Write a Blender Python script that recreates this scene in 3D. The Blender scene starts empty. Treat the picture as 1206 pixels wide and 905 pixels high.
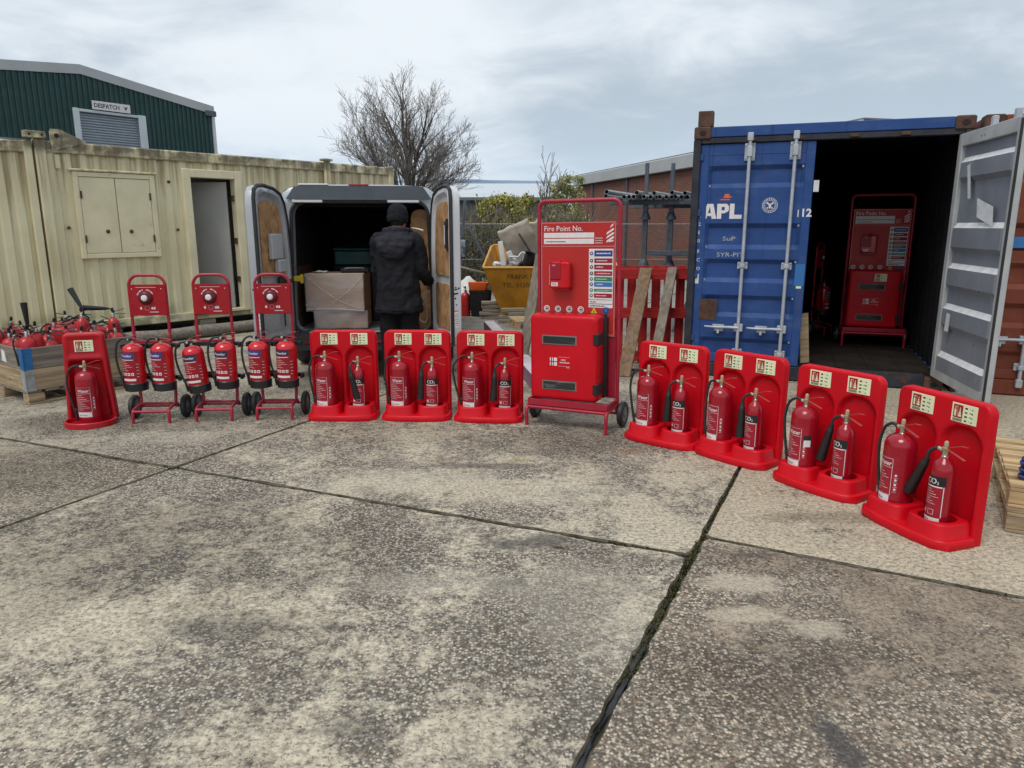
import bpy, bmesh, math, random
from math import sin, cos, pi, radians, sqrt, atan2
from mathutils import Vector, Matrix, Euler, noise as mnoise

random.seed(7)
SC = bpy.context.scene
COL = SC.collection

# ------------------------------------------------------------------ camera, world, sun
cam_d = bpy.data.cameras.new("camera")
cam_d.sensor_width = 36.0
cam_d.lens = 852.0 / 1206.0 * 36.0
cam_d.clip_start = 0.05
cam_d.clip_end = 9000.0
cam = bpy.data.objects.new("camera", cam_d)
COL.objects.link(cam)
cam.location = (0, 0, 1.57)
cam.rotation_euler = (radians(90 - 12.3), 0, 0)
SC.camera = cam
SC.view_settings.view_transform = 'Standard'
SC.view_settings.look = 'None'
SC.view_settings.exposure = 0.30
SC.view_settings.gamma = 1.0
try:
    SC.cycles.max_bounces = 8
    SC.cycles.transparent_max_bounces = 16
except Exception:
    pass

SUN_EL, SUN_AZ = radians(58), radians(215)     # azimuth clockwise from +Y
sun_d = bpy.data.lights.new("sun", 'SUN')
sun_d.energy = 1.55
sun_d.angle = radians(28)
sun_d.color = (1.0, 0.96, 0.90)
sun = bpy.data.objects.new("sun", sun_d)
COL.objects.link(sun)
sdir = Vector((sin(SUN_AZ) * cos(SUN_EL), cos(SUN_AZ) * cos(SUN_EL), sin(SUN_EL)))
sun.rotation_euler = sdir.to_track_quat('Z', 'Y').to_euler()


class NT:
    """thin wrapper to write node graphs briefly"""
    def __init__(s, tree):
        s.t = tree
        s.n = tree.nodes
        s.l = tree.links

    def node(s, kind, **kw):
        nd = s.n.new(kind)
        for k, v in kw.items():
            setattr(nd, k, v)
        return nd

    def put(s, nd, key, val):
        if val is None:
            return
        sock = nd.inputs[key]
        if isinstance(val, bpy.types.NodeSocket):
            s.l.new(val, sock)
        else:
            if sock.type == 'RGBA' and len(val) == 3:
                val = (*val, 1)
            sock.default_value = val

    def noise(s, vec, scale, detail=4, rough=.55, dist=0.0):
        nd = s.node('ShaderNodeTexNoise')
        s.put(nd, 'Vector', vec)
        s.put(nd, 'Scale', scale)
        s.put(nd, 'Detail', detail)
        s.put(nd, 'Roughness', rough)
        s.put(nd, 'Distortion', dist)
        return nd.outputs['Fac']

    def voro(s, vec, scale, feature='F1', out='Distance', rnd=1.0):
        nd = s.node('ShaderNodeTexVoronoi', feature=feature)
        s.put(nd, 'Vector', vec)
        s.put(nd, 'Scale', scale)
        s.put(nd, 'Randomness', rnd)
        return nd.outputs[out]

    def math(s, op, a, b=None, clamp=False):
        nd = s.node('ShaderNodeMath', operation=op, use_clamp=clamp)
        s.put(nd, 0, a)
        if b is not None:
            s.put(nd, 1, b)
        return nd.outputs[0]

    def ramp(s, val, lo, hi, a=0.0, b=1.0, smooth=True):
        nd = s.node('ShaderNodeMapRange', interpolation_type='SMOOTHSTEP' if smooth else 'LINEAR')
        s.put(nd, 'Value', val)
        s.put(nd, 'From Min', lo)
        s.put(nd, 'From Max', hi)
        s.put(nd, 'To Min', a)
        s.put(nd, 'To Max', b)
        return nd.outputs['Result']

    def mix(s, fac, a, b, mode='MIX'):
        nd = s.node('ShaderNodeMix', data_type='RGBA', blend_type=mode)
        s.put(nd, 0, fac)
        s.put(nd, 6, a)
        s.put(nd, 7, b)
        return nd.outputs[2]

    def mapping(s, vec, scale=(1, 1, 1), loc=(0, 0, 0), rot=(0, 0, 0)):
        nd = s.node('ShaderNodeMapping')
        s.put(nd, 'Vector', vec)
        s.put(nd, 'Scale', scale)
        s.put(nd, 'Location', loc)
        s.put(nd, 'Rotation', rot)
        return nd.outputs[0]

    def sep(s, vec):
        nd = s.node('ShaderNodeSeparateXYZ')
        s.put(nd, 0, vec)
        return nd.outputs

    def bump(s, height, strength=.3, dist=.01, normal=None):
        nd = s.node('ShaderNodeBump')
        s.put(nd, 'Height', height)
        s.put(nd, 'Strength', strength)
        s.put(nd, 'Distance', dist)
        if normal is not None:
            s.put(nd, 'Normal', normal)
        return nd.outputs[0]


world = bpy.data.worlds.new("World")
SC.world = world
world.use_nodes = True
wt = NT(world.node_tree)
wt.n.clear()
w_out = wt.node('ShaderNodeOutputWorld')
w_bg = wt.node('ShaderNodeBackground')
sky = wt.node('ShaderNodeTexSky', sky_type='NISHITA')
sky.sun_disc = False
sky.sun_elevation = SUN_EL
sky.sun_rotation = SUN_AZ
sky.air_density = 1.2
sky.dust_density = 2.0
wv = wt.node('ShaderNodeTexCoord').outputs['Generated']
wxyz = wt.sep(wv)
# flat cloud deck: project the view direction on a plane high above
zc = wt.math('MAXIMUM', wt.math('ADD', wxyz[2], 0.24), 0.08)
cx = wt.math('DIVIDE', wxyz[0], zc)
cy = wt.math('DIVIDE', wxyz[1], zc)
cmb = wt.node('ShaderNodeCombineXYZ')
wt.put(cmb, 0, cx)
wt.put(cmb, 1, cy)
deck = cmb.outputs[0]
d1 = wt.mapping(deck, (0.85, 1.15, 1), (3.1, 1.72, 0), (0, 0, radians(14)))
n_big = wt.noise(d1, .75, 5, .5, .5)
n_mid = wt.noise(wt.mapping(deck, (1.0, 1.1, 1), (7.7, 3.1, 0)), 2.1, 8, .58, .6)
cl = wt.math('ADD', wt.math('MULTIPLY', n_big, .62), wt.math('MULTIPLY', n_mid, .38))
cl_f = wt.ramp(cl, .40, .61)
cloud = wt.mix(cl_f, (4.0, 4.75, 5.5), (7.0, 7.5, 7.95))
# thin blue-grey streak low over the sea
low = wt.ramp(wxyz[2], .03, .17, 1.0, 0.0)
cloud = wt.mix(wt.math('MULTIPLY', low, .60), cloud, (5.0, 6.1, 7.3))
thin = wt.ramp(cl, .30, .44, .82, .97)
skyc = wt.mix(thin, sky.outputs[0], cloud)
wt.put(w_bg, 'Color', skyc)
wt.put(w_bg, 'Strength', 0.1)
wt.l.new(w_bg.outputs[0], w_out.inputs[0])


# ------------------------------------------------------------------ materials
MATS = {}


def base_mat(name):
    m = bpy.data.materials.new(name)
    m.use_nodes = True
    t = NT(m.node_tree)
    b = m.node_tree.nodes['Principled BSDF']
    MATS[name] = m
    return m, t, b


def coords(t, scatter=True):
    tc = t.node('ShaderNodeTexCoord').outputs['Object']
    if not scatter:
        return tc
    oi = t.node('ShaderNodeObjectInfo')
    va = t.node('ShaderNodeVectorMath', operation='ADD')
    t.l.new(tc, va.inputs[0])
    k = t.node('ShaderNodeVectorMath', operation='SCALE')
    cmbn = t.node('ShaderNodeCombineXYZ')
    for i in range(3):
        t.l.new(oi.outputs['Random'], cmbn.inputs[i])
    t.l.new(cmbn.outputs[0], k.inputs[0])
    k.inputs['Scale'].default_value = 37.0
    t.l.new(k.outputs[0], va.inputs[1])
    return va.outputs[0]


def mul(c, f):
    return tuple(min(1, x * f) for x in c)


def mat(name, col, rough=.5, metal=0.0, var=.12, vs=6.0, bump=0.0, bs=60.0, dirt=None, spec=.5, coat=0.0, stretch=(1, 1, 1)):
    """painted, plastic or metal surface: tone variation, fine relief, optional dirt (colour, amount, scale)"""
    m, t, b = base_mat(name)
    v = t.mapping(coords(t), stretch)
    n = t.noise(v, vs, 5)
    c = t.mix(t.ramp(n, .3, .7), mul(col, 1 - var), mul(col, 1 + var))
    r = t.ramp(t.noise(v, vs * 2.3, 4), .3, .7, max(.03, rough - .1), min(1, rough + .1))
    if dirt:
        dc, amt, ds = dirt
        dn = t.noise(v, ds, 8, .65)
        f = t.ramp(dn, .72 - amt * .4, .86 - amt * .35)
        c = t.mix(f, c, dc)
        r = t.math('ADD', r, t.math('MULTIPLY', f, .25), clamp=True)
    t.put(b, 'Base Color', c)
    t.put(b, 'Roughness', r)
    b.inputs['Metallic'].default_value = metal
    b.inputs['Specular IOR Level'].default_value = spec
    b.inputs['Coat Weight'].default_value = coat
    b.inputs['Coat Roughness'].default_value = .12
    if bump:
        t.put(b, 'Normal', t.bump(t.noise(v, bs, 4), bump, .004))
    return m


def wood(name, col, grain=(1, 1, 1), dirt=.35, rough=.75, greys=(.16, .145, .13)):
    """sawn timber; grain = coordinate scale, small along the fibre"""
    m, t, b = base_mat(name)
    v0 = coords(t)
    v = t.mapping(v0, grain)
    g = t.noise(v, 26, 6, .6, .6)
    c = t.mix(t.ramp(g, .32, .68), mul(col, .62), mul(col, 1.2))
    g2 = t.noise(v, 7, 4, .6, .8)
    c = t.mix(t.ramp(g2, .45, .75, 0, dirt), c, greys)
    kn = t.voro(t.mapping(v0, tuple(1 if x >= .9 else .45 for x in grain)), 5.5)
    c = t.mix(t.ramp(kn, .05, .10, .55, 0), c, mul(col, .25))
    t.put(b, 'Base Color', c)
    b.inputs['Roughness'].default_value = rough
    b.inputs['Specular IOR Level'].default_value = .25
    t.put(b, 'Normal', t.bump(g, .35, .004))
    return m


mat('stand_red', (.55, .003, .011), .42, var=.07, vs=3, bump=.08, bs=180, dirt=((.30, .02, .02), .10, 22), spec=.25)
mat('old_stand_red', (.44, .004, .012), .38, var=.08, vs=3, bump=.05, bs=200, dirt=((.22, .03, .03), .12, 9), spec=.45)
mat('crimson_paint', (.32, .004, .014), .24, var=.05, vs=4, dirt=((.2, .02, .02), .05, 14), spec=.35, coat=.5)
mat('scarlet_paint', (.56, .006, .012), .22, var=.05, vs=4, spec=.5, coat=.4)
mat('heap_red', (.45, .015, .02), .35, var=.15, vs=5, dirt=((.16, .05, .04), .25, 14), spec=.5)
mat('frame_red', (.36, .012, .032), .36, var=.08, vs=5, dirt=((.2, .03, .03), .10, 20), spec=.5)
mat('panel_red', (.34, .005, .012), .35, var=.05, vs=4, spec=.45)
mat('board_red', (.46, .022, .018), .4, var=.04, vs=3, spec=.4)
mat('dial_red', (.12, .008, .012), .4, var=.05, vs=5, spec=.4)
mat('label_red', (.33, .012, .028), .35, var=.03, vs=5, spec=.4)
mat('print_white', (.74, .70, .69), .45, var=.05, vs=30)
mat('print_pink', (.60, .22, .22), .45, var=.05, vs=30)
mat('faded_black', (.06, .035, .015), .6, var=.2)
mat('rust_run', (.13, .060, .032), .75, var=.3, vs=12, spec=.2)
mat('print_black', (.015, .015, .017), .4, var=.1)
mat('print_blue', (.02, .05, .24), .4, var=.05)
mat('print_sky', (.03, .16, .42), .4, var=.05)
mat('print_green', (.02, .20, .09), .4, var=.05)
mat('print_yellow', (.75, .50, .05), .4, var=.05)
mat('print_navy', (.02, .022, .07), .4, var=.05)
mat('lume_cream', (.76, .76, .50), .5, var=.04, vs=20)
mat('black_rubber', (.018, .018, .019), .55, var=.2, vs=8, bump=.1, bs=120)
mat('black_plastic', (.013, .013, .014), .42, var=.15, vs=8)
mat('grey_plastic', (.16, .165, .17), .5, var=.1)
mat('chrome', (.62, .61, .58), .25, metal=1.0, var=.1, vs=20)
mat('lever_red', (.42, .10, .09), .35, metal=.3, var=.1, vs=10)
mat('inner_lining', (.42, .41, .375), .7, var=.08, vs=2)
mat('brass', (.55, .42, .24), .38, metal=.8, var=.15, vs=20)
mat('beige_knob', (.42, .33, .22), .5, var=.15, vs=20)
mat('galvanised', (.40, .42, .44), .5, metal=.45, var=.18, vs=14, dirt=((.20, .13, .08), .12, 16))
mat('lock_steel', (.44, .47, .51), .45, metal=.25, var=.12, vs=9, dirt=((.18, .11, .07), .12, 18))
mat('dark_steel', (.09, .105, .125), .55, metal=.2, var=.2, vs=8, dirt=((.14, .07, .04), .2, 14))
mat('tube_steel', (.36, .37, .37), .42, metal=.5, var=.2, vs=6, dirt=((.16, .09, .05), .15, 12))
mat('rusty_iron', (.10, .055, .04), .8, var=.35, vs=9, bump=.3, bs=60, dirt=((.05, .035, .03), .35, 12), spec=.2)
mat('container_trim', (.030, .032, .042), .6, var=.3, vs=6, dirt=((.09, .05, .035), .45, 8), spec=.3)
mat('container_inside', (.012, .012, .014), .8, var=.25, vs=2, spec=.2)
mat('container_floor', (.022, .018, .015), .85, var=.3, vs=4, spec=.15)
mat('door_grey', (.215, .23, .265), .6, var=.12, vs=2.2, dirt=((.42, .43, .45), .34, 3.0), spec=.3)
mat('door_frame_grey', (.40, .41, .41), .6, var=.12, vs=4, dirt=((.22, .13, .08), .18, 12), spec=.3)
mat('chalky_white', (.66, .67, .68), .8, var=.12, vs=9, bump=.4, bs=40, dirt=((.40, .41, .43), .25, 9))
mat('van_silver', (.47, .49, .51), .32, metal=.35, var=.05, vs=2, dirt=((.25, .24, .22), .12, 6), coat=.3)
mat('van_white', (.62, .63, .64), .32, var=.05, vs=2, dirt=((.35, .33, .30), .15, 7), coat=.3)
mat('van_header', (.045, .055, .065), .35, var=.1, vs=3, coat=.2)
mat('bumper_grey', (.05, .052, .055), .6, var=.1, bump=.1, bs=200)
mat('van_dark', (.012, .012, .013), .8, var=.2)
mat('mirror_glass', (.5, .55, .6), .08, metal=1.0, var=.02)
wood('plywood', (.42, .235, .11), (.35, 1, .35), dirt=.12)
wood('dark_plywood', (.11, .062, .036), (.35, 1, .35), dirt=.25)
wood('grey_timber', (.245, .205, .16), (1, 1, .08), dirt=.55)
wood('grey_timber_x', (.30, .255, .20), (.08, 1, 1), dirt=.55)
wood('brown_timber', (.205, .128, .075), (1, 1, .08), dirt=.45)
wood('fresh_timber', (.52, .37, .20), (.08, 1, 1), dirt=.22)
wood('crate_timber', (.40, .30, .185), (.08, 1, 1), dirt=.30)
wood('old_crate_timber', (.24, .20, .165), (.08, 1, 1), dirt=.55)
wood('log_wood', (.23, .20, .165), (1, .08, 1), dirt=.5)
wood('red_timber', (.42, .022, .02), (1, 1, .1), dirt=.28, greys=(.16, .04, .035))
wood('red_timber_x', (.40, .022, .02), (.1, 1, 1), dirt=.28, greys=(.16, .04, .035))
mat('lavender_paint', (.23, .13, .19), .7, var=.25, vs=5, dirt=((.14, .11, .12), .3, 8))
mat('pale_paint', (.58, .50, .53), .7, var=.15, vs=5, dirt=((.3, .26, .26), .2, 8))
mat('cardboard', (.36, .22, .125), .8, var=.08, vs=4, spec=.2)
mat('jacket_cloth', (.0125, .013, .0165), .85, var=.25, vs=7, bump=.5, bs=16, spec=.25)
mat('hood_cloth', (.021, .021, .027), .85, var=.25, vs=9, bump=.5, bs=22, spec=.25)
mat('trouser_cloth', (.011, .011, .013), .9, var=.25, vs=9, bump=.4, bs=18, spec=.2)
mat('knit_hat', (.016, .017, .021), .95, var=.3, vs=30, bump=.6, bs=90, spec=.15)
mat('skin', (.42, .22, .16), .55, var=.1, vs=10, bump=.1, bs=80)
mat('hair', (.03, .022, .016), .8, var=.3, vs=40, bump=.5, bs=120)
mat('boot_leather', (.014, .013, .013), .55, var=.2, vs=12)
mat('skip_yellow', (.52, .225, .012), .55, var=.2, vs=4, bump=.1, bs=20, dirt=((.16, .075, .025), .32, 5))
mat('skip_edge', (.60, .30, .04), .5, var=.15, vs=6, dirt=((.2, .09, .03), .2, 9))
mat('plaster_board', (.52, .455, .36), .9, var=.15, vs=5, dirt=((.24, .19, .14), .3, 7))
mat('debris_grey', (.20, .185, .165), .9, var=.35, vs=8)
mat('debris_white', (.66, .66, .64), .8, var=.1, vs=8, dirt=((.35, .32, .28), .2, 12))
mat('orange_plastic', (.72, .13, .02), .45, var=.06)
mat('blue_strap', (.02, .14, .36), .6, var=.2, vs=9, dirt=((.12, .13, .14), .25, 14))
mat('blue_plastic', (.02, .035, .17), .35, var=.15)
mat('teal_plastic', (.012, .09, .085), .5, var=.1)
mat('yellow_plastic', (.60, .40, .03), .5, var=.1)
mat('grey_wall', (.09, .092, .095), .8, var=.15, vs=1, bump=.2, bs=8)
mat('fascia_grey', (.44, .45, .45), .55, var=.06, vs=1)
mat('green_cladding', (.018, .060, .056), .55, var=.08, vs=1.0, dirt=((.05, .08, .08), .15, 2))
mat('roof_sheet', (.16, .17, .17), .6, var=.1, vs=1)
mat('shutter_grey', (.36, .40, .44), .45, var=.08, vs=2)
mat('door_trim', (.60, .63, .66), .5, var=.06, vs=2)
mat('bark', (.105, .088, .075), .9, var=.3, vs=9, bump=.5, bs=30)
mat('twig', (.19, .165, .145), .9, var=.25, vs=5)
mat('ochre_leaf', (.33, .31, .085), .7, var=.35, vs=3, spec=.2)
mat('pale_leaf', (.36, .37, .16), .7, var=.35, vs=3, spec=.2)
mat('moss', (.062, .058, .024), .95, var=.4, vs=14, spec=.1)
mat('tar', (.022, .024, .028), .55, var=.4, vs=12, bump=.6, bs=40)
mat('hedge_twig', (.17, .145, .11), .95, var=.4, vs=2, spec=.1)
mat('hedge_leaf', (.11, .115, .05), .9, var=.4, vs=2, spec=.1)
mat('sea_water', (.52, .56, .60), .6, var=.05, vs=.01)
mat('far_hills', (.20, .26, .34), .9, var=.12, vs=.004, spec=.1)

# shrink wrap: a thin milky film
m, t, b = base_mat('shrink_wrap')
v = coords(t)
b.inputs['Base Color'].default_value = (.72, .68, .67, 1)
b.inputs['Roughness'].default_value = .28
b.inputs['Specular IOR Level'].default_value = .6
wr = t.noise(t.mapping(v, (1, 1, 2.0), rot=(0, .6, .3)), 3.2, 3, .5, .8)
t.put(b, 'Alpha', t.ramp(wr, .35, .8, .22, .46))
t.put(b, 'Normal', t.bump(wr, .4, .01))

# dark acrylic window of the cabinet
m, t, b = base_mat('tinted_window')
b.inputs['Base Color'].default_value = (.03, .032, .03, 1)
b.inputs['Roughness'].default_value = .12
tv = coords(t)
t.put(b, 'Base Color', t.mix(t.ramp(t.noise(t.mapping(tv, (2, 2, 9)), 4, 4), .5, .75), (.025, .027, .025), (.12, .125, .12)))

# weathered cream cabin paint: run-off streaks and algae
m, t, b = base_mat('cabin_cream')
v = t.node('ShaderNodeTexCoord').outputs['Object']
xyz = t.sep(v)
c = t.mix(t.ramp(t.noise(v, 1.3, 4), .3, .7), (.63, .555, .35), (.73, .665, .45))
st = t.noise(t.mapping(v, (9, 9, .35)), 1.6, 7, .62)
topm = t.ramp(xyz[2], 1.3, 2.55, .0, .20)
c = t.mix(t.ramp(t.math('ADD', st, topm), .60, .80, 0, .62), c, (.24, .175, .08))
st2 = t.noise(t.mapping(v, (5, 5, .5), (3, 1, 7)), 1.1, 6, .6)
c = t.mix(t.ramp(st2, .56, .78, 0, .42), c, (.36, .30, .14))
sp = t.noise(t.mapping(v, (4, 4, 1.6), (9, 2, 1)), 4.5, 9, .75)
c = t.mix(t.ramp(sp, .655, .72, 0, .85), c, (.085, .06, .04))
edge = t.math('MULTIPLY', t.ramp(xyz[2], 2.44, 2.56), t.ramp(t.noise(v, 7, 6), .35, .6))
c = t.mix(t.math('MULTIPLY', edge, .8), c, (.09, .075, .05))
foot = t.math('MULTIPLY', t.ramp(xyz[2], .55, .2), t.ramp(t.noise(v, 3.5, 6), .38, .62))
c = t.mix(t.math('MULTIPLY', foot, .7), c, (.10, .115, .055))
t.put(b, 'Base Color', c)
b.inputs['Roughness'].default_value = .62
b.inputs['Specular IOR Level'].default_value = .3
t.put(b, 'Normal', t.bump(t.noise(v, 18, 5), .15, .006))

# old container paint: chalky fading, grime runs, rust breaking through in chips and runs
def container_paint(name, col, faded, rust):
    m, t, b = base_mat(name)
    v = coords(t)
    c = t.mix(t.ramp(t.noise(v, 1.6, 6, .6), .35, .7), mul(col, .82), col)
    c = t.mix(t.ramp(t.noise(t.mapping(v, (1, 1, 2.2), (4, 4, 1)), 2.7, 8, .7), .46, .72, 0, .55), c, faded)
    run = t.noise(t.mapping(v, (11, 11, .45), (2, 6, 3)), 1.5, 6, .65)
    c = t.mix(t.ramp(run, .55, .75, 0, .55), c, mul(col, .35))
    run2 = t.noise(t.mapping(v, (15, 15, .7), (7, 1, 5)), 1.3, 6, .7)
    c = t.mix(t.ramp(run2, .625, .72, 0, .6), c, rust)
    chip = t.noise(t.mapping(v, (1.6, 1.6, 1), (5, 8, 2)), 6.5, 10, .8)
    cf = t.ramp(chip, .645, .665)
    c = t.mix(cf, c, mul(rust, .6))
    scuff = t.noise(t.mapping(v, (2.5, 2.5, 14), (1, 3, 9)), 2.4, 5, .7)
    c = t.mix(t.ramp(scuff, .66, .72, 0, .35), c, mul(faded, 1.7))
    t.put(b, 'Base Color', c)
    t.put(b, 'Roughness', t.ramp(t.noise(v, 4, 4), .3, .7, .48, .68))
    b.inputs['Specular IOR Level'].default_value = .28
    hgt = t.math('SUBTRACT', t.math('MULTIPLY', t.noise(v, 2.2, 3), 2.0), t.math('MULTIPLY', cf, .25))
    t.put(b, 'Normal', t.bump(hgt, .35, .012))
    return m


container_paint('container_blue', (.026, .076, .25), (.070, .125, .26), (.105, .058, .045))
container_paint('container_rust', (.22, .055, .030), (.26, .095, .060), (.085, .035, .022))

mat('cabin_trim', (.70, .625, .42), .6, var=.08, vs=3, dirt=((.30, .23, .12), .25, 7), spec=.3)

# brick seen from far away (the courses are about one pixel): mortar and brick tone
m, t, b = base_mat('far_brick')
v = t.node('ShaderNodeTexCoord').outputs['Object']
bt = t.node('ShaderNodeTexBrick')
t.put(bt, 'Vector', t.mapping(v, (1, 1, 1), rot=(radians(90), 0, 0)))
t.put(bt, 'Color1', (.27, .078, .042, 1))
t.put(bt, 'Color2', (.18, .055, .036, 1))
t.put(bt, 'Mortar', (.20, .15, .12, 1))
bt.inputs['Scale'].default_value = 1.0
bt.inputs['Mortar Size'].default_value = .010
bt.inputs['Brick Width'].default_value = .225
bt.inputs['Row Height'].default_value = .075
cb = t.mix(t.ramp(t.noise(v, .8, 5), .35, .7, 0, .35), bt.outputs['Color'], (.10, .055, .045))
t.put(b, 'Base Color', cb)
b.inputs['Roughness'].default_value = .9


# concrete with exposed aggregate, worn cement skin and old stains
def concrete(name, tone, worn, tint=(1, 1, 1), stains=(), dark=()):
    m, t, b = base_mat(name)
    v = t.node('ShaderNodeTexCoord').outputs['Object']
    big = t.noise(v, .55, 6, .62, .3)
    midn = t.noise(t.mapping(v, loc=(4, 9, 0)), 2.6, 7, .66, .2)
    small = t.noise(t.mapping(v, loc=(7, 3, 0)), 17, 6, .72)
    fine = t.noise(v, 42, 5, .72)
    # share of the surface whose cement skin is gone and shows the stones: broken up at stone size
    wmask = t.math('ADD', t.math('ADD', t.math('MULTIPLY', big, .40), t.math('MULTIPLY', midn, .30)), t.math('MULTIPLY', small, .30))
    wm = t.ramp(wmask, .645 - worn * .30, .70 - worn * .28)
    skin = t.mix(t.ramp(fine, .34, .62), mul(tone, .55), mul(tone, 1.16))
    skin = t.mix(t.ramp(midn, .42, .72, 0, .30), skin, mul(tone, .66))
    cellc = t.node('ShaderNodeTexVoronoi')
    t.put(cellc, 'Vector', t.mapping(v, (1, 1, 1)))
    t.put(cellc, 'Scale', 88.0)
    crand = t.sep(cellc.outputs['Color'])[0]
    chue = t.sep(cellc.outputs['Color'])[2]
    stone = t.mix(t.ramp(crand, .25, .80), (.135, .118, .096), (.62, .555, .45))
    stone = t.mix(t.ramp(chue, .82, .86), stone, (.27, .20, .145))
    stone = t.mix(t.ramp(t.noise(v, 1.3, 6), .42, .72, 0, .35), stone, (.17, .156, .135))
    gap = t.ramp(cellc.outputs['Distance'], .34, .62)
    stone = t.mix(t.math('MULTIPLY', gap, .60), stone, (.085, .076, .064))
    c = t.mix(wm, skin, stone)
    # broad weathering: darker, greyer zones and browner zones
    br = t.ramp(t.noise(t.mapping(v, loc=(3, 14, 0)), 1.1, 8, .70, .5), .44, .78, 0, .34)
    c = t.mix(br, c, t.mix(1.0, c, (.62, .585, .53), 'MULTIPLY'))
    for (sx, sy, rx, ry, amt, nz) in dark:
        q = t.mapping(v, (1 / rx, 1 / ry, 0), (-sx / rx, -sy / ry, 0))
        ln = t.node('ShaderNodeVectorMath', operation='LENGTH')
        t.l.new(q, ln.inputs[0])
        dd = t.math('ADD', ln.outputs['Value'], t.math('MULTIPLY', t.math('SUBTRACT', t.noise(v, nz, 8, .7), .5), 2.2))
        k = t.ramp(dd, 1.2, .35)
        c = t.mix(t.math('MULTIPLY', k, amt), c, t.mix(1.0, c, (.46, .445, .43), 'MULTIPLY'))
    # pits and specks
    pit = t.ramp(t.noise(t.mapping(v, loc=(8, 2, 0)), 62, 3, .7), .58, .68)
    c = t.mix(t.math('MULTIPLY', pit, .62), c, (.085, .076, .064))
    # scattered dark grime and lichen
    gr = t.ramp(t.noise(t.mapping(v, loc=(1, 7, 0)), 4.6, 10, .76), .585, .70)
    c = t.mix(t.math('MULTIPLY', gr, .42), c, (.085, .073, .054))
    gr2 = t.ramp(t.noise(t.mapping(v, loc=(6, 1, 0)), 10, 8, .7), .63, .72)
    c = t.mix(t.math('MULTIPLY', gr2, .45), c, (.070, .060, .044))
    for (sx, sy, rx, ry, col, amt, nz) in stains:
        q = t.mapping(v, (1 / rx, 1 / ry, 0), (-sx / rx, -sy / ry, 0))
        ln = t.node('ShaderNodeVectorMath', operation='LENGTH')
        t.l.new(q, ln.inputs[0])
        dd = t.math('ADD', ln.outputs['Value'], t.math('MULTIPLY', t.math('SUBTRACT', t.noise(v, nz, 8, .72), .5), 3.0))
        k = t.ramp(dd, 1.1, .5)
        c = t.mix(t.math('MULTIPLY', k, amt), c, t.mix(t.ramp(fine, .3, .7), mul(col, .75), mul(col, 1.12)))
    c = t.mix(1.0, c, (*tint, 1), 'MULTIPLY')
    t.put(b, 'Base Color', c)
    t.put(b, 'Roughness', t.ramp(wm, 0, 1, .88, .76))
    b.inputs['Specular IOR Level'].default_value = .28
    hh = t.math('ADD', t.math('MULTIPLY', t.math('MULTIPLY', t.math('SUBTRACT', 1.0, cellc.outputs['Distance']), wm), .8), t.math('MULTIPLY', fine, .6))
    hh = t.math('SUBTRACT', hh, t.math('MULTIPLY', pit, .8))
    t.put(b, 'Normal', t.bump(hh, .85, .006))
    return m


DARK = (.085, .078, .070)
CREAM = (.50, .45, .36)
RUST = (.075, .040, .025)
concrete('concrete_front', (.56, .49, .375), .64, stains=[
    (.10, 3.42, .26, .11, DARK, .75, 5), (.23, 3.36, .035, .025, RUST, .9, 12), (-.02, 2.98, .09, .055, DARK, .7, 9),
    (-.72, 2.62, .06, .03, DARK, .55, 9), (-.5, 2.02, .16, .06, DARK, .5, 8), (-1.15, 2.62, .28, .10, DARK, .35, 6),
    (.35, 2.8, .40, .5, CREAM, .35, 4), (-.35, 3.0, .5, .14, CREAM, .35, 5)], dark=[(-1.9, 3.4, 1.3, .85, .55, 3.5), (-.75, 3.25, .28, .35, .30, 9), (-1.1, 2.6, .6, .22, .22, 9)])
concrete('concrete_middle', (.50, .435, .330), .60, stains=[
    (-.25, 4.62, .55, .07, DARK, .55, 6), (.85, 4.95, .12, .07, (.25, .15, .07), .5, 9), (.05, 4.75, .07, .05, (.30, .24, .10), .6, 9),
    (.25, 4.1, .5, .22, CREAM, .30, 4), (-.7, 4.35, .7, .25, CREAM, .30, 4)], dark=[(.4, 5.2, .8, .45, .50, 6), (-.9, 5.4, 1.0, .4, .35, 6)])
concrete('concrete_left', (.40, .355, .28), .70, (1.0, .97, .93), dark=[(-3.3, 4.4, .9, .6, .6, 2.5)])
concrete('concrete_far', (.43, .38, .295), .60, stains=[(-2.5, 5.25, .5, .2, CREAM, .3, 4)], dark=[(-3.6, 5.7, .9, .35, .6, 3)])
concrete('concrete_right', (.38, .32, .25), .74, (1.0, .955, .915), stains=[
    (1.02, 2.98, .22, .13, CREAM, .80, 5), (.97, 2.72, .17, .08, CREAM, .75, 6), (1.22, 2.62, .13, .08, CREAM, .7, 6),
    (1.06, 2.84, .07, .06, DARK, .5, 9), (1.2, 3.28, .16, .03, DARK, .6, 7), (1.02, 1.95, .06, .16, (.075, .074, .075), .85, 7)],
    dark=[(.85, 2.3, .45, .26, .50, 6), (1.5, 2.5, .6, .35, .35, 6), (1.25, 3.2, .5, .18, .4, 6), (1.9, 2.9, .5, .3, .3, 6)])
concrete('concrete_rear', (.47, .405, .31), .45, (1.0, .98, .95), dark=[(1.75, 3.75, .45, .10, .6, 5)])
concrete('concrete_yard', (.36, .335, .29), .5, (.97, .98, 1.0))
mat('edge_dirt', (.085, .075, .055), .95, var=.5, vs=14, bump=.5, bs=60, spec=.1)
mat('yard_soil', (.048, .042, .031), .95, var=.4, vs=5, bump=.6, bs=60, spec=.1)


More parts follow.
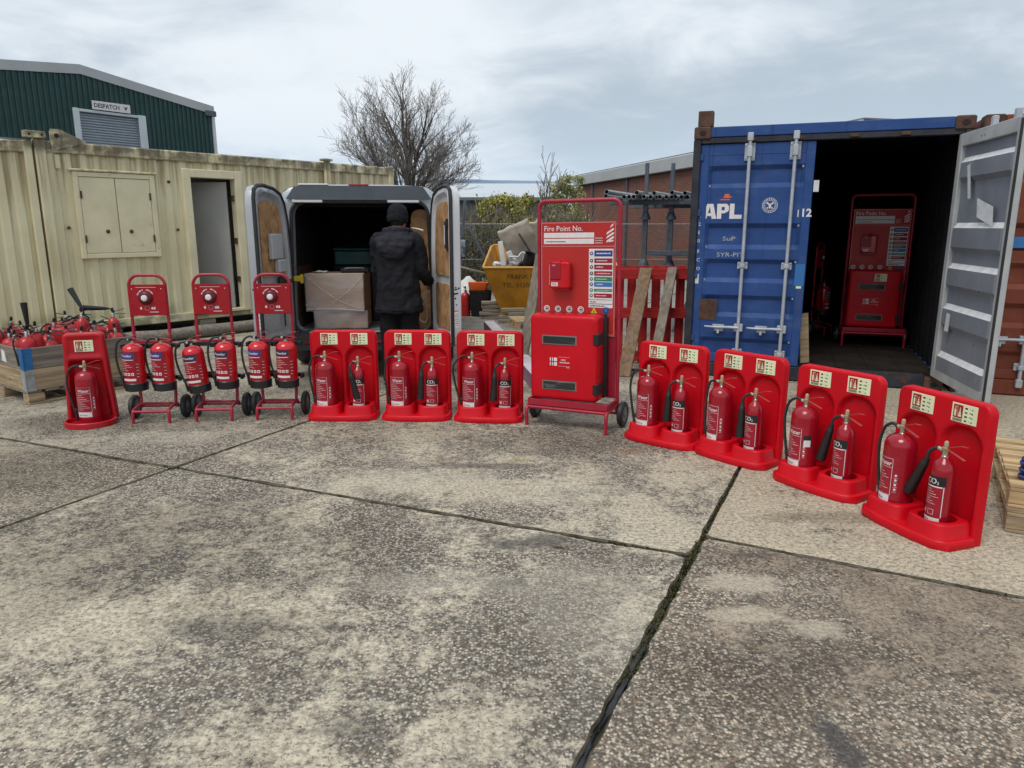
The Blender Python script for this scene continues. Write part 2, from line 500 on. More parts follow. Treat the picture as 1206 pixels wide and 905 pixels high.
# ------------------------------------------------------------------ geometry helpers
class MB:
    def __init__(s):
        s.v, s.f, s.m = [], [], []

    def add(s, verts, faces, mi=0, M=None):
        o = len(s.v)
        if M is not None:
            verts = [M @ Vector(p) for p in verts]
        s.v += [tuple(p) for p in verts]
        s.f += [tuple(i + o for i in f) for f in faces]
        s.m += [mi] * len(faces)
        return s

    def box(s, x0, x1, y0, y1, z0, z1, mi=0, M=None):
        v = [(x0, y0, z0), (x1, y0, z0), (x1, y1, z0), (x0, y1, z0), (x0, y0, z1), (x1, y0, z1), (x1, y1, z1), (x0, y1, z1)]
        f = [(0, 3, 2, 1), (4, 5, 6, 7), (0, 1, 5, 4), (1, 2, 6, 5), (2, 3, 7, 6), (3, 0, 4, 7)]
        return s.add(v, f, mi, M)

    def cbox(s, x0, x1, y0, y1, z0, z1, b=.005, mi=0, M=None):
        """box with chamfered edges"""
        b = min(b, abs(x1 - x0) * .45, abs(y1 - y0) * .45, abs(z1 - z0) * .45)
        rings = []
        for z, i in ((z0, b), (z0 + b, 0), (z1 - b, 0), (z1, b)):
            a = []
            for (px, py, sx, sy) in ((x0, y0, 1, 1), (x1, y0, -1, 1), (x1, y1, -1, -1), (x0, y1, 1, -1)):
                c = b + i
                if (sx, sy) in ((1, 1), (-1, -1)):
                    a += [(px + sx * i, py + sy * c, z), (px + sx * c, py + sy * i, z)]
                else:
                    a += [(px + sx * c, py + sy * i, z), (px + sx * i, py + sy * c, z)]
            rings.append(a)
        return s.loft(rings, mi=mi, M=M)

    def loft(s, rings, mi=0, M=None, cap0=True, cap1=True, closed=True):
        n = len(rings[0])
        v = [p for r in rings for p in r]
        f = []
        for k in range(len(rings) - 1):
            for i in range(n if closed else n - 1):
                j = (i + 1) % n
                f.append((k * n + i, k * n + j, (k + 1) * n + j, (k + 1) * n + i))
        if cap0:
            f.append(tuple(range(n - 1, -1, -1)))
        if cap1:
            k = (len(rings) - 1) * n
            f.append(tuple(k + i for i in range(n)))
        return s.add(v, f, mi, M)

    def lathe(s, prof, n=24, mi=0, M=None, cap0=True, cap1=True):
        return s.loft([[(r * cos(2 * pi * i / n), r * sin(2 * pi * i / n), z) for i in range(n)] for r, z in prof], mi, M, cap0, cap1)

    def tube(s, path, r, n=8, mi=0, M=None, cap=True):
        P = [Vector(p) for p in path]
        rad = r if isinstance(r, (list, tuple)) else [r] * len(P)
        rings = []
        up = None
        for i, p in enumerate(P):
            d = (P[min(i + 1, len(P) - 1)] - P[max(i - 1, 0)])
            if d.length < 1e-9:
                d = Vector((0, 0, 1))
            d.normalize()
            if up is None:
                up = Vector((0, 0, 1)) if abs(d.z) < .9 else Vector((1, 0, 0))
            a = d.cross(up)
            if a.length < 1e-6:
                a = d.orthogonal()
            a.normalize()
            b2 = a.cross(d).normalized()
            up = b2
            rings.append([tuple(p + (a * cos(2 * pi * k / n) + b2 * sin(2 * pi * k / n)) * rad[i]) for k in range(n)])
        return s.loft(rings, mi, M, cap, cap)

    def beam(s, p, q, w, h, mi=0, up=(0, 0, 1), b=.004):
        """chamfered bar from p to q, width w across, h along up"""
        p, q = Vector(p), Vector(q)
        d = (q - p)
        L = d.length
        d.normalize()
        a = Vector(up).cross(d)
        if a.length < 1e-6:
            a = d.orthogonal()
        a.normalize()
        u = d.cross(a)
        M = Matrix((d, a, u)).transposed().to_4x4()
        M.translation = p
        return s.cbox(0, L, -w / 2, w / 2, -h / 2, h / 2, b, mi, M)

    def prism(s, pts, y0, y1, mi=0, M=None, axis='y'):
        """2-D outline extruded along an axis"""
        def P(a, bq, y):
            return (a, y, bq) if axis == 'y' else ((a, bq, y) if axis == 'z' else (y, a, bq))
        r0 = [P(a, q, y0) for a, q in pts]
        r1 = [P(a, q, y1) for a, q in pts]
        return s.loft([r0, r1], mi, M)

    def quad(s, pts, mi=0, M=None):
        return s.add(pts, [tuple(range(len(pts)))], mi, M)

    def rect(s, x0, x1, z0, z1, y, mi=0, fn=None, seg=1):
        """print on a front (-y) face; fn maps (x,z,lift) to a curved surface"""
        fn = fn or (lambda x, z: (x, y, z))
        v = []
        for k in range(seg + 1):
            x = x0 + (x1 - x0) * k / seg
            v += [fn(x, z0), fn(x, z1)]
        return s.add(v, [(2 * k, 2 * k + 2, 2 * k + 3, 2 * k + 1) for k in range(seg)], mi)

    def disc(s, x, z, r, y, mi=0, n=14, fn=None):
        fn = fn or (lambda a, q: (a, y, q))
        return s.add([fn(x + r * cos(2 * pi * i / n), z + r * sin(2 * pi * i / n)) for i in range(n)], [tuple(range(n))], mi)

    def text(s, body, x, z, size, y=0, mi=0, fn=None, align='LEFT', sx=1.0, rot=0.0, weight=0.0, shear=0.0):
        tv, tf = text_mesh(body, align, weight, shear)
        fn = fn or (lambda a, q: (a, y, q))
        ca, sa = cos(rot), sin(rot)
        v = []
        for a, q in tv:
            a, q = a * size * sx, q * size
            v.append(fn(x + a * ca - q * sa, z + a * sa + q * ca))
        return s.add(v, tf, mi)

    def build(s, name, mats, parent=None, loc=None, rot=None, smooth=35, kind=None, label=None):
        me = bpy.data.meshes.new(name)
        me.from_pydata(s.v, [], s.f)
        if not isinstance(mats, (list, tuple)):
            mats = [mats]
        for mm in mats:
            me.materials.append(MATS[mm])
        if max(s.m, default=0) > 0:
            me.polygons.foreach_set('material_index', s.m)
        if smooth:
            me.polygons.foreach_set('use_smooth', [True] * len(s.f))
            me.update()
            me.set_sharp_from_angle(angle=radians(smooth))
        me.update()
        return obj(name, me, parent, loc, rot, kind, label)


def obj(name, me, parent=None, loc=None, rot=None, kind=None, label=None):
    o = bpy.data.objects.new(name, me)
    COL.objects.link(o)
    if parent is not None:
        o.parent = parent
    if loc:
        o.location = loc
    if rot:
        o.rotation_euler = rot
    if kind:
        o['kind'] = kind
    if label:
        o['label'] = label
    return o


TXT = {}


def text_mesh(body, align='LEFT', weight=0.0, shear=0.0):
    key = (body, align, weight, shear)
    if key not in TXT:
        cu = bpy.data.curves.new('lettering', 'FONT')
        cu.body = body
        cu.size = 1.0
        cu.align_x = align
        cu.resolution_u = 2
        cu.offset = weight
        cu.shear = shear
        o = bpy.data.objects.new('lettering', cu)
        COL.objects.link(o)
        bpy.context.view_layer.update()
        dg = bpy.context.evaluated_depsgraph_get()
        e = o.evaluated_get(dg)
        me = e.to_mesh()
        TXT[key] = ([(p.co.x, p.co.y) for p in me.vertices], [tuple(p.vertices) for p in me.polygons])
        e.to_mesh_clear()
        bpy.data.objects.remove(o)
        bpy.data.curves.remove(cu)
    return TXT[key]


def tag(o, label, cat, group=None):
    o['label'] = label
    o['category'] = cat
    if group:
        o['group'] = group
    return o


def thing(name, label, cat, loc=(0, 0, 0), rotz=0.0, group=None, rot=None):
    o = bpy.data.objects.new(name, None)
    o.empty_display_size = .1
    COL.objects.link(o)
    o.location = loc
    o.rotation_euler = rot if rot else (0, 0, rotz)
    return tag(o, label, cat, group)


def copy_tree(o, parent=None):
    c = o.copy()
    COL.objects.link(c)
    if parent is not None:
        c.parent = parent
    for ch in list(o.children):
        copy_tree(ch, c)
    return c


def place(proto, used, loc, rotz=0.0, label=None, rot=None, group=None):
    """first call moves the prototype itself, later calls copy it"""
    o = proto if not used else copy_tree(proto)
    used.append(o)
    o.location = loc
    o.rotation_euler = rot if rot else (0, 0, rotz)
    if label:
        o['label'] = label
    if group:
        o['group'] = group
    return o


def arc(cx_, cy_, r, a0, a1, n):
    return [(cx_ + r * cos(a0 + (a1 - a0) * i / n), cy_ + r * sin(a0 + (a1 - a0) * i / n)) for i in range(n + 1)]


def rrect(x0, x1, z0, z1, r, n=5):
    r = min(r, (x1 - x0) / 2 - 1e-4, (z1 - z0) / 2 - 1e-4)
    return (arc(x0 + r, z0 + r, r, pi, 1.5 * pi, n) + arc(x1 - r, z0 + r, r, 1.5 * pi, 2 * pi, n)
            + arc(x1 - r, z1 - r, r, 0, .5 * pi, n) + arc(x0 + r, z1 - r, r, .5 * pi, pi, n))


def smooth_path(pts, sub=6):
    """Catmull-Rom through the points"""
    P = [Vector(p) for p in pts]
    out = []
    for i in range(len(P) - 1):
        p0, p1, p2, p3 = P[max(i - 1, 0)], P[i], P[i + 1], P[min(i + 2, len(P) - 1)]
        for k in range(sub):
            u = k / sub
            out.append(.5 * ((2 * p1) + (p2 - p0) * u + (2 * p0 - 5 * p1 + 4 * p2 - p3) * u * u + (3 * p1 - p0 - 3 * p2 + p3) * u ** 3))
    out.append(P[-1])
    return out

# ================================================================== THE SETTING
# ------------------------------------------------------------------ ground: one soil sheet, concrete slabs laid on it
mb = MB()
mb.quad([(-160, -60, -.020), (160, -60, -.020), (160, 62, -.020), (-160, 62, -.020)])
ground = mb.build('ground', 'yard_soil', kind='structure', smooth=0)

SO, SA, SB = Vector((.877, 3.267)), Vector((.9213, -.389)), Vector((.435, .900))


def sp(a, b):
    p = SO + SA * a + SB * b
    return (p.x, p.y)


def slab(corners, gaps, m, seed, chip=.006):
    """concrete slab with worn, slightly ragged edges; gaps = half joint width per edge"""
    rnd = random.Random(seed)
    n = len(corners)
    # shift each edge inwards by its half joint
    lines = []
    for i in range(n):
        p, q = Vector(corners[i]), Vector(corners[(i + 1) % n])
        d = (q - p).normalized()
        nn = Vector((-d.y, d.x))
        lines.append((p + nn * gaps[i], d, nn))
    cs = []
    for i in range(n):
        p, d, _ = lines[i - 1]
        q, e, _ = lines[i]
        den = d.x * e.y - d.y * e.x
        k = ((q - p).x * e.y - (q - p).y * e.x) / den
        cs.append(p + d * k)
    outer, inner = [], []
    for i in range(n):
        p, q = cs[i], cs[(i + 1) % n]
        L = (q - p).length
        d, nn = lines[i][1], lines[i][2]
        k = max(2, int(L / .035))
        for j in range(k):
            a = p + d * (L * j / k)
            w = mnoise.noise((a.x * 5 + seed, a.y * 5, seed * 1.7)) * chip + mnoise.noise((a.x * 19, a.y * 19 + seed, 3.1)) * chip * .9
            spall = max(0.0, mnoise.noise((a.x * 2.3 + 9 * seed, a.y * 2.3, 1.3)) - .42) * .05
            endd = min(j, k - j) / k * L
            corner = max(0.0, .045 - endd) * .55
            ins = max(-.004, w) + spall + corner
            o = a + nn * ins
            outer.append((o.x, o.y))
            b2 = a + nn * (ins + .008 + spall * .5 + .010 * max(0, mnoise.noise((a.x * 6, a.y * 6, 5))))
            inner.append((b2.x, b2.y))
    mb = MB()
    mb.loft([[(x, y, -.05) for x, y in outer], [(x, y, -.009) for x, y in outer], [(x, y, 0) for x, y in inner]], cap0=False)
    mb.m = [1] * (len(mb.f) - 1) + [0]
    return mb.build('concrete_slab', [m, 'edge_dirt'], ground, smooth=40)


W_, T_ = .008, .012
slab([sp(-3.394, -7), sp(0, -7), sp(0, 0), sp(-3.394, 0)], [W_, T_, W_, W_ * .8], 'concrete_front', 1, .011)
slab([sp(-6.8, -7), sp(-3.394, -7), sp(-3.394, 0), sp(-6.8, 0)], [W_] * 4, 'concrete_left', 2, .004)
slab([sp(-10.2, -7), sp(-6.8, -7), sp(-6.8, 0), sp(-10.2, 0)], [W_] * 4, 'concrete_left', 3, .004)
slab([sp(-3.394, 0), sp(0, 0), sp(0, 6.2), sp(-3.394, 6.2)], [W_, T_ * .55, W_, W_], 'concrete_middle', 4, .006)
slab([sp(-6.8, 0), sp(-3.394, 0), sp(-3.394, 6.2), sp(-6.8, 6.2)], [W_] * 4, 'concrete_far', 5, .004)
slab([sp(-10.2, 0), sp(-6.8, 0), sp(-6.8, 6.2), sp(-10.2, 6.2)], [W_] * 4, 'concrete_far', 6, .004)
slab([sp(0, -7), sp(3.4, -7), sp(3.4, -.02), sp(0, .25)], [W_, W_, W_ * .8, T_], 'concrete_right', 7, .011)
slab([sp(3.4, -7), sp(6.8, -7), sp(6.8, -.29), sp(3.4, -.02)], [W_] * 4, 'concrete_right', 8, .004)
slab([sp(0, .25), sp(3.4, -.02), sp(3.4, 6.2), sp(0, 6.2)], [W_, W_, W_, T_ * .55], 'concrete_rear', 9, .005)
slab([sp(3.4, -.02), sp(6.8, -.29), sp(6.8, 6.2), sp(3.4, 6.2)], [W_] * 4, 'concrete_rear', 10, .004)
for i, a in enumerate((-10.2, -6.8, -3.394, 0, 3.4)):
    for j, b in enumerate((6.2, 12.4)):
        slab([sp(a, b), sp(a + 3.4, b), sp(a + 3.4, b + 6.2), sp(a, b + 6.2)], [W_] * 4, 'concrete_yard', 20 + i * 3 + j, .004)

# bitumen sealant lying in the wide joint: lumpy ribbon, thick near the camera, breaking up further off
rnd = random.Random(5)
mb = MB()
rl, rr = [], []
b_ = -3.2
while b_ < -.2:
    w = .013 + .011 * mnoise.noise((b_ * 9, 1, 2)) + .010 * mnoise.noise((b_ * 27, 4, 2))
    c_ = .008 * mnoise.noise((b_ * 6, 9, 9))
    w *= (1.1 if b_ < -.9 else max(.2, (-b_) / .9)) * (1 if mnoise.noise((b_ * 4, 7, 7)) > -.25 else .35)
    zc_ = -.004 + .008 * mnoise.noise((b_ * 17, 3, 7))
    p, q, mid = sp(c_ - w, b_), sp(c_ + w, b_), sp(c_, b_)
    rl.append([(*p, -.03), (p[0] * .6 + mid[0] * .4, p[1] * .6 + mid[1] * .4, zc_), (*mid, zc_ + .004), (q[0] * .6 + mid[0] * .4, q[1] * .6 + mid[1] * .4, zc_), (*q, -.03)])
    b_ += .022
mb.loft(rl, cap0=False, cap1=False, closed=False)
mb.build('joint_sealant', 'tar', ground, smooth=50, kind='stuff')

# moss and dead grass caught in the joints
mb = MB()
for (a0, b0, a1, b1, nn_, sz) in ((0, -1.1, 0, .35, 900, 1.15), (0, .35, 0, 1.4, 300, .9), (-.42, 0, -.10, 0, 160, 1.0), (-3.39, -.02, -3.0, 0, 60, .7),
                                  (-3.2, 0, -.5, 0, 320, .55), (0, -3.0, 0, -1.0, 160, .7), (.05, .24, .45, .21, 110, .9), (1.0, .17, 1.5, .13, 90, .8), (.3, .22, 3.0, 0, 150, .5), (-3.394, 0, -3.394, 1.3, 60, .5)):
    for k in range(nn_):
        u = rnd.random()
        x, y = sp(a0 + (a1 - a0) * u + rnd.gauss(0, .009), b0 + (b1 - b0) * u + rnd.gauss(0, .007))
        s_ = rnd.uniform(.004, .012) * sz
        an = rnd.uniform(0, 2 * pi)
        dx, dy = cos(an) * s_, sin(an) * s_
        z = -.02 + rnd.random() * .014
        hgt = rnd.uniform(.004, .016) * sz
        mb.add([(x - dx, y - dy, z), (x + dx, y + dy, z), (x + dy * .5, y - dx * .5, z + hgt), (x - dx * .4, y + dy * .3, z + hgt * .8)], [(0, 1, 2), (0, 2, 3)])
mo = mb.build('joint_moss', 'moss', ground, smooth=0, kind='stuff')

# loose grit and small stones lying on the concrete
mb = MB()
for k in range(700):
    y = 1.6 + 6.5 * rnd.random() ** 1.6
    x = rnd.uniform(-.85, .85) * y
    r = rnd.uniform(.0018, .0055)
    if rnd.random() < .03:
        r *= 2.0
    pts = []
    a0 = rnd.random() * 6
    for i in range(5):
        an = a0 + i * 2 * pi / 5
        rr_ = r * rnd.uniform(.7, 1.25)
        pts.append((x + rr_ * cos(an), y + rr_ * sin(an), -.001))
    top = (x + rnd.uniform(-.3, .3) * r, y + rnd.uniform(-.3, .3) * r, r * rnd.uniform(.7, 1.1))
    mb.add(pts + [top], [(i, (i + 1) % 5, 5) for i in range(5)], 0 if rnd.random() < .6 else 1)
mb.build('loose_grit', ['debris_grey', 'bark'], kind='stuff', smooth=0)

# ------------------------------------------------------------------ sea and hills: the yard slopes down to them, so they rise against it
mb = MB()
mb.quad([(-5000, 63, -.2), (5000, 63, -.2), (5000, 4200, 236), (-5000, 4200, 236)])
mb.build('sea', 'sea_water', kind='structure', smooth=0)
mb = MB()
r0, r1, r2 = [], [], []
for i in range(161):
    x = -4000 + 50 * i
    h = 16 + 13 * mnoise.noise((x * .0016, 4, 1)) + 5 * mnoise.noise((x * .006, 2, 1))
    r0.append((x, 4050, 215))
    r1.append((x, 4120, 232 + h))
    r2.append((x, 4400, 236))
mb.loft([r0, r1, r2], cap0=False, cap1=False, closed=False)
mb.build('hills', 'far_hills', kind='structure')


# ------------------------------------------------------------------ shipping containers
def door_sheet(w, h, bands, dep, x_edge=.085):
    """pressed steel door: front sheet with horizontal troughs, back sheet parallel to it, frame tube round it.
    local: hinge at x=0, free edge at x=w, outer face at y=0, inner face at y=.05"""
    mb = MB()
    sl = .045
    zs = [0.0, .09]
    for (z1, z0) in reversed(bands):
        zs += [z0, z0 + sl, z1 - sl, z1]
    zs += [h - .11, h]

    def depth(z):
        for (z1, z0) in bands:
            if z0 <= z <= z1:
                if z < z0 + sl - 1e-6:
                    return dep * (z - z0) / sl
                if z > z1 - sl + 1e-6:
                    return dep * (z1 - z) / sl
                return dep
        return 0.0
    e0, e1 = x_edge, w - x_edge
    # frame (thick tube) : four chamfered members
    mb.cbox(0, e0, 0, .05, 0, h, .006, 1)
    mb.cbox(e1, w, 0, .05, 0, h, .006, 1)
    mb.cbox(e0, e1, 0.001, .049, 0, .09, .004, 1)
    mb.cbox(e0, e1, 0.001, .049, h - .11, h, .004, 1)
    zz = [z for z in zs if .09 - 1e-6 <= z <= h - .11 + 1e-6]
    # vertical ends of each trough are sloped too
    xs = [e0, e0 + .035, e1 - .035, e1]
    for side, off, flip in ((0, .004, False), (1, .014, True)):
        v, f = [], []
        for z in zz:
            d = depth(z)
            for i, x in enumerate(xs):
                v.append((x, off + (d if i in (1, 2) else 0), z))
        for k in range(len(zz) - 1):
            for i in range(3):
                q = (k * 4 + i, k * 4 + i + 1, (k + 1) * 4 + i + 1, (k + 1) * 4 + i)
                f.append(tuple(reversed(q)) if flip else q)
        mi = 0 if side == 0 else 2
        n0 = len(mb.f)
        mb.add(v, f, mi)
        if side == 1:
            # dust lies on the faces that look upwards (inside: the top of each bulge)
            for j, fc in enumerate(f):
                k = j // 3
                if depth(zz[k]) > depth(zz[k + 1]) + .01:
                    mb.m[n0 + j] = 3
    return mb


BANDS = [(2.17, 1.95), (1.60, 1.34), (1.24, 1.00), (.87, .64), (.42, .18)]
H_C, W_C, L_C = 2.55, 2.48, 6.06


def lock_bar(mirror=1):
    mb = MB()
    mb.tube([(0, -.045, -.07), (0, -.045, 2.31)], .017, 12)
    for z in (-.04, 2.27):
        mb.cbox(-.028, .028, -.066, -.022, z - .03, z + .05, .006)
    for z in (.12, 1.02, 2.14):                                      # bearing brackets with bolts
        hh = .085 if z > 2 else .035
        mb.cbox(-.05, .05, -.012, .004, z - hh, z + hh, .003)
        mb.cbox(-.026, .026, -.068, -.010, z - hh * .62, z + hh * .62, .006)
        for sx in (-1, 1):
            for sz in (-1, 1):
                mb.lathe([(.008, 0), (.008, .006), (.004, .008)], 6, 0, Matrix.Translation((sx * .039, -.012, z + sz * hh * .72)) @ Matrix.Rotation(radians(90), 4, 'X'))
    return mb


def lock_handle():
    mb = MB()
    mb.tube([(0, -.055, 0), (-.09, -.06, .004), (-.20, -.062, 0), (-.34, -.06, .004)], [.016, .014, .012, .009], 8)
    mb.cbox(-.045, .045, -.052, -.002, -.04, .04, .006)
    mb.cbox(-.24, -.15, -.045, 0, -.045, -.01, .004)
    mb.cbox(-.26, -.14, -.055, -.045, -.012, .03, .003)
    mb.tube([(-.20, -.05, -.03), (-.20, -.062, -.065)], .013, 8)
    return mb


def container(name, label, loc, rz, skin, inner, open_right, letter=False, trim='container_trim'):
    root = thing(name, label, 'container', loc, rz)
    post = MB().cbox(0, .075, 0, .12, .12, H_C - .12, .008).build('corner_post', trim, root)
    p2 = post.copy()
    COL.objects.link(p2)
    p2.parent = root
    p2.location = (W_C - .075, 0, 0)
    cast = MB()
    cast.cbox(0, .165, -.006, .17, 0, .125, .012)
    hole = [(.085 + .034 * cos(2 * pi * i / 14), .062 + .026 * sin(2 * pi * i / 14)) for i in range(14)]
    cast.prism(hole, -.0085, -.004, 1)
    c0 = cast.build('corner_casting', ['rusty_iron', 'van_dark'], root, loc=(0, 0, H_C - .125))
    for (x, z) in ((W_C - .165, H_C - .125), (0, 0), (W_C - .165, 0)):
        c = c0.copy()
        COL.objects.link(c)
        c.parent = root
        c.location = (x, 0, z)
    mb = MB()
    mb.cbox(.165, W_C - .165, .006, .10, H_C - .105, H_C - .006, .006, 0)
    mb.cbox(.075, W_C - .075, .012, .09, H_C - .165, H_C - .107, .006, 1)
    for x in (.56, .99, 1.49, 1.92):
        mb.cbox(x - .04, x + .04, -.030, .012, H_C - .155, H_C - .125, .004, 2)
    mb.build('header_rail', [skin, trim, 'rusty_iron'], root)
    mb = MB()
    mb.cbox(.165, W_C - .165, .006, .12, .01, .15, .006, 0)
    mb.build('sill', trim, root)

    def corr(xa, ya, xb, yb, nrm, z0, z1, dep=.036, pitch=.28):
        a, bq = Vector((xa, ya)), Vector((xb, yb))
        L = (bq - a).length
        d = (bq - a).normalized()
        nv = Vector(nrm)
        pts = []
        t_ = 0
        prof = ((0, 0), (.26, 0), (.5, 1), (.76, 1))
        k = 0
        while t_ < L:
            for fr, e in prof:
                tt = t_ + fr * pitch
                if tt <= L:
                    q = a + d * tt + nv * dep * e
                    pts.append((q.x, q.y))
            t_ += pitch
        pts.append((bq.x, bq.y))
        return pts
    for i, x in enumerate((.02, W_C - .02)):
        sg = 1 if i == 0 else -1
        pts = corr(x, .12, x, L_C - .05, (sg, 0), .1, H_C)
        mb = MB()
        mb.loft([[(a, q, .12) for a, q in pts], [(a, q, H_C - .08) for a, q in pts]], 0, None, False, False, False)
        mb.loft([[(a + sg * .004, q, .12) for a, q in pts], [(a + sg * .004, q, H_C - .08) for a, q in pts]], 1, None, False, False, False)
        mb.cbox(x - .018, x + .06 * sg + .018, .12, L_C, H_C - .10, H_C - .02, .005, 0)
        mb.cbox(x - .018, x + .06 * sg + .018, .12, L_C, .02, .16, .005, 0)
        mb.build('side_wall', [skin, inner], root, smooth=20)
    mb = MB()
    pts = corr(.06, L_C - .06, W_C - .06, L_C - .06, (0, -1), 0, 1)
    mb.loft([[(a, q, .12) for a, q in pts], [(a, q, H_C - .04) for a, q in pts]], 0, None, False, False, False)
    mb.box(.02, W_C - .02, L_C - .055, L_C, .02, H_C - .02, 1)
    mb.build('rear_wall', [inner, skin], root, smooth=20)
    mb = MB()
    mb.box(.03, W_C - .03, .102, L_C - .06, H_C - .035, H_C - .015, 0)
    k = .3
    while k < L_C - .3:
        mb.cbox(.06, W_C - .06, k, k + .12, H_C - .06, H_C - .036, .01, 1)
        k += .26
    mb.build('roof', [skin, inner], root)
    mb = MB()
    for i in range(8):
        x = .06 + i * (W_C - .12) / 8
        mb.cbox(x + .002, x + (W_C - .12) / 8 - .002, .125, L_C - .08, .13, .165, .003)
    mb.build('floor', 'container_floor', root)

    h = H_C - .165 - .16
    wl = 1.085
    z0 = .155
    bands = [(a - z0, b - z0) for a, b in BANDS]
    for side in (0, 1):
        wd = wl if side == 0 else W_C - .15 - wl - .008
        mb = door_sheet(wd, h, bands, .036)
        mirror = Matrix.Scale(-1, 4, (1, 0, 0))
        if side:
            mb.v = [(-x, y, z) for x, y, z in mb.v]
            mb.f = [tuple(reversed(f)) for f in mb.f]
        opened = open_right and side == 1
        d = mb.build('door', [skin, 'door_frame_grey' if opened else skin, 'door_grey', 'chalky_white'], root,
                     loc=(.075 if side == 0 else W_C - .075, .03 if not opened else -.006, z0), rot=(0, 0, radians(98.6) if opened else 0), smooth=25,
                     label='grey inner face of the container door, swung wide open' if opened else None)
        sg = 1 if side == 0 else -1
        for x in (.475, .90):
            lb = lock_bar().build('lock_bar', 'lock_steel', d, loc=(sg * x, 0, 0))
            lh = lock_handle().build('lock_handle', 'lock_steel', d, loc=(sg * x, 0, .38))
            if side:
                lh.scale = (-1, 1, 1)
        hg = MB()
        hg.cbox(-.07 if sg > 0 else -.03, .03 if sg > 0 else .07, -.016, 0, -.035, .035, .006)
        hg.tube([(-.02 * sg, -.012, -.05), (-.02 * sg, -.012, .05)], .016, 8)
        h0 = hg.build('hinge', skin, d, loc=(0, 0, .25))
        for z in (.92, 1.55, 2.10):
            h1 = h0.copy()
            COL.objects.link(h1)
            h1.parent = d
            h1.location = (0, 0, z)
        if opened:
            # torn labels stuck on the inner face
            tl = []
            mb = MB()
            tl.append(mb)
            mb.quad([(-.50, .0525, 1.44), (-.16, .0525, 1.36), (-.20, .0525, 1.52), (-.54, .0525, 1.60)], 0)
            mb = MB()
            tl.append(mb)
            mb.quad([(-.74, .0525, 1.60), (-.68, .0525, 1.60), (-.78, .0525, 1.90), (-.84, .0525, 1.88)], 0)
            mb = MB()
            tl.append(mb)
            mb.quad([(-.90, .0525, .42), (-.80, .0525, .42), (-.79, .0525, .58), (-.88, .0525, .59)], 0)
            for mb in tl:
                mb.v = [(-x - 1.12, y, z) for x, y, z in mb.v]
                mb.f = [tuple(reversed(f)) for f in mb.f]
                mb.build('torn_label', 'chalky_white', d, loc=(0, 0.001, .05), smooth=0)
            MB().cbox(-wd + .001, -wd + .016, .036, .062, .02, h - .02, .003).build('gasket', 'black_rubber', d)
            mb = MB()
            for x, z in ((-.50, 2.16), (-.56, 2.16), (-.50, 2.10), (-.56, 2.10), (-.40, .88), (-.46, .88), (-.86, .88), (-.3, .50), (-.34, .38), (-.9, .52), (-.9, .44)):
                mb.disc(x, z, .008, .0515, 0, 8)
            mb.f = [tuple(reversed(f)) for f in mb.f]
            mb.build('bolt_hole', 'van_dark', d, smooth=0)
    return root


CZ = radians(-20.3)
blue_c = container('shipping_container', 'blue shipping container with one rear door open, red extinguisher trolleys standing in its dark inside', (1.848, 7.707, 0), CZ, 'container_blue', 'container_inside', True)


def cpt(x, y, z=0.0):
    """point given in the blue container's own axes"""
    return (1.848 + x * cos(CZ) - y * sin(CZ), 7.707 + x * sin(CZ) + y * cos(CZ), z)


# lettering and marks on the blue door (the left one)
bdoor = [c for c in blue_c.children if c.name.startswith('door')][0]
ox, oz = .075, .155
mb = MB()
yy = -.0015
# heavy slanted company letters, drawn as outlines
lx, lz, lh = .115 - ox, 1.645 - oz, .15
def poly(pts, mi=0):
    mb.quad([(lx + a, .004 + yy, lz + q) for a, q in pts], mi)
poly([(0, 0), (.046, 0), (.084, .15), (.050, .15)])
yy -= .0004
poly([(.100, 0), (.146, 0), (.110, .15), (.072, .15)])
yy -= .0004
poly([(.034, .028), (.116, .028), (.108, .058), (.044, .058)])
yy += .0008
poly([(.150, 0), (.195, 0), (.195, .15), (.150, .15)])
poly([(.195, .15), (.195, .118), (.225, .118), (.225, .15)])
poly([(.225, .15), (.225, .055), (.262, .075), (.268, .103), (.262, .132), (.243, .15)])
poly([(.195, .055), (.225, .055), (.225, .085), (.195, .085)])
poly([(.275, 0), (.320, 0), (.320, .15), (.275, .15)])
poly([(.320, 0), (.395, 0), (.395, .040), (.320, .040)])
mb.build('lettering', 'print_white', bdoor, smooth=0)
mb = MB()
lx, lz = .30 - ox, 1.83 - oz
poly([(.02, .022), (.085, .022), (.075, .062), (.035, .062)])
poly([(-.02, 0), (.085, 0), (.085, .012), (.0, .012)])
poly([(.078, .03), (.10, .022), (.10, .034), (.082, .044)])
mb.build('emblem', 'orange_plastic', bdoor, smooth=0)
mb = MB()
ex, ez = .775 - ox, 1.775 - oz
for r0_, r1_ in ((.074, .070), (.050, .047)):
    n = 28
    vv = [(ex + r * cos(2 * pi * i / n), .002, ez + r * sin(2 * pi * i / n)) for r in (r0_, r1_) for i in range(n)]
    mb.add(vv, [(i, (i + 1) % n, n + (i + 1) % n, n + i) for i in range(n)])
for i in range(22):
    a = 2 * pi * i / 22
    mb.quad([(ex + (r) * cos(a + da), .002, ez + r * sin(a + da)) for r, da in ((.054, -.07), (.054, .07), (.066, .05), (.066, -.05))])
for pts in ([(-.035, .02), (-.005, .0), (.0, .012), (-.03, .034)], [(.035, .02), (.03, .034), (.0, .012), (.005, .0)],
            [(-.012, .004), (.012, .004), (.008, -.03), (-.008, -.03)], [(-.028, -.022), (-.014, -.012), (-.018, -.034), (-.03, -.03)], [(.028, -.022), (.03, -.03), (.018, -.034), (.014, -.012)]):
    mb.quad([(ex + a, .002, ez + q) for a, q in pts])
mb.build('emblem', 'print_white', bdoor, smooth=0)
mb = MB()
mb.text('12', 1.065 - ox, 1.665 - oz, .105, -.0015, 0, weight=.03)
